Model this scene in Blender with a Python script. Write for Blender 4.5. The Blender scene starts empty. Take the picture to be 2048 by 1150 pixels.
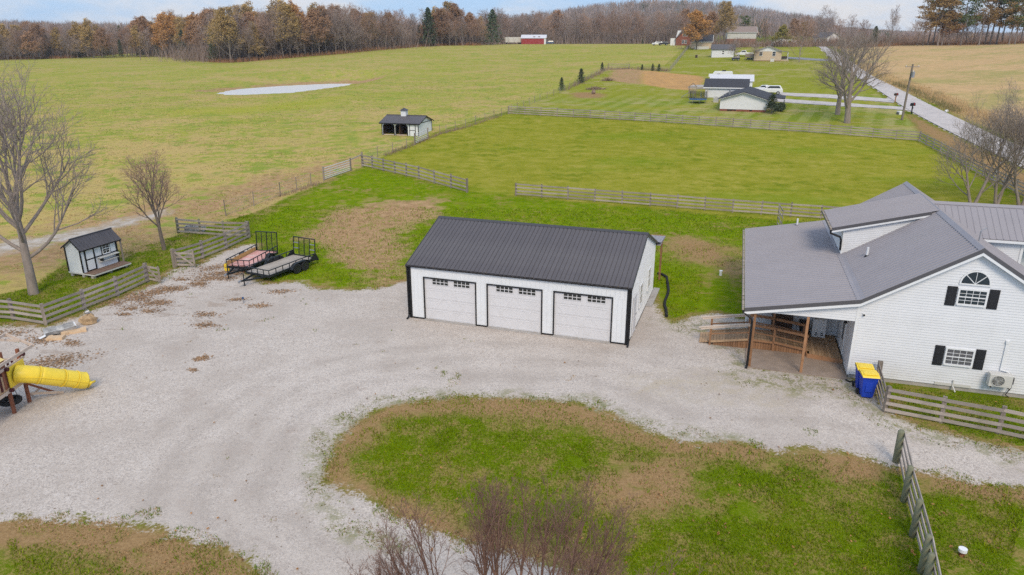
import bpy, math, random
import numpy as np
from mathutils import Vector, Matrix

random.seed(7)
RNG = np.random.default_rng(11)
scene = bpy.context.scene
COL = scene.collection

# ------------------------------------------------------------------ camera
CAM_H = 14.4
PITCH = math.radians(18.87)
FPX = 1430.0                      # focal length in photo pixels (2048 wide)
cam_data = bpy.data.cameras.new("camera")
cam_data.sensor_width = 36.0
cam_data.lens = FPX / 2048.0 * 36.0
cam_data.clip_start = 0.1
cam_data.clip_end = 8000.0
cam = bpy.data.objects.new("camera", cam_data)
COL.objects.link(cam)
cam.location = (0, 0, CAM_H)
cam.rotation_euler = (math.pi / 2 - PITCH, 0, 0)
scene.camera = cam

# ------------------------------------------------------------------ sky, sun, exposure
SUN_EL, SUN_AZ = math.radians(42), math.radians(176)
world = bpy.data.worlds.new("World")
scene.world = world
world.use_nodes = True
wn, wl = world.node_tree.nodes, world.node_tree.links
wn.clear()
w_out = wn.new("ShaderNodeOutputWorld")
w_bg = wn.new("ShaderNodeBackground")
w_bg.inputs["Strength"].default_value = 0.105
w_sky = wn.new("ShaderNodeTexSky")
w_sky.sky_type = 'NISHITA'
w_sky.sun_disc = False
w_sky.sun_elevation = SUN_EL
w_sky.sun_rotation = SUN_AZ
w_sky.air_density = 1.0
w_sky.dust_density = 0.4
w_sky.ozone_density = 1.5
w_tc = wn.new("ShaderNodeTexCoord")
w_map = wn.new("ShaderNodeMapping")
w_map.inputs["Scale"].default_value = (1.0, 1.0, 2.6)
w_noise = wn.new("ShaderNodeTexNoise")
w_noise.inputs["Scale"].default_value = 3.2
w_noise.inputs["Detail"].default_value = 7
w_noise.inputs["Roughness"].default_value = 0.6
w_ramp = wn.new("ShaderNodeMapRange")
w_ramp.interpolation_type = 'SMOOTHSTEP'
w_ramp.inputs["From Min"].default_value = 0.45
w_ramp.inputs["From Max"].default_value = 0.68
w_mix = wn.new("ShaderNodeMix")
w_mix.data_type = 'RGBA'
# broken cloud, brighter towards the zenith as an overcast sky is
w_sep = wn.new("ShaderNodeSeparateXYZ")
w_zen = wn.new("ShaderNodeMapRange")
w_zen.inputs["From Min"].default_value = 0.0
w_zen.inputs["From Max"].default_value = 1.0
w_zen.inputs["To Min"].default_value = 5.3
w_zen.inputs["To Max"].default_value = 13.0
w_white = wn.new("ShaderNodeVectorMath")
w_white.operation = 'SCALE'
w_white.inputs[0].default_value = (1.0, 0.965, 0.94)
w_tint = wn.new("ShaderNodeMix")
w_tint.data_type = 'RGBA'
w_tint.inputs["Factor"].default_value = 0.85
w_tint.inputs["B"].default_value = (2.3, 3.75, 6.0, 1)   # thin blue of a veiled sky
wl.new(w_tc.outputs["Generated"], w_map.inputs["Vector"])
wl.new(w_map.outputs["Vector"], w_noise.inputs["Vector"])
wl.new(w_noise.outputs["Fac"], w_ramp.inputs["Value"])
wl.new(w_ramp.outputs["Result"], w_mix.inputs["Factor"])
wl.new(w_sky.outputs["Color"], w_tint.inputs["A"])
wl.new(w_tint.outputs["Result"], w_mix.inputs["A"])
wl.new(w_tc.outputs["Generated"], w_sep.inputs["Vector"])
wl.new(w_sep.outputs["Z"], w_zen.inputs["Value"])
wl.new(w_zen.outputs["Result"], w_white.inputs["Scale"])
wl.new(w_white.outputs["Vector"], w_mix.inputs["B"])
wl.new(w_mix.outputs["Result"], w_bg.inputs["Color"])
wl.new(w_bg.outputs["Background"], w_out.inputs["Surface"])

sun_data = bpy.data.lights.new("sun", 'SUN')
sun_data.energy = 1.5
sun_data.angle = math.radians(20)
sun_data.color = (1.0, 0.86, 0.67)
sun = bpy.data.objects.new("sun", sun_data)
COL.objects.link(sun)
# the light comes from behind the camera, softly
sun.rotation_euler = (math.pi / 2 - SUN_EL, 0, math.radians(4))

vs = scene.view_settings
vs.view_transform = 'Standard'
vs.look = 'None'
vs.exposure = 0.57
vs.gamma = 1.0
vs.use_curve_mapping = False
scene.cycles.max_bounces = 5
scene.cycles.diffuse_bounces = 3
scene.cycles.glossy_bounces = 2
scene.cycles.transparent_max_bounces = 8
scene.cycles.volume_bounces = 0
scene.cycles.use_denoising = False
scene.cycles.adaptive_threshold = 0.005
scene.cycles.pixel_filter_type = 'BLACKMAN_HARRIS'
scene.cycles.filter_width = 1.5

# ------------------------------------------------------------------ helpers
def smoothstep(a, b, x):
    t = np.clip((x - a) / (b - a), 0, 1)
    return t * t * (3 - 2 * t)

class MB:
    """collects shapes, then links them as ONE mesh object"""
    def __init__(self):
        self.v, self.f = [], []
    def add(self, verts, faces):
        n = len(self.v)
        self.v.extend([tuple(p) for p in verts])
        self.f.extend([tuple(i + n for i in fc) for fc in faces])
        return self
    def box(self, x0, x1, y0, y1, z0, z1):
        return self.add([(x0, y0, z0), (x1, y0, z0), (x1, y1, z0), (x0, y1, z0),
                         (x0, y0, z1), (x1, y0, z1), (x1, y1, z1), (x0, y1, z1)],
                        [(0, 3, 2, 1), (4, 5, 6, 7), (0, 1, 5, 4), (1, 2, 6, 5), (2, 3, 7, 6), (3, 0, 4, 7)])
    def beam(self, p, q, w, h, up=(0, 0, 1)):
        p, q = Vector(p), Vector(q)
        d = (q - p).normalized()
        up = Vector(up)
        s = d.cross(up)
        if s.length < 1e-4:
            s = d.cross(Vector((0, 1, 0)))
        s.normalize()
        u = s.cross(d)
        s, u = s * (w / 2), u * (h / 2)
        vs_ = [p - s - u, p + s - u, p + s + u, p - s + u, q - s - u, q + s - u, q + s + u, q - s + u]
        return self.add(vs_, [(0, 1, 2, 3), (7, 6, 5, 4), (0, 4, 5, 1), (1, 5, 6, 2), (2, 6, 7, 3), (3, 7, 4, 0)])
    def tube(self, pts, r, n=8, cap=True):
        pts = [Vector(p) for p in pts]
        rs = r if isinstance(r, (list, tuple)) else [r] * len(pts)
        vs_, fs = [], []
        ref = None
        for i, p in enumerate(pts):
            d = (pts[min(i + 1, len(pts) - 1)] - pts[max(i - 1, 0)]).normalized()
            if ref is None:
                ref = Vector((0, 0, 1)) if abs(d.z) < 0.9 else Vector((1, 0, 0))
            a = d.cross(ref).normalized()
            b = a.cross(d)
            ref = b
            for k in range(n):
                t = 2 * math.pi * k / n
                vs_.append(p + (a * math.cos(t) + b * math.sin(t)) * rs[i])
        for i in range(len(pts) - 1):
            for k in range(n):
                fs.append((i * n + k, i * n + (k + 1) % n, (i + 1) * n + (k + 1) % n, (i + 1) * n + k))
        if cap:
            fs.append(tuple(range(n - 1, -1, -1)))
            fs.append(tuple((len(pts) - 1) * n + k for k in range(n)))
        return self.add(vs_, fs)
    def cyl(self, c, r, h, n=16, r2=None):
        c = Vector(c)
        return self.tube([c, c + Vector((0, 0, h))], [r, r if r2 is None else r2], n)
    def prism(self, poly, axis, lo, hi):
        """poly: 2-D outline in the plane across `axis` ('x': (y,z), 'y': (x,z), 'z': (x,y))"""
        def P(u, v, w):
            return {'x': (w, u, v), 'y': (u, w, v), 'z': (u, v, w)}[axis]
        n = len(poly)
        vs_ = [P(u, v, lo) for u, v in poly] + [P(u, v, hi) for u, v in poly]
        fs = [tuple(range(n)), tuple(range(2 * n - 1, n - 1, -1))]
        fs += [(i, i + n, (i + 1) % n + n, (i + 1) % n) for i in range(n)]
        return self.add(vs_, fs)
    def build(self, name, m, parent=None, smooth=False, bevel=0.0):
        me = bpy.data.meshes.new(name)
        me.from_pydata(self.v, [], self.f)
        me.update()
        import bmesh
        bm = bmesh.new()
        bm.from_mesh(me)
        bmesh.ops.recalc_face_normals(bm, faces=bm.faces)
        bm.to_mesh(me)
        bm.free()
        if smooth:
            me.polygons.foreach_set("use_smooth", [True] * len(me.polygons))
        me.materials.append(m)
        o = bpy.data.objects.new(name, me)
        COL.objects.link(o)
        if parent is not None:
            o.parent = parent
        if bevel:
            b = o.modifiers.new("bevel", 'BEVEL')
            b.width = bevel
            b.segments = 2
            b.limit_method = 'ANGLE'
        return o

def box(x0, x1, y0, y1, z0, z1): return MB().box(x0, x1, y0, y1, z0, z1)
def beam(p, q, w, h, up=(0, 0, 1)): return MB().beam(p, q, w, h, up)

def tag(o, label=None, cat=None, group=None, kind=None):
    if label: o["label"] = label
    if cat: o["category"] = cat
    if group: o["group"] = group
    if kind: o["kind"] = kind
    return o

def thing(name, label, cat, loc=(0, 0, 0), rz=0.0, group=None):
    o = bpy.data.objects.new(name, None)
    o.empty_display_size = 0.2
    COL.objects.link(o)
    o.location = loc
    o.rotation_euler = (0, 0, rz)
    return tag(o, label, cat, group)

def link_copy(src, parent=None, loc=None, rot=None, scale=None):
    c = src.copy()
    COL.objects.link(c)
    if parent is not None: c.parent = parent
    if loc is not None: c.location = loc
    if rot is not None: c.rotation_euler = rot
    if scale is not None: c.scale = scale
    return c

def copy_tree(root, loc, rz=0.0, label=None, scale=None):
    r = link_copy(root, None, loc, (0, 0, rz), scale)
    if label: r["label"] = label
    for ch in list(root.children):
        c = link_copy(ch, r)
        for g in list(ch.children):
            link_copy(g, c)
    return r

# ------------------------------------------------------------------ materials
def mat(name, color, rough=0.7, metal=0.0, var=0.12, vscale=4.0, bump=0.0, bscale=40.0, stretch=(1, 1, 1), rand=0.0, dirt=None, spec=0.3):
    """plain procedural surface: base colour with soft noise variation, optional bump, per-object variation and dirt blotches"""
    m = bpy.data.materials.new(name)
    m.use_nodes = True
    n, l = m.node_tree.nodes, m.node_tree.links
    b = n["Principled BSDF"]
    b.inputs["Roughness"].default_value = rough
    b.inputs["Metallic"].default_value = metal
    b.inputs["Specular IOR Level"].default_value = spec
    tc = n.new("ShaderNodeTexCoord")
    mp = n.new("ShaderNodeMapping")
    mp.inputs["Scale"].default_value = stretch
    l.new(tc.outputs["Object"], mp.inputs["Vector"])
    nz = n.new("ShaderNodeTexNoise")
    nz.inputs["Scale"].default_value = vscale
    nz.inputs["Detail"].default_value = 6
    nz.inputs["Roughness"].default_value = 0.65
    l.new(mp.outputs["Vector"], nz.inputs["Vector"])
    mr = n.new("ShaderNodeMapRange")
    mr.inputs["From Min"].default_value = 0.3
    mr.inputs["From Max"].default_value = 0.7
    mr.inputs["To Min"].default_value = 1 - var
    mr.inputs["To Max"].default_value = 1 + var
    l.new(nz.outputs["Fac"], mr.inputs["Value"])
    last = mr.outputs["Result"]
    if rand:
        oi = n.new("ShaderNodeObjectInfo")
        m2 = n.new("ShaderNodeMapRange")
        m2.inputs["To Min"].default_value = 1 - rand
        m2.inputs["To Max"].default_value = 1 + rand
        l.new(oi.outputs["Random"], m2.inputs["Value"])
        mu = n.new("ShaderNodeMath"); mu.operation = 'MULTIPLY'
        l.new(last, mu.inputs[0]); l.new(m2.outputs["Result"], mu.inputs[1])
        last = mu.outputs[0]
    mx = n.new("ShaderNodeMix"); mx.data_type = 'RGBA'; mx.blend_type = 'MULTIPLY'
    mx.inputs["Factor"].default_value = 1.0
    mx.inputs["A"].default_value = (*color, 1)
    l.new(last, mx.inputs["B"])
    out = mx.outputs["Result"]
    if dirt:
        dn = n.new("ShaderNodeTexNoise"); dn.inputs["Scale"].default_value = dirt[1]; dn.inputs["Detail"].default_value = 8
        l.new(tc.outputs["Object"], dn.inputs["Vector"])
        dr = n.new("ShaderNodeMapRange"); dr.interpolation_type = 'SMOOTHSTEP'
        dr.inputs["From Min"].default_value = 0.5; dr.inputs["From Max"].default_value = 0.75
        dr.inputs["To Max"].default_value = dirt[2]
        l.new(dn.outputs["Fac"], dr.inputs["Value"])
        dm = n.new("ShaderNodeMix"); dm.data_type = 'RGBA'
        dm.inputs["B"].default_value = (*dirt[0], 1)
        l.new(out, dm.inputs["A"]); l.new(dr.outputs["Result"], dm.inputs["Factor"])
        out = dm.outputs["Result"]
    l.new(out, b.inputs["Base Color"])
    if bump:
        bn = n.new("ShaderNodeTexNoise"); bn.inputs["Scale"].default_value = bscale; bn.inputs["Detail"].default_value = 4
        l.new(mp.outputs["Vector"], bn.inputs["Vector"])
        bp = n.new("ShaderNodeBump"); bp.inputs["Strength"].default_value = bump; bp.inputs["Distance"].default_value = 0.02
        l.new(bn.outputs["Fac"], bp.inputs["Height"]); l.new(bp.outputs["Normal"], b.inputs["Normal"])
    return m

M = dict(
    white_siding=mat("white_siding", (0.72, 0.72, 0.73), 0.5, var=0.035, vscale=1.5, dirt=((0.55, 0.53, 0.5), 0.9, 0.18)),
    white_metal=mat("white_metal", (0.74, 0.75, 0.76), 0.4, var=0.03, vscale=1.2, dirt=((0.55, 0.54, 0.52), 0.8, 0.15)),
    white_trim=mat("white_trim", (0.76, 0.76, 0.76), 0.45, var=0.03),
    door_white=mat("door_white", (0.66, 0.645, 0.65), 0.45, var=0.025, vscale=2, dirt=((0.5, 0.48, 0.45), 1.2, 0.15)),
    black_metal=mat("black_metal", (0.012, 0.012, 0.013), 0.45, var=0.2),
    shutter_black=mat("shutter_black", (0.02, 0.02, 0.023), 0.6, var=0.15),
    charcoal_roof=mat("charcoal_roof", (0.098, 0.088, 0.093), 0.5, var=0.08, vscale=0.9, stretch=(1, 0.35, 1), rand=0.06, dirt=((0.13, 0.12, 0.12), 0.7, 0.35)),
    charcoal_cap=mat("charcoal_cap", (0.06, 0.057, 0.062), 0.45, var=0.08),
    grey_roof=mat("grey_roof", (0.29, 0.268, 0.28), 0.5, var=0.05, vscale=0.7, dirt=((0.3, 0.28, 0.28), 0.5, 0.3)),
    grey_trim=mat("grey_trim", (0.1, 0.095, 0.1), 0.45, var=0.06),
    glass_dark=mat("glass_dark", (0.02, 0.024, 0.022), 0.08, var=0.3, vscale=1.2, spec=0.6),
    glass_grey=mat("glass_grey", (0.12, 0.12, 0.13), 0.12, var=0.2, vscale=1.2, spec=0.6),
    weathered=mat("weathered_wood", (0.35, 0.295, 0.255), 0.85, var=0.28, vscale=9, stretch=(0.12, 1, 1), bump=0.5, bscale=60, rand=0.22, dirt=((0.14, 0.13, 0.1), 2.2, 0.45)),
    weathered_post=mat("weathered_post", (0.26, 0.215, 0.175), 0.9, var=0.3, vscale=9, stretch=(1, 1, 0.15), bump=0.5, bscale=60, rand=0.22, dirt=((0.1, 0.11, 0.07), 2.5, 0.5)),
    green_post=mat("green_treated_post", (0.2, 0.2, 0.13), 0.9, var=0.3, vscale=8, stretch=(1, 1, 0.2), bump=0.5, bscale=60, rand=0.15),
    cedar=mat("orange_treated_wood", (0.31, 0.16, 0.08), 0.75, var=0.2, vscale=8, stretch=(0.4, 0.4, 0.4), rand=0.15),
    deckwood=mat("deck_plank_wood", (0.4, 0.26, 0.15), 0.8, var=0.2, vscale=8, rand=0.2),
    pale_cap=mat("pale_rail_wood", (0.62, 0.5, 0.4), 0.8, var=0.15, vscale=8, rand=0.05),
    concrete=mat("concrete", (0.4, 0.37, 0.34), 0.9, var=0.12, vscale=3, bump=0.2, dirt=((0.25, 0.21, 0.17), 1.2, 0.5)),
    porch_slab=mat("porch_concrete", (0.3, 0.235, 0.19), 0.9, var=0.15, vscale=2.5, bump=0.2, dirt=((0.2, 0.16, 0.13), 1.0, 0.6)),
    yellow=mat("yellow_plastic", (0.84, 0.61, 0.05), 0.4, var=0.06, vscale=2.5, spec=0.4),
    blue=mat("blue_plastic", (0.012, 0.05, 0.42), 0.45, var=0.08, vscale=3),
    rubber=mat("black_rubber", (0.018, 0.018, 0.018), 0.8, var=0.25, vscale=8),
    grey_steel=mat("grey_steel", (0.35, 0.35, 0.36), 0.45, 0.6, var=0.1),
    ac_white=mat("cream_enamel", (0.6, 0.58, 0.54), 0.5, var=0.05),
    bark=mat("bark", (0.17, 0.135, 0.11), 0.95, var=0.3, vscale=6, stretch=(1, 1, 0.3), bump=0.6, bscale=25),
    twig=mat("twig", (0.2, 0.15, 0.125), 0.95, var=0.2),
    red_twig=mat("reddish_twig", (0.2, 0.115, 0.085), 0.95, var=0.25),
)
# ------------------------------------------------------------------ terrain
TCOLS = [
    (-0.75, [(0, 0), (50, 0), (80, 1.2), (120, 2.4), (200, 3.9), (330, 6.4), (500, 8), (900, 18), (1400, 26), (4000, 20)]),
    (-0.42, [(0, 0), (55, 0), (80, 1.1), (110, 2.2), (160, 3.7), (200, 5.0), (250, 7.3), (400, 9), (900, 18), (1400, 24), (4000, 20)]),
    (-0.17, [(0, 0), (58, 0), (75, .8), (105, 2.3), (120, 3.0), (150, 4.2), (200, 6.2), (270, 10.0), (340, 13.0), (400, 13.2), (600, 13), (900, 18), (4000, 20)]),
    (0.0, [(0, 0), (62, 0), (75, .7), (105, 2.6), (120, 3.4), (150, 4.7), (200, 6.4), (270, 9.9), (335, 13.7), (400, 13.7), (600, 13), (900, 18), (4000, 20)]),
    (0.18, [(0, 0), (62, 0), (80, 1.1), (118, 3.3), (150, 4.8), (200, 7.4), (270, 11.2), (335, 13.7), (400, 13.7), (600, 13), (900, 18), (4000, 20)]),
    (0.37, [(0, 0), (65, 0), (90, 1.4), (118, 3.1), (150, 5.0), (212, 8.9), (260, 11.9), (310, 13.6), (400, 13.5), (500, 13), (900, 18), (4000, 20)]),
    (0.56, [(0, 0), (65, 0), (95, 1.35), (120, 3.4), (160, 7.3), (200, 10.9), (250, 13.6), (290, 14.3), (400, 13), (900, 18), (4000, 20)]),
    (0.74, [(0, 0), (65, 0), (85, .8), (105, 2.2), (130, 5.2), (160, 8.6), (200, 12.6), (235, 14.4), (290, 14.4), (400, 12), (900, 18), (4000, 20)]),
]
POND_Z = 3.6
POND_PX = [(432, 187.5), (455, 182), (485, 177.5), (581, 171), (660, 167.6), (705, 167.4), (690, 172), (649, 177.5), (581, 186.5), (495, 190), (455, 190)]

def pix_dir(u, v):
    a, b = (u - 1024) / FPX, -(v - 575) / FPX
    c, s = math.cos(PITCH), math.sin(PITCH)
    return np.array([a, c + b * s, -s + b * c])

def at_z(u, v, z):
    r = pix_dir(u, v)
    t = (z - CAM_H) / r[2]
    return (r[0] * t, r[1] * t)

def at_depth(u, v, Y):
    r = pix_dir(u, v)
    t = Y / r[1]
    return Vector((r[0] * t, Y, CAM_H + r[2] * t))

POND = np.array([at_z(u, v, POND_Z) for u, v in POND_PX])

def sdist(px, py, poly):
    """signed distance to a polygon, positive inside"""
    px, py = np.asarray(px, float), np.asarray(py, float)
    d2 = np.full(px.shape, 1e18)
    inside = np.zeros(px.shape, bool)
    n = len(poly)
    for i in range(n):
        ax, ay = poly[i]
        bx, by = poly[(i + 1) % n]
        ex, ey = bx - ax, by - ay
        wx, wy = px - ax, py - ay
        t = np.clip((wx * ex + wy * ey) / (ex * ex + ey * ey + 1e-12), 0, 1)
        d2 = np.minimum(d2, (wx - ex * t) ** 2 + (wy - ey * t) ** 2)
        c = ((ay > py) != (by > py)) & (px < ex * (py - ay) / (ey if abs(ey) > 1e-12 else 1e-12) + ax)
        inside ^= c
    d = np.sqrt(d2)
    return np.where(inside, d, -d)

def terrain(x, y):
    x, y = np.asarray(x, float), np.maximum(np.asarray(y, float), 0.5)
    t = x / y
    # each side view column is a height profile; blend between them
    tk = np.array([c[0] for c in TCOLS])
    prof = []
    for _, pts in TCOLS:
        py = np.array([p[0] for p in pts], float)
        pz = np.array([p[1] for p in pts], float)
        acc = 0
        offs = (-0.09, -0.06, -0.03, 0, 0.03, 0.06, 0.09)
        for o in offs:
            acc = acc + np.interp(y * (1 + o), py, pz)
        prof.append(acc / len(offs))
    prof = np.array(prof)
    tc = np.clip(t, tk[0], tk[-1] - 1e-9)
    i = np.clip(np.searchsorted(tk, tc, side='right') - 1, 0, len(tk) - 2)
    w = (tc - tk[i]) / (tk[i + 1] - tk[i])
    w = w * w * (3 - 2 * w)
    idx = np.indices(i.shape) if i.ndim else None
    flat = prof.reshape(len(tk), -1)
    fi, fw = i.reshape(-1), w.reshape(-1)
    ar = np.arange(fi.size)
    z = (flat[fi, ar] * (1 - fw) + flat[fi + 1, ar] * fw).reshape(i.shape)
    # wooded hill on the skyline
    z = z + 40 * np.exp(-((t - 0.2) / 0.21) ** 2 - ((y - 1120) / 330) ** 2)
    z = z + 10 * np.exp(-((t + 0.8) / 0.2) ** 2 - ((y - 900) / 250) ** 2)
    far = smoothstep(55, 140, y)
    z = z + far * (0.35 * np.sin(x * 0.043 + 1.3) * np.sin(y * 0.037 + 0.4) + 0.18 * np.sin(x * 0.11 + y * 0.07)) * np.clip((300 - y) / 150, 0.15, 1)
    # pond basin
    near_pond = (np.abs(x + 55) < 80) & (np.abs(y - 165) < 70)
    if np.any(near_pond):
        sd = np.full(x.shape, -1e3)
        sd[near_pond] = sdist(x[near_pond], y[near_pond], POND) if x.ndim else sdist(x, y, POND)
        bank = smoothstep(-16, -1.0, sd)
        mid_y = np.interp(x, [POND[0][0], POND[5][0]], [POND[0][1] + 2, POND[5][1] + 2])
        rim = POND_Z + 0.12 + np.clip(-sd, 0, 20) * np.where(y > mid_y, 0.075, 0.012)
        z = z * (1 - bank) + np.where(sd > 0, POND_Z - 0.15 - np.minimum(sd, 3) * 0.2, rim) * bank
    return z

def ground(u, v):
    """the point of the terrain that a sight line from the camera first meets"""
    r = pix_dir(u, v)
    ys = np.geomspace(6, 1500, 1500)
    t = ys / r[1]
    zz = CAM_H + r[2] * t
    tz = terrain(r[0] * t, ys)
    hit = np.nonzero(zz <= tz)[0]
    if len(hit) == 0:
        k = int(np.argmin(zz - tz))
        return Vector((r[0] * t[k], ys[k], float(tz[k])))
    k = hit[0]
    if k > 0:
        d0, d1 = zz[k - 1] - tz[k - 1], tz[k] - zz[k]
        w = d0 / (d0 + d1 + 1e-9)
        y = ys[k - 1] * (1 - w) + ys[k] * w
    else:
        y = ys[0]
    x = r[0] / r[1] * y
    return Vector((x, y, float(terrain(np.array([x]), np.array([y]))[0])))

def tz(x, y):
    return float(terrain(np.array([x]), np.array([y]))[0])

def gpoly(px):
    return np.array([tuple(ground(u, v)[:2]) for u, v in px])

# ------------------------------------------------------------------ what grows and lies where (outlines on the ground)
ZP = dict(
    gravel=[(-500, 1060), (0, 1036), (60, 1040), (150, 1036), (250, 1046), (330, 1060), (420, 1088), (490, 1112), (530, 1135), (560, 1170), (600, 1320),
            (1420, 1320), (1290, 1190), (1100, 1132), (950, 1092), (850, 1062), (780, 1030), (740, 1003), (690, 978), (642, 965), (650, 930), (672, 880), (720, 835), (780, 810), (850, 798), (950, 793),
            (1050, 797), (1150, 803), (1235, 830), (1290, 860), (1380, 885), (1470, 880), (1515, 892), (1550, 904), (1600, 890), (1700, 905), (1780, 930),
            (1850, 945), (1950, 967), (2048, 972), (2600, 1060), (2700, 1000), (2048, 905), (1930, 878), (1830, 850), (1770, 826), (1755, 790), (1697, 757), (1500, 735), (1490, 640),
            (1440, 628), (1400, 630), (1345, 648), (1325, 636), (1308, 606), (1300, 585), (1200, 560), (900, 540), (816, 562), (760, 577), (700, 581), (625, 577),
            (600, 563), (530, 569), (492, 552), (505, 500), (515, 488), (480, 492), (440, 507), (400, 531), (350, 537), (325, 562), (230, 603), (160, 632), (95, 655), (0, 650), (-500, 640)],
    road=[(1629, 91), (1641, 97), (1656, 111), (1694, 143), (1735, 168), (1775, 193), (1816, 221), (1850, 239), (1882, 256), (1922, 276), (1969, 298), (2007, 315), (2048, 337), (2500, 560),
          (2560, 420), (2048, 298), (1985, 270), (1938, 248), (1888, 224), (1838, 199), (1788, 174), (1750, 157), (1710, 129), (1675, 107), (1650, 93)],
    drive=[(1555, 184.5), (1640, 188), (1700, 192), (1750, 196), (1790, 199), (1787, 206), (1750, 202.5), (1690, 199), (1640, 195), (1555, 190)],
    drive2=[(1545, 196), (1560, 197), (1640, 203), (1700, 207), (1760, 212), (1815, 214), (1822, 222), (1790, 219), (1700, 213.5), (1640, 210), (1548, 203)],
    drive3=[(1560, 113.5), (1600, 115), (1650, 118.5), (1665, 119), (1665, 122.5), (1640, 121.5), (1600, 119), (1560, 116.5)],
    orange=[(1282, 143), (1300, 141), (1340, 146), (1400, 152), (1410, 160), (1400, 172), (1378, 181), (1330, 176), (1283, 168)],
    garden=[(1228, 139), (1262, 137), (1292, 141), (1284, 168), (1232, 164), (1215, 155)],
    bare=[(1140, 186), (1170, 184), (1210, 188), (1205, 196), (1150, 196)],
    hay=[(1660, 84), (1660, 92), (1690, 105), (1740, 140), (1800, 165), (1860, 195), (1905, 212), (1960, 240), (2048, 280), (2600, 480), (2600, 60), (1660, 60)],
    verge=[(1812, 226), (1850, 243), (1900, 268), (1990, 312), (2048, 341), (2200, 420), (2200, 480), (2048, 390), (1960, 335), (1880, 285), (1838, 262)],
    strawbank=[(1690, 135), (1770, 172), (1820, 188), (1880, 210), (1925, 240), (1990, 262), (2048, 290), (2048, 262), (1960, 225), (1900, 190), (1820, 163), (1760, 145), (1710, 120)],
    paddock=[(727, 333), (830, 282), (880, 262), (1018, 227), (1300, 243), (1838, 281), (1920, 330), (2048, 420), (2200, 500), (1690, 445), (1555, 441), (1032, 392), (935, 383)],
    neighbour=[(1018, 213), (1120, 178), (1215, 137), (1330, 131), (1372, 94), (1640, 93), (1700, 150), (1800, 218), (1838, 262), (1838, 281), (1300, 243)],
    backlawn=[(505, 448), (640, 375), (727, 333), (935, 383), (1032, 392), (1555, 441), (1690, 445), (1600, 620), (1340, 650), (816, 565), (620, 590), (500, 545)],
    dirtpatch=[(606, 472), (640, 438), (690, 412), (770, 398), (860, 398), (882, 416), (855, 440), (810, 462), (800, 490), (815, 530), (810, 570), (760, 578), (720, 560), (690, 530), (650, 505), (620, 490)],
    dirtpatch2=[(1310, 470), (1400, 474), (1490, 492), (1500, 565), (1440, 560), (1390, 530), (1330, 520)],
    dirtband=[(-400, 470), (0, 470), (150, 440), (240, 420), (330, 395), (450, 368), (560, 345), (650, 325), (725, 305), (735, 325), (640, 366), (560, 400), (505, 432), (440, 452), (350, 452), (340, 470), (250, 510), (120, 545), (0, 560), (-400, 600)],
    limestone=[(-200, 520), (0, 484), (80, 475), (160, 458), (240, 440), (300, 428), (335, 418), (332, 428), (270, 446), (170, 474), (70, 497), (0, 508), (-200, 560)],
    bankpond=[(385, 184), (440, 176), (520, 170), (600, 164), (690, 160), (770, 152), (760, 158), (705, 167), (600, 171), (485, 178), (420, 186)],
    yellowpatch=[(330, 218), (450, 215), (560, 205), (690, 192), (640, 212), (480, 228), (340, 232)],
    islanddry=[(650, 965), (655, 900), (690, 850), (760, 815), (860, 795), (1000, 790), (1150, 800), (1240, 830), (1310, 865), (1400, 885), (1470, 880), (1540, 905), (1510, 935),
               (1460, 915), (1400, 925), (1330, 915), (1240, 880), (1150, 855), (1050, 840), (950, 830), (850, 832), (780, 840), (745, 880), (700, 920), (690, 975)],
    islanddry2=[(1150, 960), (1230, 935), (1330, 900), (1400, 905), (1385, 960), (1390, 1010), (1330, 1025), (1230, 1030), (1160, 995)],
    islanddry3=[(1560, 900), (1700, 905), (1790, 935), (1760, 960), (1690, 975), (1620, 930), (1570, 925)],
    islanddry4=[(1850, 945), (2048, 972), (2300, 1010), (2300, 1060), (2048, 1010), (1960, 995), (1850, 985)],
    islanddry5=[(690, 975), (740, 1003), (780, 1030), (850, 1062), (950, 1092), (1100, 1132), (1250, 1165), (1210, 1110), (1080, 1085), (930, 1045), (800, 990), (730, 960)],
    leftdry=[(-300, 1030), (0, 1030), (150, 1030), (250, 1040), (330, 1054), (420, 1082), (490, 1106), (570, 1170), (620, 1320), (420, 1260), (380, 1180), (230, 1150), (200, 1125), (120, 1112), (60, 1106), (0, 1100), (-300, 1100)],
    weeds=[(600, 900), (630, 870), (680, 830), (740, 800), (830, 785), (1000, 782), (1200, 795), (1290, 835), (1400, 862), (1500, 875), (1480, 890), (1290, 862), (1150, 806), (950, 797), (780, 815), (690, 865), (655, 930), (650, 985), (720, 1040), (850, 1100), (800, 1110), (660, 1060), (620, 980)],
    weeds2=[(1300, 640), (1400, 640), (1490, 650), (1500, 740), (1690, 757), (1760, 820), (1930, 878), (2048, 905), (2048, 930), (1900, 895), (1760, 850), (1690, 800), (1480, 770), (1430, 690)],
    leafspots=[(180, 640), (330, 560), (420, 525), (500, 545), (480, 600), (420, 680), (330, 640), (250, 650), (120, 740), (60, 740), (40, 690), (100, 660)],
    graydirt=[(1250, 760), (1330, 740), (1500, 745), (1600, 775), (1560, 820), (1400, 800), (1280, 790)],
)
ZW = {k: gpoly(v) for k, v in ZP.items()}
ZSOFT = dict(gravel=.75, road=.35, drive=.6, drive2=.6, drive3=.8, orange=2.5, garden=2.5, bare=2, hay=2.5, verge=1.6, strawbank=2.5, paddock=1.2, neighbour=1.2, backlawn=1.5,
             dirtpatch=3.2, dirtpatch2=3, dirtband=5, limestone=2.2, bankpond=3, yellowpatch=6, islanddry=1.1, islanddry2=1.4, islanddry3=.9, islanddry4=.8, islanddry5=.8,
             leftdry=.9, weeds=1.2, weeds2=1.5, leafspots=1.5, graydirt=1.5)

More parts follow.
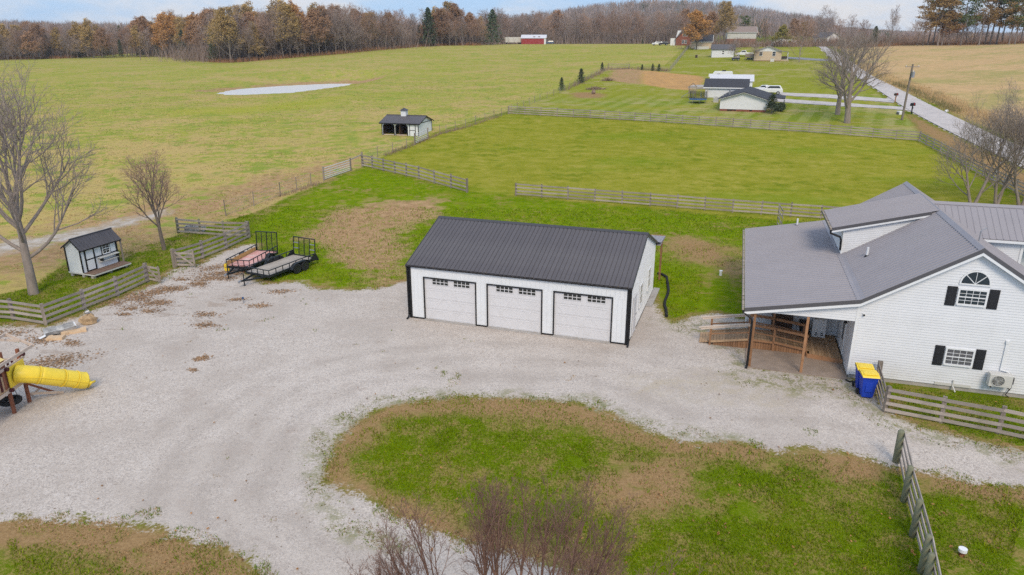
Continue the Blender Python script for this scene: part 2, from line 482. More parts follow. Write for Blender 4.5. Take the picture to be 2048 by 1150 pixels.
def zone(x, y, k):
    """0..1, 0.5 on the outline"""
    return np.clip(0.5 + 0.5 * sdist(x, y, ZW[k]) / ZSOFT[k], 0, 1)

def zone_masks(x, y):
    z = {k: zone(x, y, k) for k in ZP}
    d = {}
    d["gravel"] = z["gravel"]
    d["road"] = np.maximum.reduce([z["road"], z["drive"], z["drive2"]])
    d["asphalt"] = z["drive3"]
    d["dry"] = np.maximum.reduce([z[k] for k in ("islanddry", "islanddry2", "islanddry3", "islanddry4", "islanddry5", "leftdry", "bare", "verge")] + [0.75 * z["dirtpatch2"]])
    d["dry"] = np.maximum(d["dry"], 0.55 * np.clip(z["gravel"] * 6, 0, 1) * (y < 60))
    d["soil"] = np.maximum.reduce([z["dirtpatch"], 0.7 * z["dirtpatch2"], 0.8 * z["dirtband"], z["bankpond"], z["garden"]])
    d["orange"] = z["orange"]
    d["lime"] = z["limestone"]
    d["hay"] = z["hay"]
    d["straw"] = z["strawbank"]
    d["paddock"] = z["paddock"]
    d["mown"] = z["neighbour"]
    d["lush"] = z["backlawn"]
    d["yellow"] = z["yellowpatch"]
    d["weeds"] = np.maximum(z["weeds"], z["weeds2"])
    d["leaves"] = z["leafspots"]
    d["bare"] = z["graydirt"]
    d["lane"] = np.clip(-sdist(x, y, ISLAND) / 12.0, 0, 1)
    near_lawn = np.clip(0.5 - 0.5 * (y - 58) / 6 - 0.0, 0, 1)       # yard lawn round the camera
    left_pasture = np.clip(0.5 + 0.5 * sdist(x, y, PASTURE) / 1.0, 0, 1)
    d["pasture"] = left_pasture
    return d

ISLAND = gpoly([(642, 965), (650, 930), (672, 880), (720, 835), (780, 810), (850, 798), (950, 793), (1050, 797), (1150, 803), (1235, 830), (1290, 860), (1380, 885), (1470, 880), (1515, 892), (1600, 890), (1780, 930), (2048, 972), (2600, 1060), (2600, 1500), (1290, 1190), (1100, 1132), (950, 1092), (850, 1062), (780, 1030), (690, 978)])
PASTURE = gpoly([(-900, 700), (0, 590), (60, 575), (150, 515), (250, 500), (360, 470), (440, 445), (510, 425), (640, 366), (727, 333), (830, 282), (880, 262), (1018, 222), (1120, 178), (1215, 137), (1330, 131), (1370, 96)])
PASTURE = np.vstack([PASTURE, [(140, 600), (-1500, 600), (-1500, 40)]])

# ------------------------------------------------------------------ ground material: colours by zone, broken up by noise
def ground_material():
    m = bpy.data.materials.new("ground_cover")
    m.use_nodes = True
    n, l = m.node_tree.nodes, m.node_tree.links
    b = n["Principled BSDF"]
    b.inputs["Roughness"].default_value = 0.95
    b.inputs["Specular IOR Level"].default_value = 0.0
    geo = n.new("ShaderNodeNewGeometry")
    def noise(scale, detail=5, rough=0.6, stretch=None, rot=0):
        nz = n.new("ShaderNodeTexNoise")
        nz.inputs["Scale"].default_value = scale
        nz.inputs["Detail"].default_value = detail
        nz.inputs["Roughness"].default_value = rough
        src = geo.outputs["Position"]
        if stretch:
            mp = n.new("ShaderNodeMapping"); mp.inputs["Scale"].default_value = stretch; mp.inputs["Rotation"].default_value = (0, 0, rot)
            l.new(src, mp.inputs["Vector"]); src = mp.outputs["Vector"]
        l.new(src, nz.inputs["Vector"])
        return nz.outputs["Fac"]
    def ramp(v, a, c, lo=0.0, hi=1.0, smooth=True):
        r = n.new("ShaderNodeMapRange")
        if smooth: r.interpolation_type = 'SMOOTHSTEP'
        r.inputs["From Min"].default_value = a; r.inputs["From Max"].default_value = c
        r.inputs["To Min"].default_value = lo; r.inputs["To Max"].default_value = hi
        l.new(v, r.inputs["Value"]); return r.outputs["Result"]
    def math_(op, a, c, d=None):
        k = n.new("ShaderNodeMath"); k.operation = op
        for i, s in enumerate((a, c) + ((d,) if d is not None else ())):
            if isinstance(s, (int, float)): k.inputs[i].default_value = s
            else: l.new(s, k.inputs[i])
        return k.outputs[0]
    def mix(a, c, f):
        k = n.new("ShaderNodeMix"); k.data_type = 'RGBA'
        for nm, s in (("A", a), ("B", c)):
            if isinstance(s, tuple): k.inputs[nm].default_value = (*s, 1)
            else: l.new(s, k.inputs[nm])
        if isinstance(f, (int, float)): k.inputs["Factor"].default_value = f
        else: l.new(f, k.inputs["Factor"])
        return k.outputs["Result"]
    def attr(k):
        a = n.new("ShaderNodeAttribute"); a.attribute_name = "z_" + k
        return a.outputs["Fac"]
    def edge(k, nz, amp=0.9, width=0.18):
        """ragged zone: outline shifted by noise"""
        s = math_('ADD', attr(k), math_('MULTIPLY', math_('SUBTRACT', nz, 0.5), amp))
        return ramp(s, 0.5 - width, 0.5 + width)
    fine = noise(9.0, 6, 0.75)
    vfine = noise(38.0, 4, 0.8)
    mid = noise(1.5, 6, 0.68)
    mid2 = noise(0.62, 7, 0.66)
    broad = noise(0.16, 6, 0.62)
    broad2 = noise(0.045, 6, 0.6, (1, 2.2, 1), 0.25)
    broad3 = noise(0.1, 6, 0.66, (1, 1.8, 1), 0.9)
    streak = noise(0.62, 9, 0.74, (0.75, 1.25, 1), 0.1)
    tracks = noise(0.55, 4, 0.6, (0.16, 1.4, 1), 0.28)
    sx0 = n.new("ShaderNodeSeparateXYZ"); l.new(geo.outputs["Position"], sx0.inputs["Vector"])
    # yard lawn
    lawn = mix((0.085, 0.135, 0.003), (0.15, 0.205, 0.006), ramp(fine, 0.3, 0.7))
    lawn = mix(lawn, (0.03, 0.055, 0.004), ramp(vfine, 0.52, 0.72, 0, 0.6))
    thatch = mix((0.25, 0.15, 0.07), (0.385, 0.25, 0.122), ramp(fine, 0.3, 0.7))
    thatch = mix(thatch, (0.13, 0.078, 0.03), ramp(vfine, 0.5, 0.72, 0, 0.6))
    lawn = mix(lawn, mix(thatch, (0.3, 0.235, 0.06), 0.4), ramp(math_('ADD', math_('ADD', math_('MULTIPLY', mid2, 0.6), math_('MULTIPLY', mid, 0.4)), math_('MULTIPLY', math_('SUBTRACT', fine, 0.5), 0.5)), 0.46, 0.6, 0, 0.75))
    lawn = mix(lawn, (0.15, 0.2, 0.012), ramp(broad, 0.55, 0.75, 0, 0.4))
    col = lawn
    # back lawn: strong green
    lush = mix((0.105, 0.17, 0.003), (0.19, 0.26, 0.006), ramp(mid, 0.3, 0.7))
    lush = mix(lush, (0.06, 0.1, 0.004), ramp(fine, 0.5, 0.75, 0, 0.6))
    lush = mix(lush, (0.22, 0.21, 0.03), ramp(mid2, 0.47, 0.66, 0, 0.7))
    lush = mix(lush, thatch, ramp(math_('ADD', math_('MULTIPLY', mid, 0.5), math_('MULTIPLY', broad, 0.5)), 0.52, 0.62, 0, 0.6))
    lush = mix(lush, thatch, ramp(math_('ADD', broad, math_('MULTIPLY', math_('SUBTRACT', mid, 0.5), 0.6)), 0.56, 0.74, 0, 0.55))
    col = mix(col, lush, edge("lush", mid))
    # pasture
    past = mix((0.38, 0.335, 0.08), (0.265, 0.29, 0.05), ramp(math_('ADD', math_('MULTIPLY', broad, 0.5), math_('MULTIPLY', streak, 0.5)), 0.4, 0.6))
    past = mix(past, (0.27, 0.3, 0.03), math_('MULTIPLY', ramp(broad3, 0.5, 0.62), ramp(streak, 0.4, 0.6, 0.15, 0.75)))
    past = mix(past, (0.16, 0.225, 0.04), ramp(streak, 0.5, 0.66, 0, 0.55))
    past = mix(past, (0.44, 0.32, 0.135), ramp(math_('ADD', math_('ADD', math_('MULTIPLY', broad2, 0.6), math_('MULTIPLY', broad, 0.4)), math_('MULTIPLY', math_('SUBTRACT', streak, 0.5), 1.1)), 0.47, 0.59, 0, 0.8))
    patch = math_('ADD', math_('MULTIPLY', mid2, 0.55), math_('MULTIPLY', broad, 0.45))
    past = mix(past, (0.47, 0.345, 0.135), ramp(math_('ADD', patch, math_('MULTIPLY', ramp(sx0.outputs["Y"], 70, 165, 0.06, -0.07, False), 1.0)), 0.5, 0.56, 0, 0.7))
    past = mix(past, (0.19, 0.26, 0.04), ramp(patch, 0.5, 0.4, 0, 0.75))
    past = mix(past, (0.17, 0.14, 0.065), math_('MULTIPLY', ramp(mid, 0.5, 0.64, 0, 0.6), ramp(mid2, 0.42, 0.6)))
    past = mix(past, (0.31, 0.325, 0.03), math_('MULTIPLY', edge("yellow", broad, 0.9, 0.4), ramp(streak, 0.35, 0.6, 0.2, 0.8)))
    col = mix(col, past, edge("pasture", mid))
    # mown paddock with faint passes
    padd = mix((0.215, 0.222, 0.018), (0.3, 0.278, 0.04), ramp(streak, 0.36, 0.64))
    padd = mix(padd, (0.12, 0.15, 0.01), ramp(math_('ADD', math_('MULTIPLY', fine, 0.5), math_('MULTIPLY', mid, 0.5)), 0.5, 0.7, 0, 0.6))
    padd = mix(padd, (0.36, 0.3, 0.075), ramp(math_('ADD', math_('MULTIPLY', mid2, 0.6), math_('MULTIPLY', streak, 0.4)), 0.52, 0.64, 0, 0.6))
    padd = mix(padd, (0.11, 0.16, 0.006), ramp(patch, 0.48, 0.38, 0, 0.6))
    padd = mix(padd, (0.14, 0.22, 0.008), ramp(broad2, 0.5, 0.7, 0, 0.5))
    col = mix(col, padd, edge("paddock", mid, 0.6))
    # neighbour's striped lawn
    wv = n.new("ShaderNodeTexWave"); wv.wave_type = 'BANDS'; wv.bands_direction = 'X'
    wv.inputs["Scale"].default_value = 0.105; wv.inputs["Distortion"].default_value = 0.6; wv.inputs["Detail"].default_value = 2; wv.inputs["Detail Scale"].default_value = 0.4
    mpw = n.new("ShaderNodeMapping"); mpw.inputs["Rotation"].default_value = (0, 0, math.radians(28))
    l.new(geo.outputs["Position"], mpw.inputs["Vector"]); l.new(mpw.outputs["Vector"], wv.inputs["Vector"])
    sx = n.new("ShaderNodeSeparateXYZ"); l.new(geo.outputs["Position"], sx.inputs["Vector"])
    stripes = math_('MULTIPLY', ramp(wv.outputs["Fac"], 0.25, 0.75), ramp(sx.outputs["Y"], 175, 130, 0.0, 1.0))
    mown = mix((0.175, 0.225, 0.025), (0.26, 0.285, 0.075), math_('MULTIPLY', stripes, ramp(mid2, 0.25, 0.6, 0.45, 1.0)))
    mown = mix(mown, (0.27, 0.26, 0.03), math_('MAXIMUM', ramp(broad3, 0.46, 0.6, 0, 0.7), ramp(sx.outputs["Y"], 132, 150, 0.0, 0.6)))
    mown = mix(mown, (0.38, 0.31, 0.14), ramp(math_('ADD', math_('ADD', math_('MULTIPLY', broad2, 0.5), math_('MULTIPLY', broad, 0.5)), math_('MULTIPLY', math_('SUBTRACT', streak, 0.5), 0.9)), 0.48, 0.62, 0, 0.75))
    mown = mix(mown, (0.13, 0.19, 0.02), ramp(mid, 0.55, 0.8, 0, 0.4))
    col = mix(col, mown, edge("mown", mid, 0.6))
    # hay field across the road
    hay = mix((0.54, 0.36, 0.185), (0.43, 0.295, 0.15), ramp(streak, 0.35, 0.65))
    hay = mix(hay, (0.3, 0.28, 0.095), ramp(math_('ADD', math_('MULTIPLY', broad2, 0.6), math_('MULTIPLY', streak, 0.4)), 0.46, 0.6, 0, 0.75))
    hay = mix(hay, (0.56, 0.38, 0.2), ramp(math_('ADD', broad, math_('MULTIPLY', math_('SUBTRACT', streak, 0.5), 0.7)), 0.53, 0.7, 0, 0.7))
    col = mix(col, hay, edge("hay", mid, 0.8))
    col = mix(col, mix((0.5, 0.33, 0.15), (0.16, 0.14, 0.06), ramp(mid2, 0.45, 0.65)), math_('MULTIPLY', edge("straw", mid2, 1.0, 0.3), 0.85))
    # soil, thatch, bare ground
    soil = mix((0.31, 0.19, 0.098), (0.45, 0.295, 0.16), ramp(mid, 0.3, 0.7))
    soil = mix(soil, (0.17, 0.105, 0.05), ramp(fine, 0.52, 0.75, 0, 0.5))
    soil = mix(soil, (0.19, 0.23, 0.025), ramp(mid2, 0.52, 0.68, 0, 0.7))
    col = mix(col, soil, edge("soil", math_('ADD', math_('MULTIPLY', mid2, 0.6), math_('MULTIPLY', broad, 0.4)), 2.6, 0.2))
    dryc = mix(thatch, (0.15, 0.17, 0.02), ramp(mid, 0.52, 0.7, 0, 0.7))
    col = mix(col, dryc, edge("dry", math_('ADD', math_('MULTIPLY', mid, 0.6), math_('MULTIPLY', mid2, 0.4)), 1.25, 0.3))
    col = mix(col, mix((0.52, 0.3, 0.12), (0.4, 0.24, 0.11), ramp(mid2, 0.35, 0.65)), edge("orange", mid2, 0.9, 0.2))
    col = mix(col, mix((0.5, 0.45, 0.4), (0.36, 0.29, 0.21), ramp(mid, 0.35, 0.65)), edge("lime", mid2, 1.1, 0.2))
    # gravel: pale stones, darker gaps, brown leaf litter, weeds by the edges
    vo = n.new("ShaderNodeTexVoronoi"); vo.inputs["Scale"].default_value = 24.0
    l.new(geo.outputs["Position"], vo.inputs["Vector"])
    stone = n.new("ShaderNodeSeparateColor"); l.new(vo.outputs["Color"], stone.inputs["Color"])
    grav = mix((0.385, 0.33, 0.288), (0.665, 0.585, 0.515), ramp(stone.outputs["Red"], 0.0, 1.0, smooth=False))
    grav = mix(grav, (0.2, 0.165, 0.15), ramp(stone.outputs["Green"], 0.86, 0.97, 0, 0.75))
    vo2 = n.new("ShaderNodeTexVoronoi"); vo2.inputs["Scale"].default_value = 11.0
    l.new(geo.outputs["Position"], vo2.inputs["Vector"])
    st2 = n.new("ShaderNodeSeparateColor"); l.new(vo2.outputs["Color"], st2.inputs["Color"])
    grav = mix(grav, (0.68, 0.62, 0.58), ramp(st2.outputs["Green"], 0.9, 0.97, 0, 0.45))
    grav = mix(grav, (0.26, 0.215, 0.195), ramp(st2.outputs["Red"], 0.92, 0.98, 0, 0.5))
    grav = mix(grav, (0.545, 0.48, 0.42), 0.3)
    grav = mix(grav, (0.41, 0.35, 0.3), ramp(math_('ADD', math_('MULTIPLY', broad, 0.7), math_('MULTIPLY', mid2, 0.3)), 0.42, 0.6, 0, 0.6))
    lane = math_('ADD', math_('MULTIPLY', attr("lane"), 12.0), math_('MULTIPLY', math_('SUBTRACT', broad, 0.5), 2.6))
    rut = math_('SINE', math_('MULTIPLY', lane, 3.6), 0.0)
    near_lane = math_('MULTIPLY', ramp(lane, 0.6, 1.6), ramp(lane, 8.5, 5.5))
    grav = mix(grav, (0.37, 0.318, 0.275), math_('MULTIPLY', math_('MULTIPLY', ramp(rut, 0.35, 0.95), near_lane), ramp(mid2, 0.3, 0.6, 0.03, 0.3)))
    grav = mix(grav, (0.6, 0.53, 0.465), math_('MULTIPLY', math_('MULTIPLY', ramp(rut, -0.3, -0.95), near_lane), 0.2))
    grav = mix(grav, (0.39, 0.33, 0.285), ramp(tracks, 0.52, 0.66, 0, 0.22))
    grav = mix(grav, (0.38, 0.3, 0.25), ramp(math_('ADD', mid2, math_('MULTIPLY', math_('SUBTRACT', vfine, 0.5), 0.5)), 0.56, 0.78, 0, 0.5))
    grav = mix(grav, (0.45, 0.38, 0.29), math_('MULTIPLY', edge("bare", mid2, 1.0, 0.3), ramp(mid, 0.4, 0.65, 0.1, 0.8)))
    speck = math_('MULTIPLY', ramp(noise(3.2, 3, 0.8), 0.63, 0.68), ramp(fine, 0.45, 0.55))
    grav = mix(grav, (0.13, 0.085, 0.05), math_('MULTIPLY', speck, 0.75))
    leafy = math_('MULTIPLY', math_('MULTIPLY', edge("leaves", mid2, 0.8, 0.2), 0.3), ramp(math_('ADD', noise(0.8, 3, 0.55, (1, 1.9, 1), 0.5), math_('MULTIPLY', math_('SUBTRACT', fine, 0.5), 0.35)), 0.575, 0.625))
    grav = mix(grav, mix((0.16, 0.095, 0.055), (0.27, 0.17, 0.1), ramp(fine, 0.35, 0.65)), leafy)
    weed = math_('MULTIPLY', edge("weeds", mid2, 0.9, 0.25), ramp(math_('ADD', mid, math_('MULTIPLY', math_('SUBTRACT', fine, 0.5), 0.9)), 0.47, 0.58))
    grav = mix(grav, mix((0.12, 0.155, 0.03), (0.24, 0.215, 0.09), ramp(fine, 0.4, 0.6)), math_('MULTIPLY', weed, 0.75))
    col = mix(col, grav, edge("gravel", math_('ADD', math_('MULTIPLY', mid, 0.5), math_('MULTIPLY', fine, 0.5)), 2.6, 0.1))
    # roads
    rd = mix((0.46, 0.42, 0.4), (0.54, 0.495, 0.47), ramp(noise(0.9, 5, 0.6), 0.35, 0.65))
    rd = mix(rd, (0.36, 0.33, 0.315), ramp(noise(0.35, 6, 0.7, (1, 0.12, 1), -0.65), 0.52, 0.68, 0, 0.45))
    col = mix(col, rd, edge("road", mid, 0.35, 0.12))
    col = mix(col, (0.25, 0.255, 0.28), edge("asphalt", mid, 0.3, 0.15))
    l.new(col, b.inputs["Base Color"])
    bp = n.new("ShaderNodeBump"); bp.inputs["Strength"].default_value = 0.55; bp.inputs["Distance"].default_value = 0.05
    h = math_('ADD', math_('MULTIPLY', fine, 0.6), math_('MULTIPLY', vfine, 0.4))
    l.new(h, bp.inputs["Height"]); l.new(bp.outputs["Normal"], b.inputs["Normal"])
    return m

M["ground"] = ground_material()

def build_ground():
    rows = [5.0]
    while rows[-1] < 1900:
        rows.append(rows[-1] * 1.0098 if rows[-1] < 420 else rows[-1] * 1.03)
    ys = np.array(rows)
    ts = np.linspace(-1.25, 1.25, 330)
    X = ts[None, :] * ys[:, None]
    Y = np.repeat(ys[:, None], len(ts), 1)
    x, y = X.ravel(), Y.ravel()
    z = terrain(x, y)
    masks = zone_masks(x, y)
    nr, nc = len(ys), len(ts)
    ii = np.arange(nr * nc).reshape(nr, nc)
    quads = np.stack([ii[:-1, :-1], ii[:-1, 1:], ii[1:, 1:], ii[1:, :-1]], -1).reshape(-1, 4)
    def fm(k): return masks[k][quads].mean(1)
    owner = np.zeros(len(quads), int)             # 0 lawn
    names = ["lawn", "pasture", "paddock", "neighbour_lawn", "hay_field", "gravel_yard", "road", "bare_dirt", "driveway"]
    owner[fm("pasture") > .5] = 1
    owner[fm("paddock") > .5] = 2
    owner[fm("mown") > .5] = 3
    owner[fm("hay") > .5] = 4
    owner[fm("gravel") > .5] = 5
    owner[fm("orange") > .5] = 7
    xyz = np.stack([x, y, z], 1)
    for k, nm in enumerate(names):
        q = quads[owner == k]
        if not len(q): continue
        used, inv = np.unique(q, return_inverse=True)
        q2 = inv.reshape(-1, 4)
        me = bpy.data.meshes.new(nm)
        me.vertices.add(len(used)); me.vertices.foreach_set("co", xyz[used].ravel())
        me.loops.add(q2.size); me.loops.foreach_set("vertex_index", q2.ravel())
        me.polygons.add(len(q2)); me.polygons.foreach_set("loop_start", np.arange(0, q2.size, 4))
        me.polygons.foreach_set("use_smooth", np.ones(len(q2), bool))
        me.update(calc_edges=True)
        for key, arr in masks.items():
            a = me.attributes.new("z_" + key, 'FLOAT', 'POINT')
            a.data.foreach_set("value", arr[used].astype(np.float32))
        me.materials.append(M["ground"])
        o = bpy.data.objects.new(nm, me)
        COL.objects.link(o)
        o["kind"] = "structure"
build_ground()

def ribbon(name, left_px, right_px, attr_name, lift, n=160):
    """a road laid as its own sheet on the terrain between two edge lines"""
    def resample(px):
        p = gpoly(px)
        d = np.concatenate([[0], np.cumsum(np.hypot(*np.diff(p, axis=0).T))])
        s = np.linspace(0, d[-1], n)
        q = np.stack([np.interp(s, d, p[:, 0]), np.interp(s, d, p[:, 1])], 1)
        k = 5
        qp = np.pad(q, ((k, k), (0, 0)), 'edge')
        sm = np.stack([np.convolve(qp[:, c], np.ones(2 * k + 1) / (2 * k + 1), 'valid') for c in (0, 1)], 1)
        sm[0], sm[-1] = q[0], q[-1]
        return sm
    a, b = resample(left_px), resample(right_px)
    m = 6
    V, F = [], []
    for i in range(n):
        for j in range(m + 1):
            w = j / m
            x, y = a[i] * (1 - w) + b[i] * w
            V.append((x, y, 0))
    V = np.array(V)
    V[:, 2] = terrain(V[:, 0], V[:, 1]) + lift
    for i in range(n - 1):
        for j in range(m): F.append((i * (m + 1) + j, i * (m + 1) + j + 1, (i + 1) * (m + 1) + j + 1, (i + 1) * (m + 1) + j))
    me = bpy.data.meshes.new(name)
    me.from_pydata(V.tolist(), [], F)
    at = me.attributes.new("z_" + attr_name, 'FLOAT', 'POINT')
    at.data.foreach_set("value", np.ones(len(V), np.float32))
    me.materials.append(M["ground"])
    o = bpy.data.objects.new(name, me)
    COL.objects.link(o)
    o["kind"] = "structure"
RD = ZP["road"]
ribbon("road", RD[:14], RD[14:][::-1], "road", .09)
DR = ZP["drive"]
ribbon("driveway", DR[:6], DR[6:][::-1], "road", .05, 60)
DR = ZP["drive2"]
ribbon("driveway", DR[:7], DR[7:][::-1], "road", .05, 60)
DR = ZP["drive3"]
ribbon("driveway", DR[:5], DR[5:][::-1], "asphalt", .05, 60)

# pond
def pond():
    m = bpy.data.materials.new("pond_water"); m.use_nodes = True
    n, l = m.node_tree.nodes, m.node_tree.links
    b = n["Principled BSDF"]
    b.inputs["Base Color"].default_value = (0.66, 0.63, 0.6, 1)  # pale base colour stands in for the bright sky reflected on the water
    b.inputs["Roughness"].default_value = 0.35
    b.inputs["Specular IOR Level"].default_value = 0.3
    nz = n.new("ShaderNodeTexNoise"); nz.inputs["Scale"].default_value = 1.6
    bp = n.new("ShaderNodeBump"); bp.inputs["Strength"].default_value = 0.5; bp.inputs["Distance"].default_value = 0.12
    geo = n.new("ShaderNodeNewGeometry")
    l.new(geo.outputs["Position"], nz.inputs["Vector"]); l.new(nz.outputs["Fac"], bp.inputs["Height"]); l.new(bp.outputs["Normal"], b.inputs["Normal"])
    c = POND.mean(0)
    pts = [(c[0] + (p[0] - c[0]) * 1.06, c[1] + (p[1] - c[1]) * 1.06, POND_Z) for p in POND]
    mb = MB(); mb.add(pts, [tuple(range(len(pts)))])
    o = mb.build("pond", m)
    o["kind"] = "structure"
pond()
# ------------------------------------------------------------------ sheet goods
def ribbed(mb, o, u, v, U, V, pitch, rib=0.02, ribw=0.05, first=0.0, normal=None, groove=0.0):
    """ribbed metal sheet: ribs run along v, repeat along u"""
    o, u, v = Vector(o), Vector(u).normalized(), Vector(v).normalized()
    nn = normal if normal is not None else u.cross(v).normalized()
    xs, x = [(0, 0)], first
    while x < U - ribw * 1.2:
        if x > 1e-6: xs.append((x, 0))
        xs += [(x + ribw * .3, rib), (x + ribw * .7, rib), (x + ribw, 0)]
        if groove and x + ribw + .09 < U: xs += [(x + ribw + .012, -groove), (x + ribw + .058, -groove), (x + ribw + .07, 0)]
        x += pitch
    xs.append((U, 0))
    vs_ = [o + u * a + nn * h for a, h in xs] + [o + u * a + nn * h + v * V for a, h in xs]
    k = len(xs)
    mb.add(vs_, [(i, i + 1, k + i + 1, k + i) for i in range(k - 1)])
    return mb

def lap(mb, o, u, outline, course=0.115, lip=0.014, z0=None, z1=None, normal=None):
    """lapped boards on a vertical wall. outline(z) -> (s0, s1) extent along u"""
    o, u = Vector(o), Vector(u).normalized()
    nn = normal if normal is not None else u.cross(Vector((0, 0, 1)))
    z = z0
    up = Vector((0, 0, 1))
    while z < z1 - 1e-4:
        zt = min(z + course, z1)
        a0, a1 = outline(z)
        b0, b1 = outline(zt)
        if a1 - a0 > 0.01:
            p = [o + u * a0 + up * z + nn * lip, o + u * a1 + up * z + nn * lip, o + u * max(b1, b0) + up * zt, o + u * min(b0, b1) + up * zt,
                 o + u * a0 + up * z, o + u * a1 + up * z]
            mb.add(p, [(0, 1, 2, 3), (4, 5, 1, 0)])
        z = zt
    return mb

def window(parent, cx, y, z0, z1, w, cols, rows, frame_m, glass_m, name="window", fw=0.05, split=True):
    """double-hung window on a wall facing -y (local), proud of the wall"""
    f = MB()
    x0, x1 = cx - w / 2, cx + w / 2
    f.box(x0 - fw, x0, y - 0.05, y, z0 - fw, z1 + fw)
    f.box(x1, x1 + fw, y - 0.05, y, z0 - fw, z1 + fw)
    f.box(x0, x1, y - 0.05, y, z1, z1 + fw)
    f.box(x0 - .03, x1 + .03, y - 0.075, y - 0.001, z0 - fw - .01, z0)
    zm = (z0 + z1) / 2
    if split:
        f.box(x0, x1, y - 0.04, y - 0.02, zm - .022, zm + .022)
    for i in range(1, cols):
        xx = x0 + w * i / cols
        f.box(xx - .009, xx + .009, y - 0.034, y - 0.022, z0, zm - .022 if split else z1)
        if split: f.box(xx - .009, xx + .009, y - 0.034, y - 0.022, zm + .022, z1)
    half = [(z0, zm), (zm, z1)] if split else [(z0, z1)]
    for (a, b) in half:
        for j in range(1, rows):
            zz = a + (b - a) * j / rows
            f.box(x0, x1, y - 0.0325, y - 0.0225, zz - .009, zz + .009)
    fo = f.build(name, frame_m, parent)
    for (a, b) in half:
        box(x0, x1, y - 0.02, y - 0.004, a + (.001 if a == z0 else 0), b - .001).build("pane", glass_m, fo)
    return fo

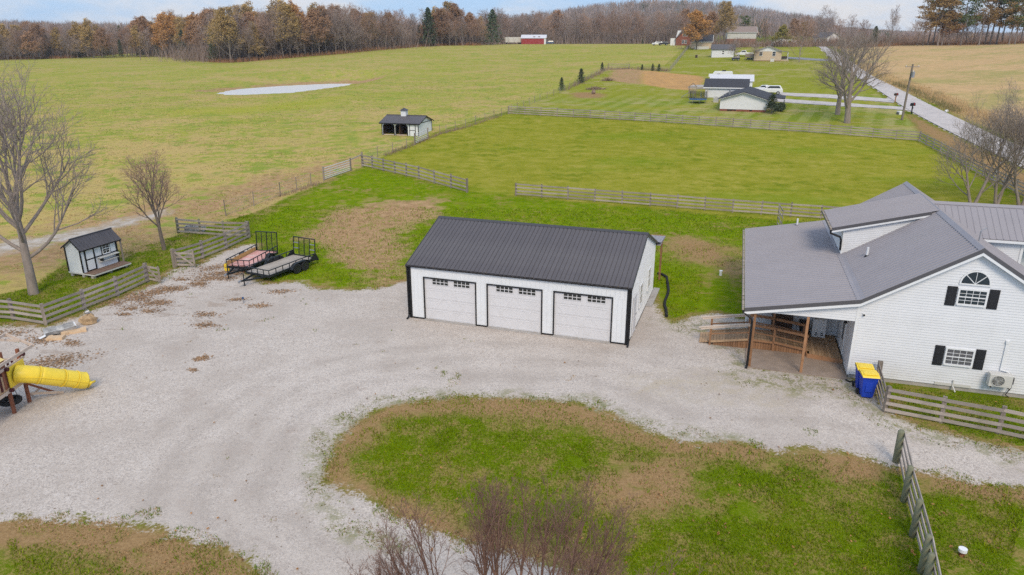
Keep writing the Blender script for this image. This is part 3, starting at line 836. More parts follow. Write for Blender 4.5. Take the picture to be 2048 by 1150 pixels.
# ------------------------------------------------------------------ three-door garage
GYAW = math.radians(-18.677)
G = thing("garage", "white metal three-door garage with charcoal ribbed roof and black corner trim", "garage", (-5.61, 37.01, 0), GYAW)
GL, GW, GE, GR = 12.05, 8.86, 3.08, 4.70
def build_garage():
    doors = [(0.90, 3.88), (4.56, 7.53), (8.20, 11.18)]
    dh = 2.42
    s = box(0.02, GL - .02, 0.02, GW, -0.3, 0.06)
    for a, b in doors: s.box(a - .02, b + .02, -0.16, 0.018, -0.2, 0.05)
    s.box(GL + .001, GL + .38, GW - 3.0, GW + 0.5, -.2, .045)
    s.build("foundation", M["concrete"], G)
    w = MB()
    piers = [(0.0, .90), (3.88, 4.56), (7.53, 8.20), (11.18, GL)]
    for a, b in piers:
        ribbed(w, (a, 0, .06), (1, 0, 0), (0, 0, 1), b - a, dh - .06, 0.23, 0.018, 0.05, 0.05, Vector((0, -1, 0)))
        w.box(a, b, 0.004, .12, .06, dh)
    ribbed(w, (0, 0, dh), (1, 0, 0), (0, 0, 1), GL, GE - dh, 0.23, 0.018, 0.05, 0.05, Vector((0, -1, 0)))
    w.box(0, GL, 0.004, .12, dh, GE - .02)
    w.build("front_wall", M["white_metal"], G)
    # gable walls and back wall: vertical ribs of varying height
    def gable(x, nrm, name):
        g = MB()
        slope = (GR - GE) / (GW / 2)
        b = 0.0
        while b < GW - .01:
            b2 = min(b + .23, GW)
            def zt(q): return GE - .03 + slope * (q if q < GW / 2 else GW - q)
            prof = [(b, 0), (b + .015, .018), (b + .035, .018), (b + .05, 0), (b2, 0)]
            vs_ = [(x + nrm * h, q, .06) for q, h in prof] + [(x + nrm * h, q, zt(q)) for q, h in prof]
            g.add(vs_, [(i, i + 1, 6 + i, 5 + i) for i in range(4)])
            b = b2
        return g.build(name, M["white_metal"], G)
    side = gable(GL, 1, "side_wall")
    gable(0, -1, "side_wall")
    bw = MB(); ribbed(bw, (0, GW, .06), (1, 0, 0), (0, 0, 1), GL, GE - .06, .23, .018, .05, .05, Vector((0, 1, 0)))
    bw.build("back_wall", M["white_metal"], G)
    # black trims
    def trim(mb): return mb.build("trim", M["black_metal"], G)
    trim(box(-.03, .13, -.035, -.003, 0.0, GE - .09).box(-.035, -.003, -.035, .12, 0.0, GE - .09)).name = "corner_trim"
    trim(box(GL - .13, GL + .03, -.035, -.003, 0.0, GE - .09).box(GL + .003, GL + .035, -.035, .12, 0.0, GE - .09)).name = "corner_trim"
    for a, b in piers:
        trim(box(a + (.14 if a == 0 else 0), b - (.14 if b == GL else 0), -.025, -.002, .02, .085)).name = "base_trim"
    trim(box(GL + .002, GL + .02, .13, GW, .0, .06)).name = "base_trim"
    # eave gutter and downspouts
    gt = MB().prism([(-.14, GE - .1), (-.05, GE - .1), (-.05, GE - .005), (-.06, GE - .005), (-.06, GE - .085), (-.13, GE - .085), (-.13, GE + .02), (-.15, GE + .02)], 'x', -.12, GL + .12)
    gut = gt.build("gutter", M["black_metal"], G)
    lf = MB()
    for i in range(70):
        x = random.uniform(-.05, GL)
        lf.box(x, x + random.uniform(.05, .25), -.125, -.065, GE - .06, GE - .012 + random.uniform(0, .02))
    tag(lf.build("leaf_litter", M["straw"], gut), kind="stuff")
    for x in (-.06, GL + .06):
        d = MB().tube([(x, -.1, GE - .08), (x, -.075, GE - .25), (x, -.075, .22), (x, -.13, .08), (x - (.0), -.34, .04)], .05, 8)
        d.build("downspout", M["black_metal"], G)
    # roof: one ribbed panel after another, front slope picked apart, back slope one sheet
    ov = .15
    sl = math.hypot(GW / 2 + ov, (GR - GE) * (1 + ov / (GW / 2)))
    ang = math.atan2(GR - GE, GW / 2)
    vdir = Vector((0, math.cos(ang), math.sin(ang)))
    n_p = 53
    pw = (GL + .2) / n_p
    nv = Vector((0, -math.sin(ang), math.cos(ang)))
    e0 = Vector((0, -ov, GE + .03 - ov * math.tan(ang)))
    pm = MB()
    prof = [(0, -.03), (.03, -.03), (.036, .024), (.06, .024), (pw, .0)]
    vs_ = []
    for base in (Vector((0, 0, 0)), vdir * sl):
        for q, h in prof: vs_.append(base + Vector((q, 0, 0)) + nv * h)
    for base in (Vector((0, 0, 0)), vdir * sl):
        for q, h in prof: vs_.append(base + Vector((q, 0, 0)) - nv * .045)
    fs = [(i, i + 1, 6 + i, 5 + i) for i in range(4)] + [(11 + i, 10 + i, 15 + i, 16 + i) for i in range(4)] + [(10 + i, 11 + i, i + 1, i) for i in range(4)] + [(5 + i, 6 + i, 16 + i, 15 + i) for i in range(4)]
    pm.add(vs_, fs)
    first = pm.build("roof_panel", M["charcoal_roof"], G)
    first.location = e0 + Vector((-.1, 0, 0))
    for i in range(1, n_p):
        link_copy(first, G, e0 + Vector((-.1 + i * pw, 0, 0)))
    bk = MB()
    vb = Vector((0, -vdir.y, vdir.z))
    ribbed(bk, Vector((-.1, GW + ov, e0.z)), (1, 0, 0), vb, GL + .2, sl, pw, .024, .045, 0.0, Vector((0, math.sin(ang), math.cos(ang))))
    bk.build("back_roof", M["charcoal_roof"], G)
    zr = GR + .03
    cap = MB().prism([(GW / 2 - .2, zr - .2 * math.tan(ang) + .035), (GW / 2, zr + .045), (GW / 2 + .2, zr - .2 * math.tan(ang) + .035), (GW / 2 + .2, zr - .2 * math.tan(ang) + .015), (GW / 2, zr + .025), (GW / 2 - .2, zr - .2 * math.tan(ang) + .015)], 'x', -.13, GL + .13)
    cap.build("ridge_cap", M["charcoal_cap"], G)
    for x in (-.12, GL + .085):
        r = MB()
        for sgn in (0, 1):
            p = [(-ov, e0.z), (GW / 2, zr)]
            if sgn: p = [(GW + ov, e0.z), (GW / 2, zr)]
            (y0, z0), (y1, z1) = p
            r.prism([(y0, z0 + .03), (y1, z1 + .03), (y1, z1 - .12), (y0, z0 - .12)], 'x', x, x + .035)
        r.build("rake_trim", M["charcoal_cap"], G)
    # doors
    for a, b in doors:
        fr = MB().box(a - .045, a + .012, -.05, .06, .0, dh + .05).box(b - .012, b + .045, -.05, .06, .0, dh + .05).box(a + .012, b - .012, -.05, .06, dh - .012, dh + .05)
        d = fr.build("garage_door", M["black_metal"], G)
        a2, b2 = a + .015, b - .015
        hz = (dh - .075) / 4
        for k in range(4):
            z0 = .06 + k * hz
            pn = box(a2, b2, .03, .07, z0 + .004, z0 + hz - .004)
            wv = (b2 - a2)
            if k < 3:
                for c in range(2):
                    xa, xb = a2 + c * wv / 2 + .12, a2 + (c + 1) * wv / 2 - .12
                    # stamped frame and the piece of the carriage-door brace that crosses this section
                    pn.box(xa, xb, .018, .0305, z0 + .06, z0 + .09).box(xa, xb, .018, .0305, z0 + hz - .09, z0 + hz - .06)
                    pn.box(xa - .04, xa + .03, .022, .0305, z0 + .004, z0 + hz - .004).box(xb - .03, xb + .04, .022, .0305, z0 + .004, z0 + hz - .004)
                    t0, t1 = k / 3, (k + 1) / 3
                    x_0, x_1 = (xa, xb) if c == 0 else (xb, xa)
                    pn.beam((x_0 + (x_1 - x_0) * t0, .026, z0 + .01), (x_0 + (x_1 - x_0) * t1, .026, z0 + hz - .01), .012, .09, (0, 0, 1))
                    pn.beam((x_1 + (x_0 - x_1) * t0, .0265, z0 + .01), (x_1 + (x_0 - x_1) * t1, .0265, z0 + hz - .01), .012, .09, (0, 0, 1))
            pn.build("door_panel", M["door_white"], d)
        for c in range(2):
            cx = a2 + (b2 - a2) * (.315 if c == 0 else .735)
            ww, z0, z1 = .92, dh - .33, dh - .035
            f = MB().box(cx - ww / 2 - .035, cx - ww / 2, .004, .031, z0 - .035, z1 + .03).box(cx + ww / 2, cx + ww / 2 + .035, .004, .031, z0 - .035, z1 + .03)
            f.box(cx - ww / 2, cx + ww / 2, .004, .031, z1, z1 + .03).box(cx - ww / 2, cx + ww / 2, .004, .031, z0 - .035, z0)
            for i in range(1, 4): f.box(cx - ww / 2 + ww * i / 4 - .016, cx - ww / 2 + ww * i / 4 + .016, .008, .028, z0, z1)
            zm = (z0 + z1) / 2
            f.box(cx - ww / 2, cx + ww / 2, .009, .0275, zm - .015, zm + .015)
            f.build("window_frame", M["door_white"], d)
            for i in range(4):
                for (za, zb) in ((z0, zm - .015), (zm + .015, z1)):
                    box(cx - ww / 2 + ww * i / 4 + .016, cx - ww / 2 + ww * (i + 1) / 4 - .016, .019, .0295, za, zb).build("pane", M["glass_dark"], d)
    # side windows and side door (right gable, facing +x): built facing -y, then turned
    for yc, z0, z1 in ((3.55, .95, 2.1), (6.5, .95, 2.1)):
        w_ = window(G, 0, 0, z0, z1, .85, 2, 2, M["white_trim"], M["glass_dark"], fw=.06)
        w_.location = (GL + .022, yc, 0); w_.rotation_euler = (0, 0, math.pi / 2)
    dd = MB().box(-.5, -.45, -.04, 0, .06, 2.16).box(.45, .5, -.04, 0, .06, 2.16).box(-.45, .45, -.04, 0, 2.1, 2.16).box(-.45, .45, -.025, 0, .06, 2.1)
    for z0, z1 in ((.2, .9), (1.05, 1.95)): dd.box(-.33, .33, -.035, -.024, z0, z1)
    d = dd.build("side_door", M["door_white"], G)
    d.location = (GL + .022, 1.55, 0); d.rotation_euler = (0, 0, math.pi / 2)
    k = MB().tube([(.36, -.03, 1.05), (.36, -.09, 1.05)], .03, 8).build("door_handle", M["grey_steel"], d)
    # lean-to roof at the back corner
    lt = MB(); ribbed(lt, (7.6, GW + .1, 3.06), (1, 0, 0), (0, 1, -.07), 4.75, 2.3, .23, .02, .05, 0, Vector((0, .07, 1)).normalized())
    lt.box(7.6, 12.35, GW + .1, GW + 2.4, 2.86, 2.89)
    lt.build("lean_to_roof", M["grey_roof"], G)
    MB().beam((7.6, GW + 2.32, 2.84), (12.3, GW + 2.32, 2.84), .05, .18).build("lean_to_beam", M["cedar"], G)
    for x in (7.75, 12.15):
        box(x - .06, x + .06, GW + 2.24, GW + 2.36, -.05, 2.75).build("lean_to_post", M["cedar"], G)
M["straw"] = mat("dry_leaf_litter", (0.36, 0.24, 0.1), 0.95, var=0.3, vscale=12)
build_garage()

# ------------------------------------------------------------------ farmhouse
HYAW = math.radians(-17.146)
HO = Vector((15.245, 29.467, 0))
Hh = thing("house", "white lap-sided farmhouse with grey ribbed roof, side porch and black shutters", "house", HO, HYAW)
def hw(a, b, z=0.0):
    """house coordinates -> world"""
    c, s = math.cos(HYAW), math.sin(HYAW)
    return Vector((HO.x + a * c - b * s, HO.y + a * s + b * c, z))
H1, HR, AR, HD, WP, HP, OV = 3.83, 6.485, 4.2, 15.19, 4.737, 2.93, .27
HS = (HR - H1) / AR
def build_house():
    W = 2 * AR
    S = M["white_siding"]
    box(.03, W - .03, .03, HD - .3, -.2, .2).box(-4.42, .028, 4.6, HD - .3, -.2, .16).build("foundation", M["concrete"], Hh)
    def gab(z, dz=.06):
        top = H1 - .1
        if z <= top: return (0, W)
        q = (z - top) / HS
        return (q, W - q)
    m = MB(); lap(m, (0, 0, 0), (1, 0, 0), gab, .118, .016, .2, HR - .14, Vector((0, -1, 0)))
    m.prism([(0, .2), (W, .2), (W, H1 - .12), (AR, HR - .16), (0, H1 - .12)], 'y', .003, .1)
    m.build("front_siding", S, Hh)
    box(-.05, .06, -.045, -.0275, .18, H1 - .15).build("corner_trim", M["white_trim"], Hh)
    # wall under the porch (faces -x) and the body behind the porch
    m = MB(); lap(m, (0, 4.55, 0), (0, -1, 0), lambda z: (0, 4.55), .118, .016, .1, 3.6, Vector((-1, 0, 0)))
    m.box(.003, .1, .1, 4.55, .1, 3.6)
    m.build("porch_side_siding", S, Hh)
    m = MB(); lap(m, (-4.42, 4.55, 0), (1, 0, 0), lambda z: (0, 4.42), .118, .016, .1, 2.95, Vector((0, -1, 0)))
    m.box(-4.42, -.02, 4.553, 4.65, .1, 2.9)
    m.build("porch_back_siding", S, Hh)
    m = MB(); lap(m, (-4.42, HD - .3, 0), (0, -1, 0), lambda z: (0, HD - 4.85), .118, .016, .1, 2.9, Vector((-1, 0, 0)))
    m.box(-4.417, -4.3, 4.66, HD - .3, .1, 2.88)
    m.build("left_siding", S, Hh)
    box(-4.4, W, HD - .35, HD - .25, .1, 2.9).box(W - .1, W, .1, HD - .36, .2, H1 - .15).build("rear_wall", S, Hh)
    m = MB().prism([(.12, 2.9), (W - .12, 2.9), (W - .12, H1 - .15), (AR, HR - .2), (.12, H1 - .15)], 'y', HD - .34, HD - .27)
    m.build("rear_gable", S, Hh)
    # porch header infill
    hs = (H1 - HP) / WP
    m = MB()
    z = 2.76
    def infill(z):
        x0 = -WP + .2 if z <= HP - .08 else -WP + .2 + (z - (HP - .08)) / hs
        return (x0, -.055)
    lap(m, (0, -.03, 0), (1, 0, 0), infill, .118, .016, 2.76, H1 - .14, Vector((0, -1, 0)))
    m.prism([(-WP + .2, 2.76), (-.06, 2.76), (-.06, H1 - .16), (-WP + .2, HP - .08)], 'y', -.027, .12)
    m.build("porch_header", M["white_siding"], Hh)
    box(-WP + .2, -.02, .13, 4.5, 2.72, 2.75).build("porch_ceiling", M["white_trim"], Hh)
    # roofs
    R = M["grey_roof"]
    rp, rh, rw = .3, .04, .08
    def slope_sheet(name, a0, z0, a1, z1, b0, b1, thick=.03):
        mb = MB()
        v = Vector((a1 - a0, 0, z1 - z0))
        L = v.length
        v.normalize()
        u = Vector((0, 1, 0))
        nn = u.cross(v)
        if nn.z < 0: nn = -nn
        ribbed(mb, (a0, b0, z0), u, v, b1 - b0, L, rp, rh, rw, 0.04, nn, .045)
        q = [Vector((a0, b0, z0)), Vector((a0, b1, z0)), Vector((a1, b1, z1)), Vector((a1, b0, z1))]
        mb.add([p - nn * .055 for p in q] + [p - nn * .1 for p in q], [(4, 5, 6, 7), (0, 1, 5, 4), (1, 2, 6, 5), (2, 3, 7, 6), (3, 0, 4, 7)])
        return mb.build(name, R, Hh)
    slope_sheet("main_roof", 0, H1, AR, HR, -OV, HD)
    slope_sheet("main_roof", W + .3, H1 - .3 * HS, AR, HR, -OV, HD)
    slope_sheet("porch_roof", -WP, HP, -.002, H1 - .003, -OV, HD)
    dz0, da0 = 5.25, -.6
    slope_sheet("dormer_roof", da0, dz0, AR - .05, HR + .03, 7.0, 11.5)
    # transition flashing and ridge cap
    MB().prism([(-.16, H1 - .16 * hs + .03), (0, H1 + .035), (.16, H1 + .16 * HS + .03), (.16, H1 + .16 * HS + .012), (0, H1 + .012), (-.16, H1 - .16 * hs + .012)], 'y', -OV - .01, HD + .01).build("roof_flashing", M["grey_roof"], Hh)
    def cap(name, poly, lo, hi): MB().prism(poly, 'y', lo, hi).build(name, M["grey_roof"], Hh)
    cap("ridge_cap", [(AR - .17, HR - .17 * HS + .045), (AR, HR + .065), (AR + .17, HR - .17 * HS + .045), (AR + .17, HR - .17 * HS + .025), (AR, HR + .04), (AR - .17, HR - .17 * HS + .025)], -OV - .01, HD + .01)
    # fascias: dark metal edge over white board
    def rake(pts, b, dark=.15, white=.13, out=.03):
        for (p, q) in zip(pts[:-1], pts[1:]):
            MB().prism([(p[0], p[1] + .03), (q[0], q[1] + .03), (q[0], q[1] - dark), (p[0], p[1] - dark)], 'y', b - out, b - .003).build("rake_edge", M["grey_trim"], Hh)
            MB().prism([(p[0], p[1] - dark), (q[0], q[1] - dark), (q[0], q[1] - dark - white), (p[0], p[1] - dark - white)], 'y', b - out + .01, b + .2).build("rake_board", M["white_trim"], Hh)
    rake([(-WP, HP), (0, H1), (AR, HR), (W + .3, H1 - .3 * HS)], -OV)
    ds = (HR - dz0) / (AR - .05 - da0)
    rake([(da0, dz0), (AR - .35, dz0 + ds * (AR - .35 - da0))], 7.0, .13, .1)
    # dormer walls
    m = MB()
    def tri(z):
        # under the dormer roof, above the main roof
        a_main = max(0, (z - H1) / HS)
        a_d = 0 if z <= dz0 - .2 + ds * .6 else (z - (dz0 - .2 + ds * .6)) / ds
        return (a_d, a_main)
    lap(m, (0, 7.2, 0), (1, 0, 0), tri, .1, .012, H1 + .05, HR - .25, Vector((0, -1, 0)))
    m.prism([(0, H1), (AR - .5, HR - .35), (0, dz0 - .05)], 'y', 7.203, 7.26)
    m.prism([(0, H1), (AR - .5, HR - .35), (0, dz0 - .05)], 'y', 11.24, 11.3)
    lap(m, (0, 11.3, 0), (0, -1, 0), lambda z: (0, 4.1), .1, .012, H1 + .05, dz0 + .05, Vector((-1, 0, 0)))
    m.build("dormer_siding", S, Hh)
    box(-.02, .05, 7.165, 7.187, H1 + .05, dz0 - .05).build("corner_trim", M["white_trim"], Hh)
    # dormer window seen edge-on and soffit
    box(da0 + .05, -.016, 7.02, 11.48, dz0 - .115, dz0 - .095).build("dormer_soffit", M["white_trim"], Hh)
    # gutters: leaf-littered troughs on porch eave and dormer eave
    for (a, z, b0, b1) in ((-WP, HP, -OV, HD), (da0, dz0, 7.0, 11.5)):
        g = MB().prism([(a - .13, z + .015), (a - .115, z + .015), (a - .115, z - .08), (a - .02, z - .08), (a - .02, z - .1), (a - .13, z - .1)], 'y', b0, b1)
        go = g.build("gutter", M["grey_trim"], Hh)
        lf = MB()
        y = b0
        while y < b1 - .3:
            L = random.uniform(.12, .5)
            lf.box(a - .113, a - .022, y, min(y + L, b1 - .02), z - .078, z + random.uniform(-.01, .022))
            y += L + random.uniform(.02, .1)
        tag(lf.build("leaf_litter", M["litter"], go), kind="stuff")
    MB().tube([(-WP - .05, -.22, HP - .1), (-WP - .04, -.24, HP - .2), (-4.42, -.28, HP - .42), (-4.36, -.28, HP - .6), (-4.36, -.28, .16), (-4.4, -.42, .04)], .055, 10).build("downspout", M["black_metal"], Hh)
    MB().tube([(da0 - .06, 7.08, dz0 - .1), (da0 - .05, 7.08, dz0 - .28), (-.16, 7.08, dz0 - .45), (-.09, 7.08, dz0 - .62), (-.07, 7.08, H1 + .25)], .055, 10).build("downspout", M["black_metal"], Hh)
    # plumbing vents
    for (a, b, z) in ((-1.66, 14.6, H1 - 1.66 * hs), (.9, 5.1, H1 + .9 * HS)):
        MB().cyl((a, b, z - .05), .055, .5, 12).build("vent_pipe", M["white_trim"], Hh)
        MB().cyl((a, b, z - .03), .12, .09, 12, .07).build("vent_boot", M["rubber"], Hh)
    # front windows with shutters
    for z0, z1, gm in ((4.02, 4.62, "glass_dark"), (1.25, 1.92, "glass_grey")):
        window(Hh, AR + .02, -.016, z0, z1, .98, 4, 2, M["white_trim"], M[gm], fw=.07)
        for sx in (-1, 1):
            cx = AR + .02 + sx * .78
            s = MB().box(cx - .19, cx + .19, -.04, -.014, z0 - .14, z1 + .12)
            for (p, q) in ((z0 - .08, (z0 + z1) / 2 - .04), ((z0 + z1) / 2 + .02, z1 + .06)):
                s.box(cx - .13, cx + .13, -.052, -.039, p, q)
            s.build("shutter", M["shutter_black"], Hh, bevel=.006)
    # fan light over the upper window
    zc, r = 4.91, .52
    c = (AR + .02, zc)
    arc = [(c[0] + r * math.cos(t), zc + r * 1.02 * math.sin(t)) for t in np.linspace(0, math.pi, 17)]
    ga = MB().prism(arc, 'y', -.03, -.015)
    outer = [(c[0] + (r + .06) * math.cos(t), zc + (r + .06) * 1.02 * math.sin(t)) for t in np.linspace(0, math.pi, 17)]
    fr = MB()
    for i in range(16):
        fr.prism([arc[i], outer[i], outer[i + 1], arc[i + 1]], 'y', -.055, -.016)
    fr.box(c[0] - r - .06, c[0] + r + .06, -.055, -.016, zc - .06, zc)
    for t in (math.radians(45), math.radians(90), math.radians(135)):
        fr.beam((c[0], -.038, zc), (c[0] + r * math.cos(t), -.038, zc + r * math.sin(t)), .016, .03)
    fo = fr.build("fan_window", M["white_trim"], Hh)
    ga.build("pane", M["glass_dark"], fo)
    # porch: slab, posts, door, lamp
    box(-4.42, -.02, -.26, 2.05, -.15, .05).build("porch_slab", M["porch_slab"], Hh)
    for (a, b) in ((-4.25, -.13), (-1.99, -.13)):
        box(a - .055, a + .055, b - .055, b + .055, .05, 2.755).build("porch_post", M["cedar"], Hh)
    d = MB().box(-.06, -.016, 2.0, 2.06, .3, 2.4).box(-.06, -.016, 2.96, 3.02, .3, 2.4).box(-.06, -.016, 2.06, 2.96, 2.33, 2.4).build("porch_door", M["white_trim"], Hh)
    box(-.045, -.02, 2.06, 2.96, .3, 2.33).build("door_leaf", M["white_trim"], d)
    box(-.055, -.044, 2.3, 2.72, .9, 2.15).build("pane", M["glass_grey"], d)
    l_ = MB().cyl((-.14, 1.72, 2.0), .09, .16, 10, .03).beam((-.14, 1.72, 2.14), (-.015, 1.72, 2.14), .03, .03).build("porch_lamp", M["black_metal"], Hh)
    cm = MB().box(.2, .3, -.06, -.013, 3.08, 3.16).build("security_camera", M["white_trim"], Hh)
    MB().tube([(.25, -.06, 3.1), (.25, -.12, 3.09)], .04, 10).build("lens", M["black_metal"], cm)
    # conduit cover, foundation pipe, ground wire
    box(5.82, 5.92, -.07, -.013, 1.2, 2.5).box(5.8, 5.94, -.09, -.012, 2.44, 2.56).build("conduit_cover", M["white_trim"], Hh)
    MB().tube([(4.2, -.05, .5), (4.2, -.06, .24), (4.28, -.3, .05)], .03, 8).build("drain_pipe", M["ac_white"], Hh)
    box(3.5, 4.9, -.04, -.0275, .2, .33).build("access_panel", M["ac_white"], Hh)
    # wing with its ridge running off to the right
    wr, we = 6.38, 5.05
    def wing_sheet(name, y0, z0, y1, z1, x0, x1):
        mb = MB()
        v = Vector((0, y1 - y0, z1 - z0)); L = v.length; v.normalize()
        u = Vector((1, 0, 0)); nn = u.cross(v)
        if nn.z < 0: nn = -nn
        ribbed(mb, (x0, y0, z0), u, v, x1 - x0, L, .3, .022, .05, .05, nn)
        q = [Vector((x0, y0, z0)), Vector((x1, y0, z0)), Vector((x1, y1, z1)), Vector((x0, y1, z1))]
        mb.add([p - nn * .004 for p in q] + [p - nn * .08 for p in q], [(4, 5, 6, 7), (0, 1, 5, 4), (1, 2, 6, 5), (2, 3, 7, 6), (3, 0, 4, 7)])
        mb.build(name, R, Hh)
    wing_sheet("wing_roof", 7.85, we, 10.0, wr, AR + .2, 13.0)
    wing_sheet("wing_roof", 12.15, we, 10.0, wr, AR + .2, 13.0)
    MB().prism([(9.82, wr - .07), (10, wr + .05), (10.18, wr - .07), (10.18, wr - .09), (10, wr + .03), (9.82, wr - .09)], 'x', AR + .05, 13.02).build("ridge_cap", R, Hh)
    box(5.4, 13.0, 7.83, 7.9, we - .17, we - .05).build("wing_fascia", M["white_trim"], Hh)
    m = MB(); lap(m, (5.0, 8.15, 0), (1, 0, 0), lambda z: (0, 3.4), .1, .012, 3.2, we - .1, Vector((0, -1, 0)))
    m.box(5.0, 8.4, 8.153, 8.25, .2, we - .1)
    m.build("wing_siding", S, Hh)
    box(8.4, 8.52, 8.11, 8.25, .2, we - .1).build("corner_trim", M["white_trim"], Hh)
    box(8.53, 13.0, 9.2, 9.3, .2, we - .1).build("wing_wall", S, Hh)
    # little mast on the right roof slope
    MB().tube([(4.75, 2.4, HR - .5), (4.75, 2.4, HR + .15), (4.95, 2.4, HR + .3)], .025, 8).build("roof_mast", M["grey_steel"], Hh)
M["litter"] = mat("gutter_litter", (0.3, 0.25, 0.2), 0.95, var=0.5, vscale=9)
build_house()

# ------------------------------------------------------------------ ramp with railings (joins the porch)
def build_ramp():
    T = thing("wooden_ramp", "orange timber access ramp with railings leading onto the house porch", "ramp", hw(-6.75, 2.1, 0), HYAW)
    def L(a, b, z): return (a + 6.75, b - 2.1, z)
    b0, b1 = 2.12, 3.42
    def deck_z(a):
        if a < -4.3: return .05 + (a + 6.7) / 2.4 * .45
        if a < -3.2: return .5
        if a < -1.6: return .5 - (a + 3.2) / 1.6 * .25
        return .25
    plank = None
    a = -6.68
    while a < -.12:
        zc = deck_z(a + .07)
        sl = (deck_z(a + .14) - deck_z(a)) / .14
        front = b0 if a < -1.6 else 1.72 - .25 * (a + 1.6) / 1.6
        back = b1 if a < -3.2 else 4.5
        if plank is None:
            plank = box(-.066, .066, 0, 1, -.03, 0).build("plank", M["deckwood"], T)
            pl = plank
        else:
            pl = link_copy(plank, T)
        pl.location = L(a + .07, front, zc)
        pl.scale = (1, back - front, 1)
        pl.rotation_euler = (0, -math.atan(sl), 0)
        a += .14
    # skirt boards on the front side
    sk = None
    a = -6.0
    while a < -1.66:
        h = deck_z(a + .06) - .04
        if sk is None:
            sk = box(-.055, .055, -.02, 0, 0, 1).build("skirt_board", M["cedar"], T); s = sk
        else: s = link_copy(sk, T)
        s.location = L(a + .06, b0 - .022, .0); s.scale = (1, 1, h)
        a += .12
    MB().beam(L(-1.6, 1.7, .13), L(-.05, 1.42, .13), .05, .24).build("deck_rim", M["cedar"], T)
    MB().beam(L(-1.62, 1.72, .13), L(-1.62, 2.1, .13), .05, .24).build("deck_rim", M["cedar"], T)
    for b, posts in ((b0 - .075, (-6.15, -4.3, -3.15, -1.68)), (b1 + .06, (-6.15, -4.3, -3.15, -1.68))):
        for i, p in enumerate(posts):
            top = {-6.15: .93, -4.3: 1.33, -3.15: 1.2, -1.68: 1.08}[p]
            if p == -3.15 : top = 2.7 if b > 3 else 1.2
            if p == -4.3 and b < 3: top = 2.7
            o = box(-.05, .05, -.05, .05, 0, 1).build("rail_post", M["cedar"], T)
            o.location = L(p, b, 0); o.scale = (1, 1, top)
        rails = [((-6.72, .87), (-4.3, 1.31)), ((-4.3, 1.31), (-3.15, 1.24)), ((-3.15, 1.22), (-1.6, 1.04))]
        for k, ((a0, z0), (a1, z1)) in enumerate(rails):
            cm = M["pale_cap"] if k == 0 else M["cedar"]
            beam(L(a0, b, z0 + .02), L(a1, b, z1 + .02), .13, .035).build("rail_cap", cm, T)
            beam(L(a0 + .1, b - .05, z0 - .04), L(a1, b - .05, z1 - .04), .035, .075).build("rail", M["pale_cap"] if k == 0 else M["cedar"], T)
            beam(L(max(a0, -6.15), b - .07, z0 - .36 + (.1 if k == 0 else 0)), L(a1, b - .07, z1 - .4), .035, .06).build("rail", M["cedar"], T)
        for (a0, z0), (a1, z1) in (((-6.12, .2), (-4.35, .53)), ((-4.3, .53), (-3.2, .5)), ((-3.15, .53), (-1.7, .31))):
            beam(L(a0, b - .07, z0), L(a1, b - .07, z1), .035, .1).build("rail", M["deckwood"] if a0 < -6 else M["cedar"], T)
build_ramp()
# ------------------------------------------------------------------ fences
BOARD = box(0, 1, -.016, .016, -.07, .07).build("board", M["weathered"]); COL.objects.unlink(BOARD)
POST = box(-.06, .06, -.06, .06, -.15, 1).build("post", M["weathered_post"]); COL.objects.unlink(POST)
RPOST = MB().tube([(0, 0, -.15), (0, 0, .5), (0, 0, .97), (0, 0, 1.0)], [.085, .08, .075, .055], 10).build("post", M["green_post"], smooth=True); COL.objects.unlink(RPOST)
TPOST = MB().tube([(0, 0, -.15), (0, 0, 1.0)], [.045, .04], 7).build("post", M["weathered_post"]); COL.objects.unlink(TPOST)

def world_pts(px): return [p if isinstance(p, Vector) else ground(*p) for p in px]

def spread(pts, spacing):
    out = []
    for p, q in zip(pts[:-1], pts[1:]):
        n = max(1, round((q - p).xy.length / spacing))
        for i in range(n):
            out.append(p.lerp(q, i / n))
    out.append(pts[-1].copy())
    for o in out: o.z = tz(o.x, o.y)
    return out

def board_between(root, org, p, q, m=None, src=BOARD, sz=1.0, sy=1.0):
    d = q - p
    o = link_copy(src, root, p - org, (0, -math.atan2(d.z, d.xy.length), math.atan2(d.y, d.x)), (d.length, sy, sz))
    return o

def plank_fence(label, px, spacing=2.44, h=1.2, nb=4, group="weathered plank fences", post=POST, side=-1, thick=1.0, jitter=.02, exact=False, low=.2):
    pts = world_pts(px)
    ps = pts if exact else spread(pts, spacing)
    for p in ps: p.z = tz(p.x, p.y)
    org = ps[0].copy()
    T = thing("plank_fence", label, "fence", org, 0, group)
    for i, p in enumerate(ps):
        d = (ps[min(i + 1, len(ps) - 1)] - ps[max(i - 1, 0)])
        yaw = math.atan2(d.y, d.x)
        end = 1.25 if i in (0, len(ps) - 1) else 1.0
        link_copy(post, T, p - org, (random.uniform(-jitter, jitter), random.uniform(-jitter, jitter), yaw), (thick * end, thick * end, h + random.uniform(.02, .1)))
    off = .078 * thick
    for p, q in zip(ps[:-1], ps[1:]):
        d = (q - p); nrm = Vector((-d.y, d.x, 0)).normalized() * side * off
        for k in range(nb):
            z = low + (h - low - .08) * k / (nb - 1)
            j = lambda: Vector((0, 0, z + random.uniform(-.02, .02)))
            board_between(T, org, p + nrm + j(), q + nrm + j(), sz=1.0)
    return T

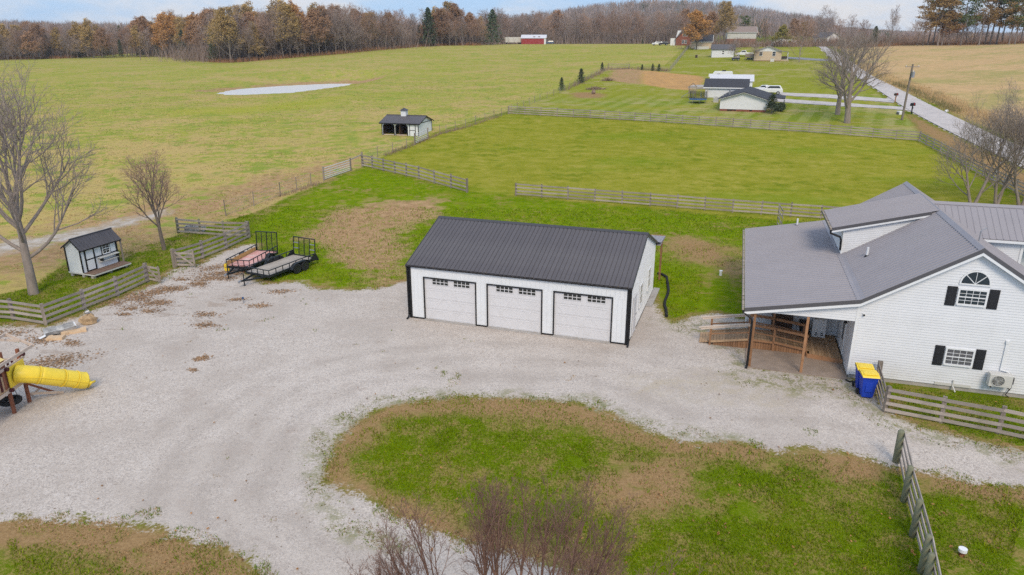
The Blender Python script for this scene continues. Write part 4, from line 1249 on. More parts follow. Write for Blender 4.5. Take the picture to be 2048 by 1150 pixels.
def wire_fence(label, px, spacing=3.0, h=1.15, group="wire fences round the pasture", rail=None, exact=False, stays=.3):
    pts = world_pts(px)
    ps = pts if exact else spread(pts, spacing)
    org = ps[0].copy()
    T = thing("wire_fence", label, "fence", org, 0, group)
    for p in ps:
        link_copy(TPOST, T, p - org, (random.uniform(-.05, .05), random.uniform(-.05, .05), random.uniform(0, 3)), (1.1, 1.1, h + random.uniform(-.05, .15)))
    for k in range(5):
        z = .12 + (h - .15) * k / 4
        MB().tube([p - org + Vector((0, 0, z)) for p in ps], .006, 4).build("wire", M["grey_steel"], T)
    if stays:
        mb = MB()
        for p, q in zip(ps[:-1], ps[1:]):
            n = max(2, int((q - p).length / stays))
            for i in range(1, n):
                b = p.lerp(q, i / n) - org
                mb.beam(b + Vector((0, 0, .08)), b + Vector((0, 0, h - .02)), .006, .006)
        tag(mb.build("wire_stays", M["grey_steel"], T), kind="stuff")
    return T

plank_fence("weathered four-board plank fence along the gravel by the playhouse and big bare tree", [(-160, 628), (-60, 634), (28, 640), (92, 650), (170, 619), (236, 592), (295, 564)], h=1.2, exact=True, thick=1.25)
plank_fence("weathered plank fence run between the double gate and the grass behind the trailers", [(350, 535), (406, 517), (453, 498), (498, 476)], h=1.25, exact=True, thick=1.25)
plank_fence("weathered plank fence with mossy posts at the back of the small tree's grass plot", [(357, 466), (402, 469.5), (449, 473), (496, 474)], h=1.2, exact=True, post=RPOST, side=-1, thick=1.1)
plank_fence("short weathered plank fence run ending in the open paddock beyond the brown patch", [(725, 333), (745, 336.5), (767, 342), (790, 347), (813, 352.5), (838, 358), (869, 367), (902, 376), (934, 385)], h=1.35, exact=True, thick=1.1)
plank_fence("long weathered plank fence behind the garage running towards the farmhouse roof", [(1032, 391), (1300, 412), (1522, 429), (1641, 438), (1720, 445), (1830, 453)], h=1.2, thick=1.1, spacing=2.6)
plank_fence("grey plank fence along the far side of the mown paddock below the neighbour's lawn", [(1018, 228), (1180, 236.5), (1300, 243.5), (1500, 257), (1700, 271.5), (1838, 283)], h=1.3, spacing=2.6)
plank_fence("grey plank fence on the road side of the paddock, seen through bare branches", [(1838, 283), (1880, 305), (1924, 330), (1965, 352), (2007, 373), (2055, 398), (2130, 440)], h=1.3, spacing=2.5)
plank_fence("weathered plank fence in front of the farmhouse wall beside the blue bins", [(1754, 770), (1768, 823), (1881, 845), (1996, 867), (2115, 893)], h=1.12, exact=True, thick=1.25, low=.16)
plank_fence("plank fence with round greenish posts in the foreground lawn below the driveway", [(1792, 924), (1807, 1003), (1824, 1073), (1841, 1145), (1848, 1186), (1862, 1262)], h=1.28, exact=True, post=RPOST, side=1, thick=1.25)
wire_fence("wire fence from the small plank enclosure up to the metal gate", [(452, 432), (508, 412), (561, 392), (594, 380), (622, 371)], exact=True, h=1.3)
wire_fence("wire fence between the paddock corner post and the pasture gate by the horse shelter", [(727, 332), (755, 314), (785, 305), (813, 296), (829, 290)], exact=True, h=1.2)
wire_fence("wire fence climbing from the horse shelter to the far paddock corner", [(880, 267), (892, 266), (911, 260), (931, 255), (951, 248), (970, 242), (988, 235), (1003, 231.5), (1016, 228)], exact=True, h=1.15)
wire_fence("wire fence along the neighbour's mown lawn lined with small cedars", [(1022, 224), (1080, 201), (1120, 186), (1165, 165), (1215, 138)], spacing=4.0, h=1.15, stays=0)
wire_fence("straight wire fence on the slope behind the orange bare dirt, up to the crest", [(1340, 143), (1352, 128), (1364, 112), (1373, 101), (1381, 93.5)], spacing=3.5, h=1.4, stays=.45)
wire_fence("low wire fence between the garden patch and the pasture, small cedars in it", [(1258, 137.5), (1309, 140.5), (1340, 143)], spacing=5, h=1.2, stays=0)
plank_fence("dark plank fence at the back of the neighbour's garden patch", [(1217, 137.5), (1258, 138)], h=1.35, nb=3, spacing=4.2)
wire_fence("low wire fence behind the cream house's white outbuilding", [(1366, 116), (1395, 116), (1421, 116)], spacing=4, h=1.2, stays=0)

def leaf_gate(label, p, q, h=1.1, nb=4, brace=True, group="wooden yard gates"):
    p, q = (ground(*p) if not isinstance(p, Vector) else p), (ground(*q) if not isinstance(q, Vector) else q)
    d = q - p
    T = thing("wooden_gate", label, "gate", p, math.atan2(d.y, d.x), group)
    L = d.xy.length
    for x in (.06, L - .06):
        box(x - .06, x + .06, -.04, -.008, .1, h + .08).build("stile", M["weathered_post"], T)
    for k in range(nb):
        z = .2 + (h - .3) * k / (nb - 1)
        b = link_copy(BOARD, T, (0, .01, z), None, (L, 1, .9))
    if brace:
        beam((.1, -.05, h), (L - .1, -.05, .18), .03, .12).build("brace", M["weathered"], T)
    return T
leaf_gate("short open wooden gate leaf at the end of the fence by the playhouse", (297, 563), (323, 568))
leaf_gate("wooden gate leaf with a diagonal brace standing on the gravel edge", (352, 535), (392, 535.5))
leaf_gate("narrow dark wooden gate seen edge-on in front of the long fence near the farmhouse", (1554, 450), (1562, 466), h=1.8)

def tube_gate(label, p, q, h=1.25, nb=6, ext=()):
    p, q = ground(*p), ground(*q)
    d = q - p
    T = thing("metal_gate", label, "gate", p, math.atan2(d.y, d.x), "pale metal field gates")
    L = d.xy.length; sl = (q.z - p.z) / L
    for x in (0, L):
        MB().tube([(x, 0, -.1 + sl * x), (x, 0, h + .2 + sl * x)], .09, 9).build("gate_post", M["weathered_post"], T)
    for k in range(nb):
        z = .15 + (h - .15) * (k / (nb - 1)) ** 1.15
        MB().tube([(.12, 0, z + sl * .12), (L - .12, 0, z + sl * (L - .12))], .045, 7).build("rail", M["gate_grey"], T)
    for i in range(1, 4):
        x = L * i / 4
        MB().beam((x, -.02, .15 + sl * x), (x, -.02, h + sl * x), .05, .02).build("upright", M["gate_grey"], T)
    return T
M["gate_grey"] = mat("galvanised_gate", (0.55, 0.53, 0.51), 0.5, .1, var=.1)
tube_gate("pale tubular metal gate in the wire fence left of the open paddock", (648, 361), (702, 342))
tube_gate("pale tubular metal gate standing in front of the horse shelter door", (830, 289), (856, 277.5), h=1.3)
beam_t = thing("fence_rail", "single weathered top rail from the metal gate to the tall paddock corner post", "rail", ground(704, 341))
_p, _q = ground(704, 341), ground(725, 333)
beam((0, 0, 1.25), _q - _p + Vector((0, 0, 1.35)), .1, .1).build("rail", M["weathered"], beam_t)
MB().cyl((_q - _p) + Vector((0, .05, -.1)), .1, 1.75, 10).build("corner_post", M["weathered_post"], beam_t)

# ------------------------------------------------------------------ trailers
M["trailer_deck"] = mat("trailer_deck_wood", (0.37, 0.32, 0.27), 0.85, var=.2, vscale=6, stretch=(.2, 2, 1), rand=.12)
M["pink_tarp"] = mat("pink_painted_plywood", (0.6, 0.31, 0.27), 0.7, var=.2, vscale=1.6, dirt=((0.62, 0.5, 0.46), 1.4, .7))
M["trailer_black"] = mat("trailer_black_paint", (0.013, 0.016, 0.018), 0.4, var=.2, spec=.4)
M["mesh_dark"] = mat("expanded_mesh", (0.03, 0.03, 0.03), .6)
M["plank_amber"] = mat("amber_side_board", (0.5, 0.3, 0.11), .75, var=.15)

def wheel(parent, x, y, r, w, rimm):
    t = MB()
    n = 24
    prof = [(r * .62, -w / 2), (r * .93, -w / 2), (r, -w * .3), (r, w * .3), (r * .93, w / 2), (r * .62, w / 2)]
    vs_ = []
    for i in range(n):
        a = 2 * math.pi * i / n
        for rr, yy in prof: vs_.append((x + rr * math.cos(a), y + yy, r + rr * math.sin(a)))
    k = len(prof)
    t.add(vs_, [(i * k + j, ((i + 1) % n) * k + j, ((i + 1) % n) * k + (j + 1) % k, i * k + (j + 1) % k) for i in range(n) for j in range(k)])
    wv = t.build("wheel", M["rubber"], parent, smooth=True)
    rm = MB()
    rm.tube([(x, y - w * .35, r), (x, y + w * .35, r)], r * .61, 18)
    s = -1 if y < 0 else 1
    rm.tube([(x, y + s * w * .34, r), (x, y + s * w * .5, r)], r * .22, 10)
    for i in range(5):
        a = 2 * math.pi * i / 5
        rm.beam((x, y + s * w * .4, r), (x + r * .55 * math.cos(a), y + s * w * .38, r + r * .55 * math.sin(a)), r * .2, .03, (0, 1, 0))
    rm.build("rim", rimm, wv)
    return wv

def trailer(label, loc, rz, L, W, dz, rail, axles, deckm, wheel_r, gate_h, gate_style, rimm):
    """local: x along the bed (tongue at -x, gate at +L), y across, origin under the front middle of the bed"""
    T = thing("utility_trailer", label, "trailer", loc, rz, "trailers parked by the gravel")
    K = M["trailer_black"]
    f = MB()
    for y in (-W / 2, W / 2 - .06): f.box(0, L, y, y + .06, dz - .16, dz - .005)
    for x in (0, L - .06): f.box(x, x + .06, -W / 2 + .061, W / 2 - .061, dz - .16, dz - .005)
    for i in range(1, 5): f.box(L * i / 5 - .03, L * i / 5 + .03, -W / 2 + .061, W / 2 - .061, dz - .13, dz - .045)
    f.build("frame", K, T)
    nb = 7
    for i in range(nb):
        y0 = -W / 2 + .07 + (W - .14) * i / nb
        box(.065, L - .065, y0 + .004, y0 + (W - .14) / nb - .004, dz - .043, dz - .002 + random.uniform(-.003, .003)).build("deck_plank", deckm, T)
    # top rails and stanchions on three sides
    for y in (-W / 2 + .03, W / 2 - .03):
        MB().beam((0, y, dz + rail), (L, y, dz + rail), .05, .05).build("top_rail", K, T)
    MB().beam((.03, -W / 2 + .056, dz + rail), (.03, W / 2 - .056, dz + rail), .05, .05).build("top_rail", K, T)
    n = 7
    for i in range(n + 1):
        for y in (-W / 2 + .03, W / 2 - .03):
            x = .03 + (L - .06) * i / n
            beam((x, y, dz - .004), (x, y, dz + rail - .026), .04, .04).build("stanchion", K, T)
    for i in range(1, 4):
        y = -W / 2 + W * i / 4
        beam((.03, y, dz - .004), (.03, y, dz + rail - .026), .04, .04).build("stanchion", K, T)
    # tongue, coupler, jack
    tg = MB()
    for s in (-1, 1): tg.beam((.3, s * W * .3, dz - .2), (-1.15, s * .05, dz - .14), .07, .1)
    tg.beam((-1.1, 0, dz - .14), (-1.42, 0, dz - .12), .1, .1)
    tg.build("tongue", K, T)
    MB().beam((-1.4, 0, dz - .1), (-1.6, 0, dz - .12), .1, .09).cyl((-1.56, 0, dz - .2), .05, .08, 10).build("coupler", M["grey_steel"], T)
    MB().cyl((-1.05, .1, .0), .035, dz + .25, 10).beam((-1.05, .1, dz + .25), (-1.05, .28, dz + .25), .03, .03).cyl((-1.05, .1, .0), .09, .02, 10).build("jack", K, T)
    # wheels and fenders
    xc = L * .62
    xs = [xc] if axles == 1 else [xc - wheel_r * 1.07, xc + wheel_r * 1.07]
    for s in (-1, 1):
        y = s * (W / 2 + .15)
        for x in xs: wheel(T, x, y, wheel_r, .19, rimm)
        fd = MB()
        rr = wheel_r + .07
        x0, x1 = xs[0] - rr - .02, xs[-1] + rr + .02
        topz = wheel_r * 2 + .06
        pts = [(x0 - .1, wheel_r + .05), (x0 + .14, topz - .06), (x0 + .3, topz), (x1 - .3, topz), (x1 - .14, topz - .06), (x1 + .1, wheel_r + .05)]
        ya, yb = sorted((s * (W / 2 + .01), s * (W / 2 + .27)))
        for (p, q) in zip(pts[:-1], pts[1:]):
            fd.add([(p[0], ya, p[1]), (p[0], yb, p[1]), (q[0], yb, q[1]), (q[0], ya, q[1]), (p[0], ya, p[1] - .02), (p[0], yb, p[1] - .02), (q[0], yb, q[1] - .02), (q[0], ya, q[1] - .02)],
                   [(0, 1, 2, 3), (7, 6, 5, 4), (0, 4, 5, 1), (2, 6, 7, 3), (1, 5, 6, 2), (0, 3, 7, 4)])
        # inner skirt
        yi = s * (W / 2 + .012)
        fd.prism([(x0 - .1, wheel_r + .05)] + pts[1:-1] + [(x1 + .1, wheel_r + .05)], 'y', min(yi, yi + s * .012), max(yi, yi + s * .012))
        fd.build("fender", K, T)
        box(L - .02, L + .0, s * (W / 2 - .1) - .07, s * (W / 2 - .1) + .07, dz - .15, dz - .09).build("tail_light", M["tail_red"], T)
    # ramp gate standing up at the rear
    g = MB()
    gx = L + .03
    lean = .12
    def gp(y, z): return (gx + lean * (z - dz) / gate_h, y, z)
    hw_ = W / 2 - .06
    z0, z1 = dz + .02, dz + gate_h
    for y in (-hw_, hw_): g.beam(gp(y, z0), gp(y, z1), .055, .05, (1, 0, 0))
    g.beam(gp(-hw_, z1), gp(hw_, z1), .05, .055, (0, 0, 1)).beam(gp(-hw_, z0), gp(hw_, z0), .05, .05)
    go = g.build("ramp_gate", K, T)
    for i in range(1, 4):
        y = -hw_ + 2 * hw_ * i / 4
        beam(gp(y, z0 + .025), gp(y, z1 - .026), .04, .04, (1, 0, 0)).build("gate_bar", K, go)
    if gate_style == 'rungs':
        for (ya, yb) in ((-hw_, -hw_ / 2), (hw_ / 2, hw_)):
            for t in (.38, .68):
                z = z0 + (z1 - z0) * t
                beam(gp(ya + .02, z), gp(yb - .02, z), .06, .05).build("rung", M["grey_steel"], go)
    ms = MB()
    ya, yb = (-hw_, hw_) if gate_style == 'mesh' else (-hw_ / 2, hw_ / 2)
    k = int((yb - ya) / .075)
    for i in range(1, k):
        y = ya + (yb - ya) * i / k
        ms.beam(gp(y, z0), gp(y, z1), .006, .006, (1, 0, 0))
    for i in range(1, int(gate_h / .075)):
        z = z0 + .075 * i
        ms.beam(gp(ya, z), gp(yb, z), .006, .006)
    tag(ms.build("gate_mesh", M["mesh_dark"], go), kind="stuff")
    if gate_style == 'rungs':
        for s in (-1, 1):
            MB().prism([(L - .6, dz - .02), (L + .28, dz - .25), (L + .28, dz - .12), (L + .02, dz + .34), (L - .1, dz + .34)], 'y', s * (W / 2 + .01) - .02, s * (W / 2 + .01) + .02).build("rear_gusset", K, T)
    return T
M["tail_red"] = mat("tail_light_red", (0.4, 0.01, 0.01), .3)
M["rim_black"] = mat("black_rim", (0.05, 0.05, 0.05), .35, .5)
M["rim_grey"] = mat("grey_rim", (0.45, 0.46, 0.47), .4, .3)
def along(px, z, L, W, ang):
    """origin of a bed whose near front corner rail stands over photo point px at height z"""
    x, y = at_z(px[0], px[1], z)
    return x, y
_a = math.radians(64)
x_, y_ = at_z(513.5, 537.7, .82)            # middle of the front rail of the double-axle trailer
trailer("black tandem-axle utility trailer with bare plank deck and upright ramp gate with rungs", (x_, y_, 0), _a, 4.35, 2.0, .52, .3, 2, M["trailer_deck"], .34, 1.25, 'rungs', M["rim_black"])
_a1 = math.radians(79)
x_, y_ = at_z(474.5, 519.6, .95)
t1 = trailer("smaller black single-axle trailer with a pink deck and upright mesh ramp gate", (x_, y_, 0), _a1, 3.75, 1.7, .5, .42, 1, M["pink_tarp"], .36, 1.35, 'mesh', M["rim_grey"])
box(.08, 3.6, .87 - .075, .87 - .055, .52, .8).build("side_board", M["plank_amber"], t1)
sh_ = MB()
nx, ny = 14, 7
vv = [(.12 + 3.5 * i / nx, -.77 + 1.5 * j / ny, .515 + .035 * abs(math.sin(i * 1.7 + j * .8)) * (0 if j in (0,) else 1)) for i in range(nx + 1) for j in range(ny + 1)]
sh_.add(vv, [(i * (ny + 1) + j, (i + 1) * (ny + 1) + j, (i + 1) * (ny + 1) + j + 1, i * (ny + 1) + j + 1) for i in range(nx) for j in range(ny)])
tp = sh_.build("pink_tarpaulin", M["pink_tarp"], None, smooth=True)
tp.location = (x_, y_, 0); tp.rotation_euler = (0, 0, _a1)
tag(tp, "crumpled faded pink tarpaulin lying over the deck of the smaller trailer", "tarpaulin")

p = ground(454.5, 541)
jug = thing("yellow_jerrycan", "small yellow can standing by the tongue of the smaller trailer", "can", p, .3)
MB().prism([(-.15, 0), (.15, 0), (.16, .05), (.16, .42), (.08, .5), (-.1, .5), (-.16, .42), (-.16, .05)], 'y', -.1, .1).build("body", M["yellow"], jug, bevel=.02)
MB().cyl((-.06, 0, .5), .035, .06, 10).build("cap", M["black_metal"], jug)
MB().tube([(.02, 0, .5), (.03, 0, .56), (.12, 0, .54), (.14, 0, .46)], .018, 8).build("handle", M["yellow"], jug)

# ------------------------------------------------------------------ playhouse
def playhouse():
    o = Vector((-27.67, 44.07, 0))
    T = thing("playhouse", "little white playhouse with black trim, ribbed grey roof and front deck", "playhouse", o, math.radians(70.5))
    Lx, D = 2.78, 1.34
    fz = .33
    # skid blocks, floor, deck
    for x in (.12, 1.4, 2.65):
        for y in (-.6, .15, 1.15): box(x - .1, x + .1, y - .1, y + .1, -.05, fz - .13).build("foot_block", M["concrete"], T)
    box(-.02, Lx + .02, 0.0, D, fz - .13, fz - .03).build("skid_floor", M["ac_white"], T)
    box(-.02, Lx + .1, -.9, -.001, fz - .13, fz - .035).build("deck_frame", M["ac_white"], T)
    for i in range(7):
        y = -.9 + i * .128
        box(-.03, Lx + .12, y + .003, y + .125, fz - .034, fz - .006).build("deck_board", M["deck_brown"], T)
    zf, zb, zr, yr = 1.86, 1.98, 2.5, .55
    g = [(0, fz - .028), (D, fz - .028), (D, zb), (yr, zr), (0, zf + .1)]
    MB().prism(g, 'x', 0, .05).build("end_wall", M["white_metal"], T)
    MB().prism(g, 'x', Lx - .05, Lx).build("end_wall", M["white_metal"], T)
    box(.051, Lx - .051, D - .05, D - .002, fz - .028, zb).build("back_wall", M["white_metal"], T)
    box(.051, Lx - .051, .02, .07, fz - .028, zf + .1).build("front_wall", M["white_metal"], T)
    K = M["black_metal"]
    def tr(x0, x1, z0, z1, d=.02): return box(x0, x1, .0 - d, .018, z0, z1).build("trim", K, T)
    # front trims: corner, door frame, mid rail, window surround
    box(-.025, .0, -.02, .1, fz, zf + .08).build("corner_trim", K, T)
    box(-.025, 0, D - .1, D + .02, fz, zb).build("corner_trim", K, T)
    box(Lx - .1, Lx + .02, -.022, .018, fz, zf + .08).build("corner_trim", K, T)
    tr(.25, .33, fz, zf + .06); tr(.93, 1.01, fz, zf + .06)
    tr(.331, .929, 1.06, 1.14); tr(.331, .929, fz, fz + .07)
    tr(1.011, Lx - .101, 1.08, 1.14)
    tr(1.53, 1.58, 1.141, zf + .06); tr(2.18, 2.23, 1.141, zf + .06); tr(1.581, 2.179, zf - .02, zf + .06)
    box(.36, .9, -.012, .017, fz + .07, zf - .04).build("door", M["white_trim"], T)
    w = window(T, 1.88, .0, 1.2, zf - .07, .5, 2, 2, M["white_trim"], M["glass_dark"], fw=.04)
    # counter shelf under the window
    sf = MB().box(1.15, Lx - .12, -.28, -.0, 1.0, 1.05).box(1.2, Lx - .15, -.2, -.0, .72, .77)
    sf.build("counter", M["ac_white"], T)
    for x in (1.32, Lx - .22): box(x, x + .08, -.24, -.025, .78, .99).build("counter_bracket", K, T)
    # roof
    sfr = math.atan2(zr - (zf + .12), yr + .02)
    r = MB()
    e = Vector((-.14, -.2, zr + .03 - math.tan(sfr) * (yr + .2)))
    vdir = Vector((0, math.cos(sfr), math.sin(sfr)))
    pw = .23
    Lr = Lx + .42
    n = int(Lr / pw)
    pm = ribbed(MB(), (0, 0, 0), (1, 0, 0), vdir, Lr / n, (yr + .2) / math.cos(sfr), 9, .02, .04, 0.001)
    first = pm.build("roof_panel", M["charcoal_roof"], T); first.location = e
    for i in range(1, n): link_copy(first, T, e + Vector((Lr / n * i, 0, 0)))
    sbk = math.atan2(zr - zb, D - yr)
    bk = ribbed(MB(), (-.14, D + .12, zr + .03 - math.tan(sbk) * (D + .12 - yr)), (1, 0, 0), Vector((0, -math.cos(sbk), math.sin(sbk))), Lr, (D + .12 - yr) / math.cos(sbk), pw, .02, .04, 0, Vector((0, math.sin(sbk), math.cos(sbk))))
    bk.build("roof_back", M["charcoal_roof"], T)
    MB().tube([(-.16, yr, zr + .05), (Lx + .3, yr, zr + .05)], .045, 6).build("ridge_cap", M["charcoal_cap"], T)
    for x in (-.16,):
        MB().prism([(-.2, e.z - .01), (yr, zr + .02), (yr, zr - .07), (-.2, e.z - .1)], 'x', x, x + .025).build("rake_trim", K, T)
        MB().prism([(D + .12, zr + .02 - math.tan(sbk) * (D + .12 - yr)), (yr, zr + .02), (yr, zr - .07), (D + .12, zr - .07 - math.tan(sbk) * (D + .12 - yr))], 'x', x, x + .025).build("rake_trim", K, T)
    beam((-.14, -.18, e.z - .05), (Lx + .28, -.18, e.z - .05), .03, .07).build("eave_trim", K, T)
    box(Lx + .18, Lx + .26, -.16, -.08, fz - .02, e.z + .0).build("porch_post", M["weathered_post"], T)
M["deck_brown"] = mat("brown_deck_board", (0.19, 0.12, 0.085), .8, var=.15, rand=.12)
playhouse()

# ------------------------------------------------------------------ play tower with tube slide, half out of the picture
M["red_wood"] = mat("red_stained_timber", (0.24, 0.09, 0.05), .75, var=.2, rand=.1)
M["maroon"] = mat("maroon_plastic", (0.07, 0.012, 0.018), .5)
M["pale_timber"] = mat("bleached_timber", (0.55, 0.44, 0.36), .85, var=.15, vscale=7)
M["canopy_y"] = mat("yellow_canopy_vinyl", (0.72, 0.55, 0.22), .6, var=.1)
def play_tower():
    T = thing("play_tower", "timber play tower with a yellow tube slide standing on the gravel", "play set", (-20.45, 26.1, 0), 0)
    R = M["red_wood"]
    xs, ys = (0.0, -1.3), (0.05, 1.02, -1.7)
    def post(x, y, z): box(x - .055, x + .055, y - .055, y + .055, -.05, z).build("post", R, T)
    for x in xs:
        for y in ys: post(x, y, 2.72 if y < .5 else 2.45)
    # floor, beams
    box(-1.4, .1, -1.8, 1.1, 1.12, 1.17).build("floor", M["deckwood"], T)
    beam((.08, -1.9, 1.05), (.08, 1.2, 1.05), .04, .16).build("floor_beam", M["pale_timber"], T)
    beam((-1.38, -1.9, 1.05), (-1.38, 1.2, 1.05), .04, .16).build("floor_beam", M["pale_timber"], T)
    beam((.09, -1.9, 2.02), (.09, 1.2, 2.02), .04, .1).build("rail", M["pale_timber"], T)
    beam((-1.3, 1.08, 1.95), (.05, 1.08, 1.95), .04, .1).build("rail", M["pale_timber"], T)
    for i in range(7):
        y = -1.6 + i * .24
        box(.03, .07, y, y + .09, 1.14, 1.97).build("slat", M["maroon"] if i % 2 else R, T)
    for i in range(6):
        x = -1.2 + i * .2
        box(x, x + .09, 1.03, 1.07, 1.18, 1.9).build("slat", M["maroon"], T)
    # roof frame: eave beams, rafters, strip of canopy
    ez, pz = 2.5, 3.0
    beam((.5, -2.3, ez), (.5, 1.3, ez), .05, .12).build("eave_beam", M["pale_timber"], T)
    for y in (-1.7, 1.28):
        beam((.55, y, ez - .02), (-.52, y, pz), .05, .11).build("rafter", M["pale_timber"], T)
        beam((-1.6, y, ez - .02), (-.52, y, pz + .001), .05, .11).build("rafter", M["pale_timber"], T)
    beam((-.52, -2.1, pz), (-.52, 1.3, pz), .05, .11).build("ridge_beam", M["pale_timber"], T)
    beam((-1.0, 1.24, 2.78), (.05, 1.24, 2.72), .04, .1).build("collar", M["pale_timber"], T)
    c = MB()
    for (ya, yb) in ((-2.2, -.35),):
        c.add([(.45, ya, ez + .1), (.45, yb, ez + .1), (-.52, yb, pz + .1), (-.52, ya, pz + .1), (-1.5, yb, ez + .1), (-1.5, ya, ez + .1)], [(0, 1, 2, 3), (3, 2, 4, 5)])
    c.build("canopy", M["canopy_y"], T)
    # slide panel, tube in sections with flanges, open exit lip
    box(.1, .14, .02, 1.05, 1.15, 2.0).build("slide_panel", M["yellow"], T)
    path = [Vector(q) for q in ((.12, .52, 1.56), (.42, .62, 1.5), (.75, .88, 1.32), (1.05, 1.24, 1.07), (1.32, 1.62, .82), (1.5, 1.86, .66), (1.66, 2.08, .5), (1.76, 2.22, .43))]
    # smooth the centreline
    fine = []
    for i in range(len(path) - 1):
        p0, p1, p2, p3 = path[max(i - 1, 0)], path[i], path[i + 1], path[min(i + 2, len(path) - 1)]
        for k in range(4):
            t = k / 4
            fine.append(.5 * ((2 * p1) + (-p0 + p2) * t + (2 * p0 - 5 * p1 + 4 * p2 - p3) * t * t + (-p0 + 3 * p1 - 3 * p2 + p3) * t ** 3))
    fine.append(path[-1])
    segs = [fine[0:9], fine[8:16], fine[15:22], fine[21:29]]
    sl = None
    for k, sg in enumerate(segs):
        o_ = MB().tube(sg, .37, 20, cap=False).build("slide_tube", M["yellow"], T, smooth=True)
        o_.modifiers.new("shell", 'SOLIDIFY').thickness = .015
        d = (sg[-1] - sg[-2]).normalized()
        if k < 3:
            MB().tube([sg[-1] - d * .025, sg[-1] + d * .025], .39, 20).build("flange", M["yellow"], T, smooth=False)
    # flange line along the side of the tube
    side = MB()
    for (a, b) in zip(fine[1:-2], fine[2:-1]):
        d = (b - a).normalized(); s = Vector((d.y, -d.x, 0)).normalized()
        side.beam(a + s * .372, b + s * .372, .05, .02)
    side.build("seam", M["yellow"], T)
    e = fine[-1]; d = (fine[-1] - fine[-3]); d.z = 0; d.normalize(); s = Vector((d.y, -d.x, 0))
    lip = MB()
    n = 9
    ring = []
    for k in range(n):
        t = math.pi + math.pi * k / (n - 1)
        ring.append((math.cos(t), math.sin(t)))
    vs_ = []
    for f_, rr in ((0, .37), (.14, .36), (.28, .33)):
        for (cx, cz) in ring:
            zz = e.z + cz * rr * (1 if f_ == 0 else .55) - .08 * f_
            vs_.append(e + d * f_ + s * cx * rr + Vector((0, 0, zz - e.z)))
    lip.add(vs_, [(r * n + k, r * n + k + 1, (r + 1) * n + k + 1, (r + 1) * n + k) for r in range(2) for k in range(n - 1)])
    lo = lip.build("slide_lip", M["yellow"], T, smooth=True); lo.modifiers.new("shell", 'SOLIDIFY').thickness = .03
    # braces and ladder under the slide
    for a, b, m_ in (((0, 1.0, .9), (.55, 1.92, .0), R), ((-.1, 1.1, .35), (.95, 1.86, .04), M["pale_timber"]), ((-.2, 1.5, .05), (.25, 1.55, .45), M["pale_timber"])):
        beam(a, b, .09, .09).build("brace", m_, T)
    for (x, y, z) in ((.12, 1.07, 2.2), (.13, .0, 1.08), (.13, .0, 2.0)):
        MB().tube([(x - .02, y, z), (x + .09, y, z)], .085, 12).build("post_cap", M["maroon"], T)
    # tyre swing hangs from the floor beam: its own thing
    c0 = Vector((-20.72, 26.45, .42))
    S = thing("tyre_swing", "black tyre swing hanging flat under the play tower by three chains", "tyre swing", c0, 0)
    t = MB(); n, m_ = 28, 12
    vs_ = []
    for i in range(n):
        a = 2 * math.pi * i / n
        for j in range(m_):
            b = 2 * math.pi * j / m_
            rr = .31 + .1 * math.copysign(abs(math.cos(b)) ** .7, math.cos(b))
            vs_.append((rr * math.cos(a), rr * math.sin(a), .1 * math.copysign(abs(math.sin(b)) ** .7, math.sin(b))))
    t.add(vs_, [(i * m_ + j, ((i + 1) % n) * m_ + j, ((i + 1) % n) * m_ + (j + 1) % m_, i * m_ + (j + 1) % m_) for i in range(n) for j in range(m_)])
    t.build("tyre", M["rubber"], S, smooth=True)
    for a in (.3, 2.4, 4.5):
        MB().tube([(.31 * math.cos(a), .31 * math.sin(a), .09), (.1 * math.cos(a) + .12, .1 * math.sin(a), .62)], .012, 6).build("chain", M["black_metal"], S)
play_tower()

# ------------------------------------------------------------------ debris on the gravel by the fence
def lump(mb, c, r, seed, sq=.7, n=10, m=6):
    rg = random.Random(seed)
    vs_ = []
    for j in range(m + 1):
        th_ = math.pi * j / m
        for i in range(n):
            a = 2 * math.pi * i / n
            k = 1 + rg.uniform(-.22, .22)
            vs_.append((c[0] + r * k * math.sin(th_) * math.cos(a), c[1] + r * k * math.sin(th_) * math.sin(a), c[2] + r * sq * k * math.cos(th_)))
    mb.add(vs_, [(j * n + i, j * n + (i + 1) % n, (j + 1) * n + (i + 1) % n, (j + 1) * n + i) for j in range(m) for i in range(n)])
    return mb
M["tan_rock"] = mat("tan_rock", (0.4, 0.27, 0.15), .9, var=.3, vscale=6, bump=.6, bscale=14)
M["tan_board"] = mat("tan_foam_board", (0.6, 0.42, 0.26), .85, var=.15, vscale=5)
M["tub_grey"] = mat("scuffed_grey_sheet", (0.33, 0.33, 0.33), .6, var=.4, vscale=5, dirt=((0.65, 0.64, 0.62), 3, .6))
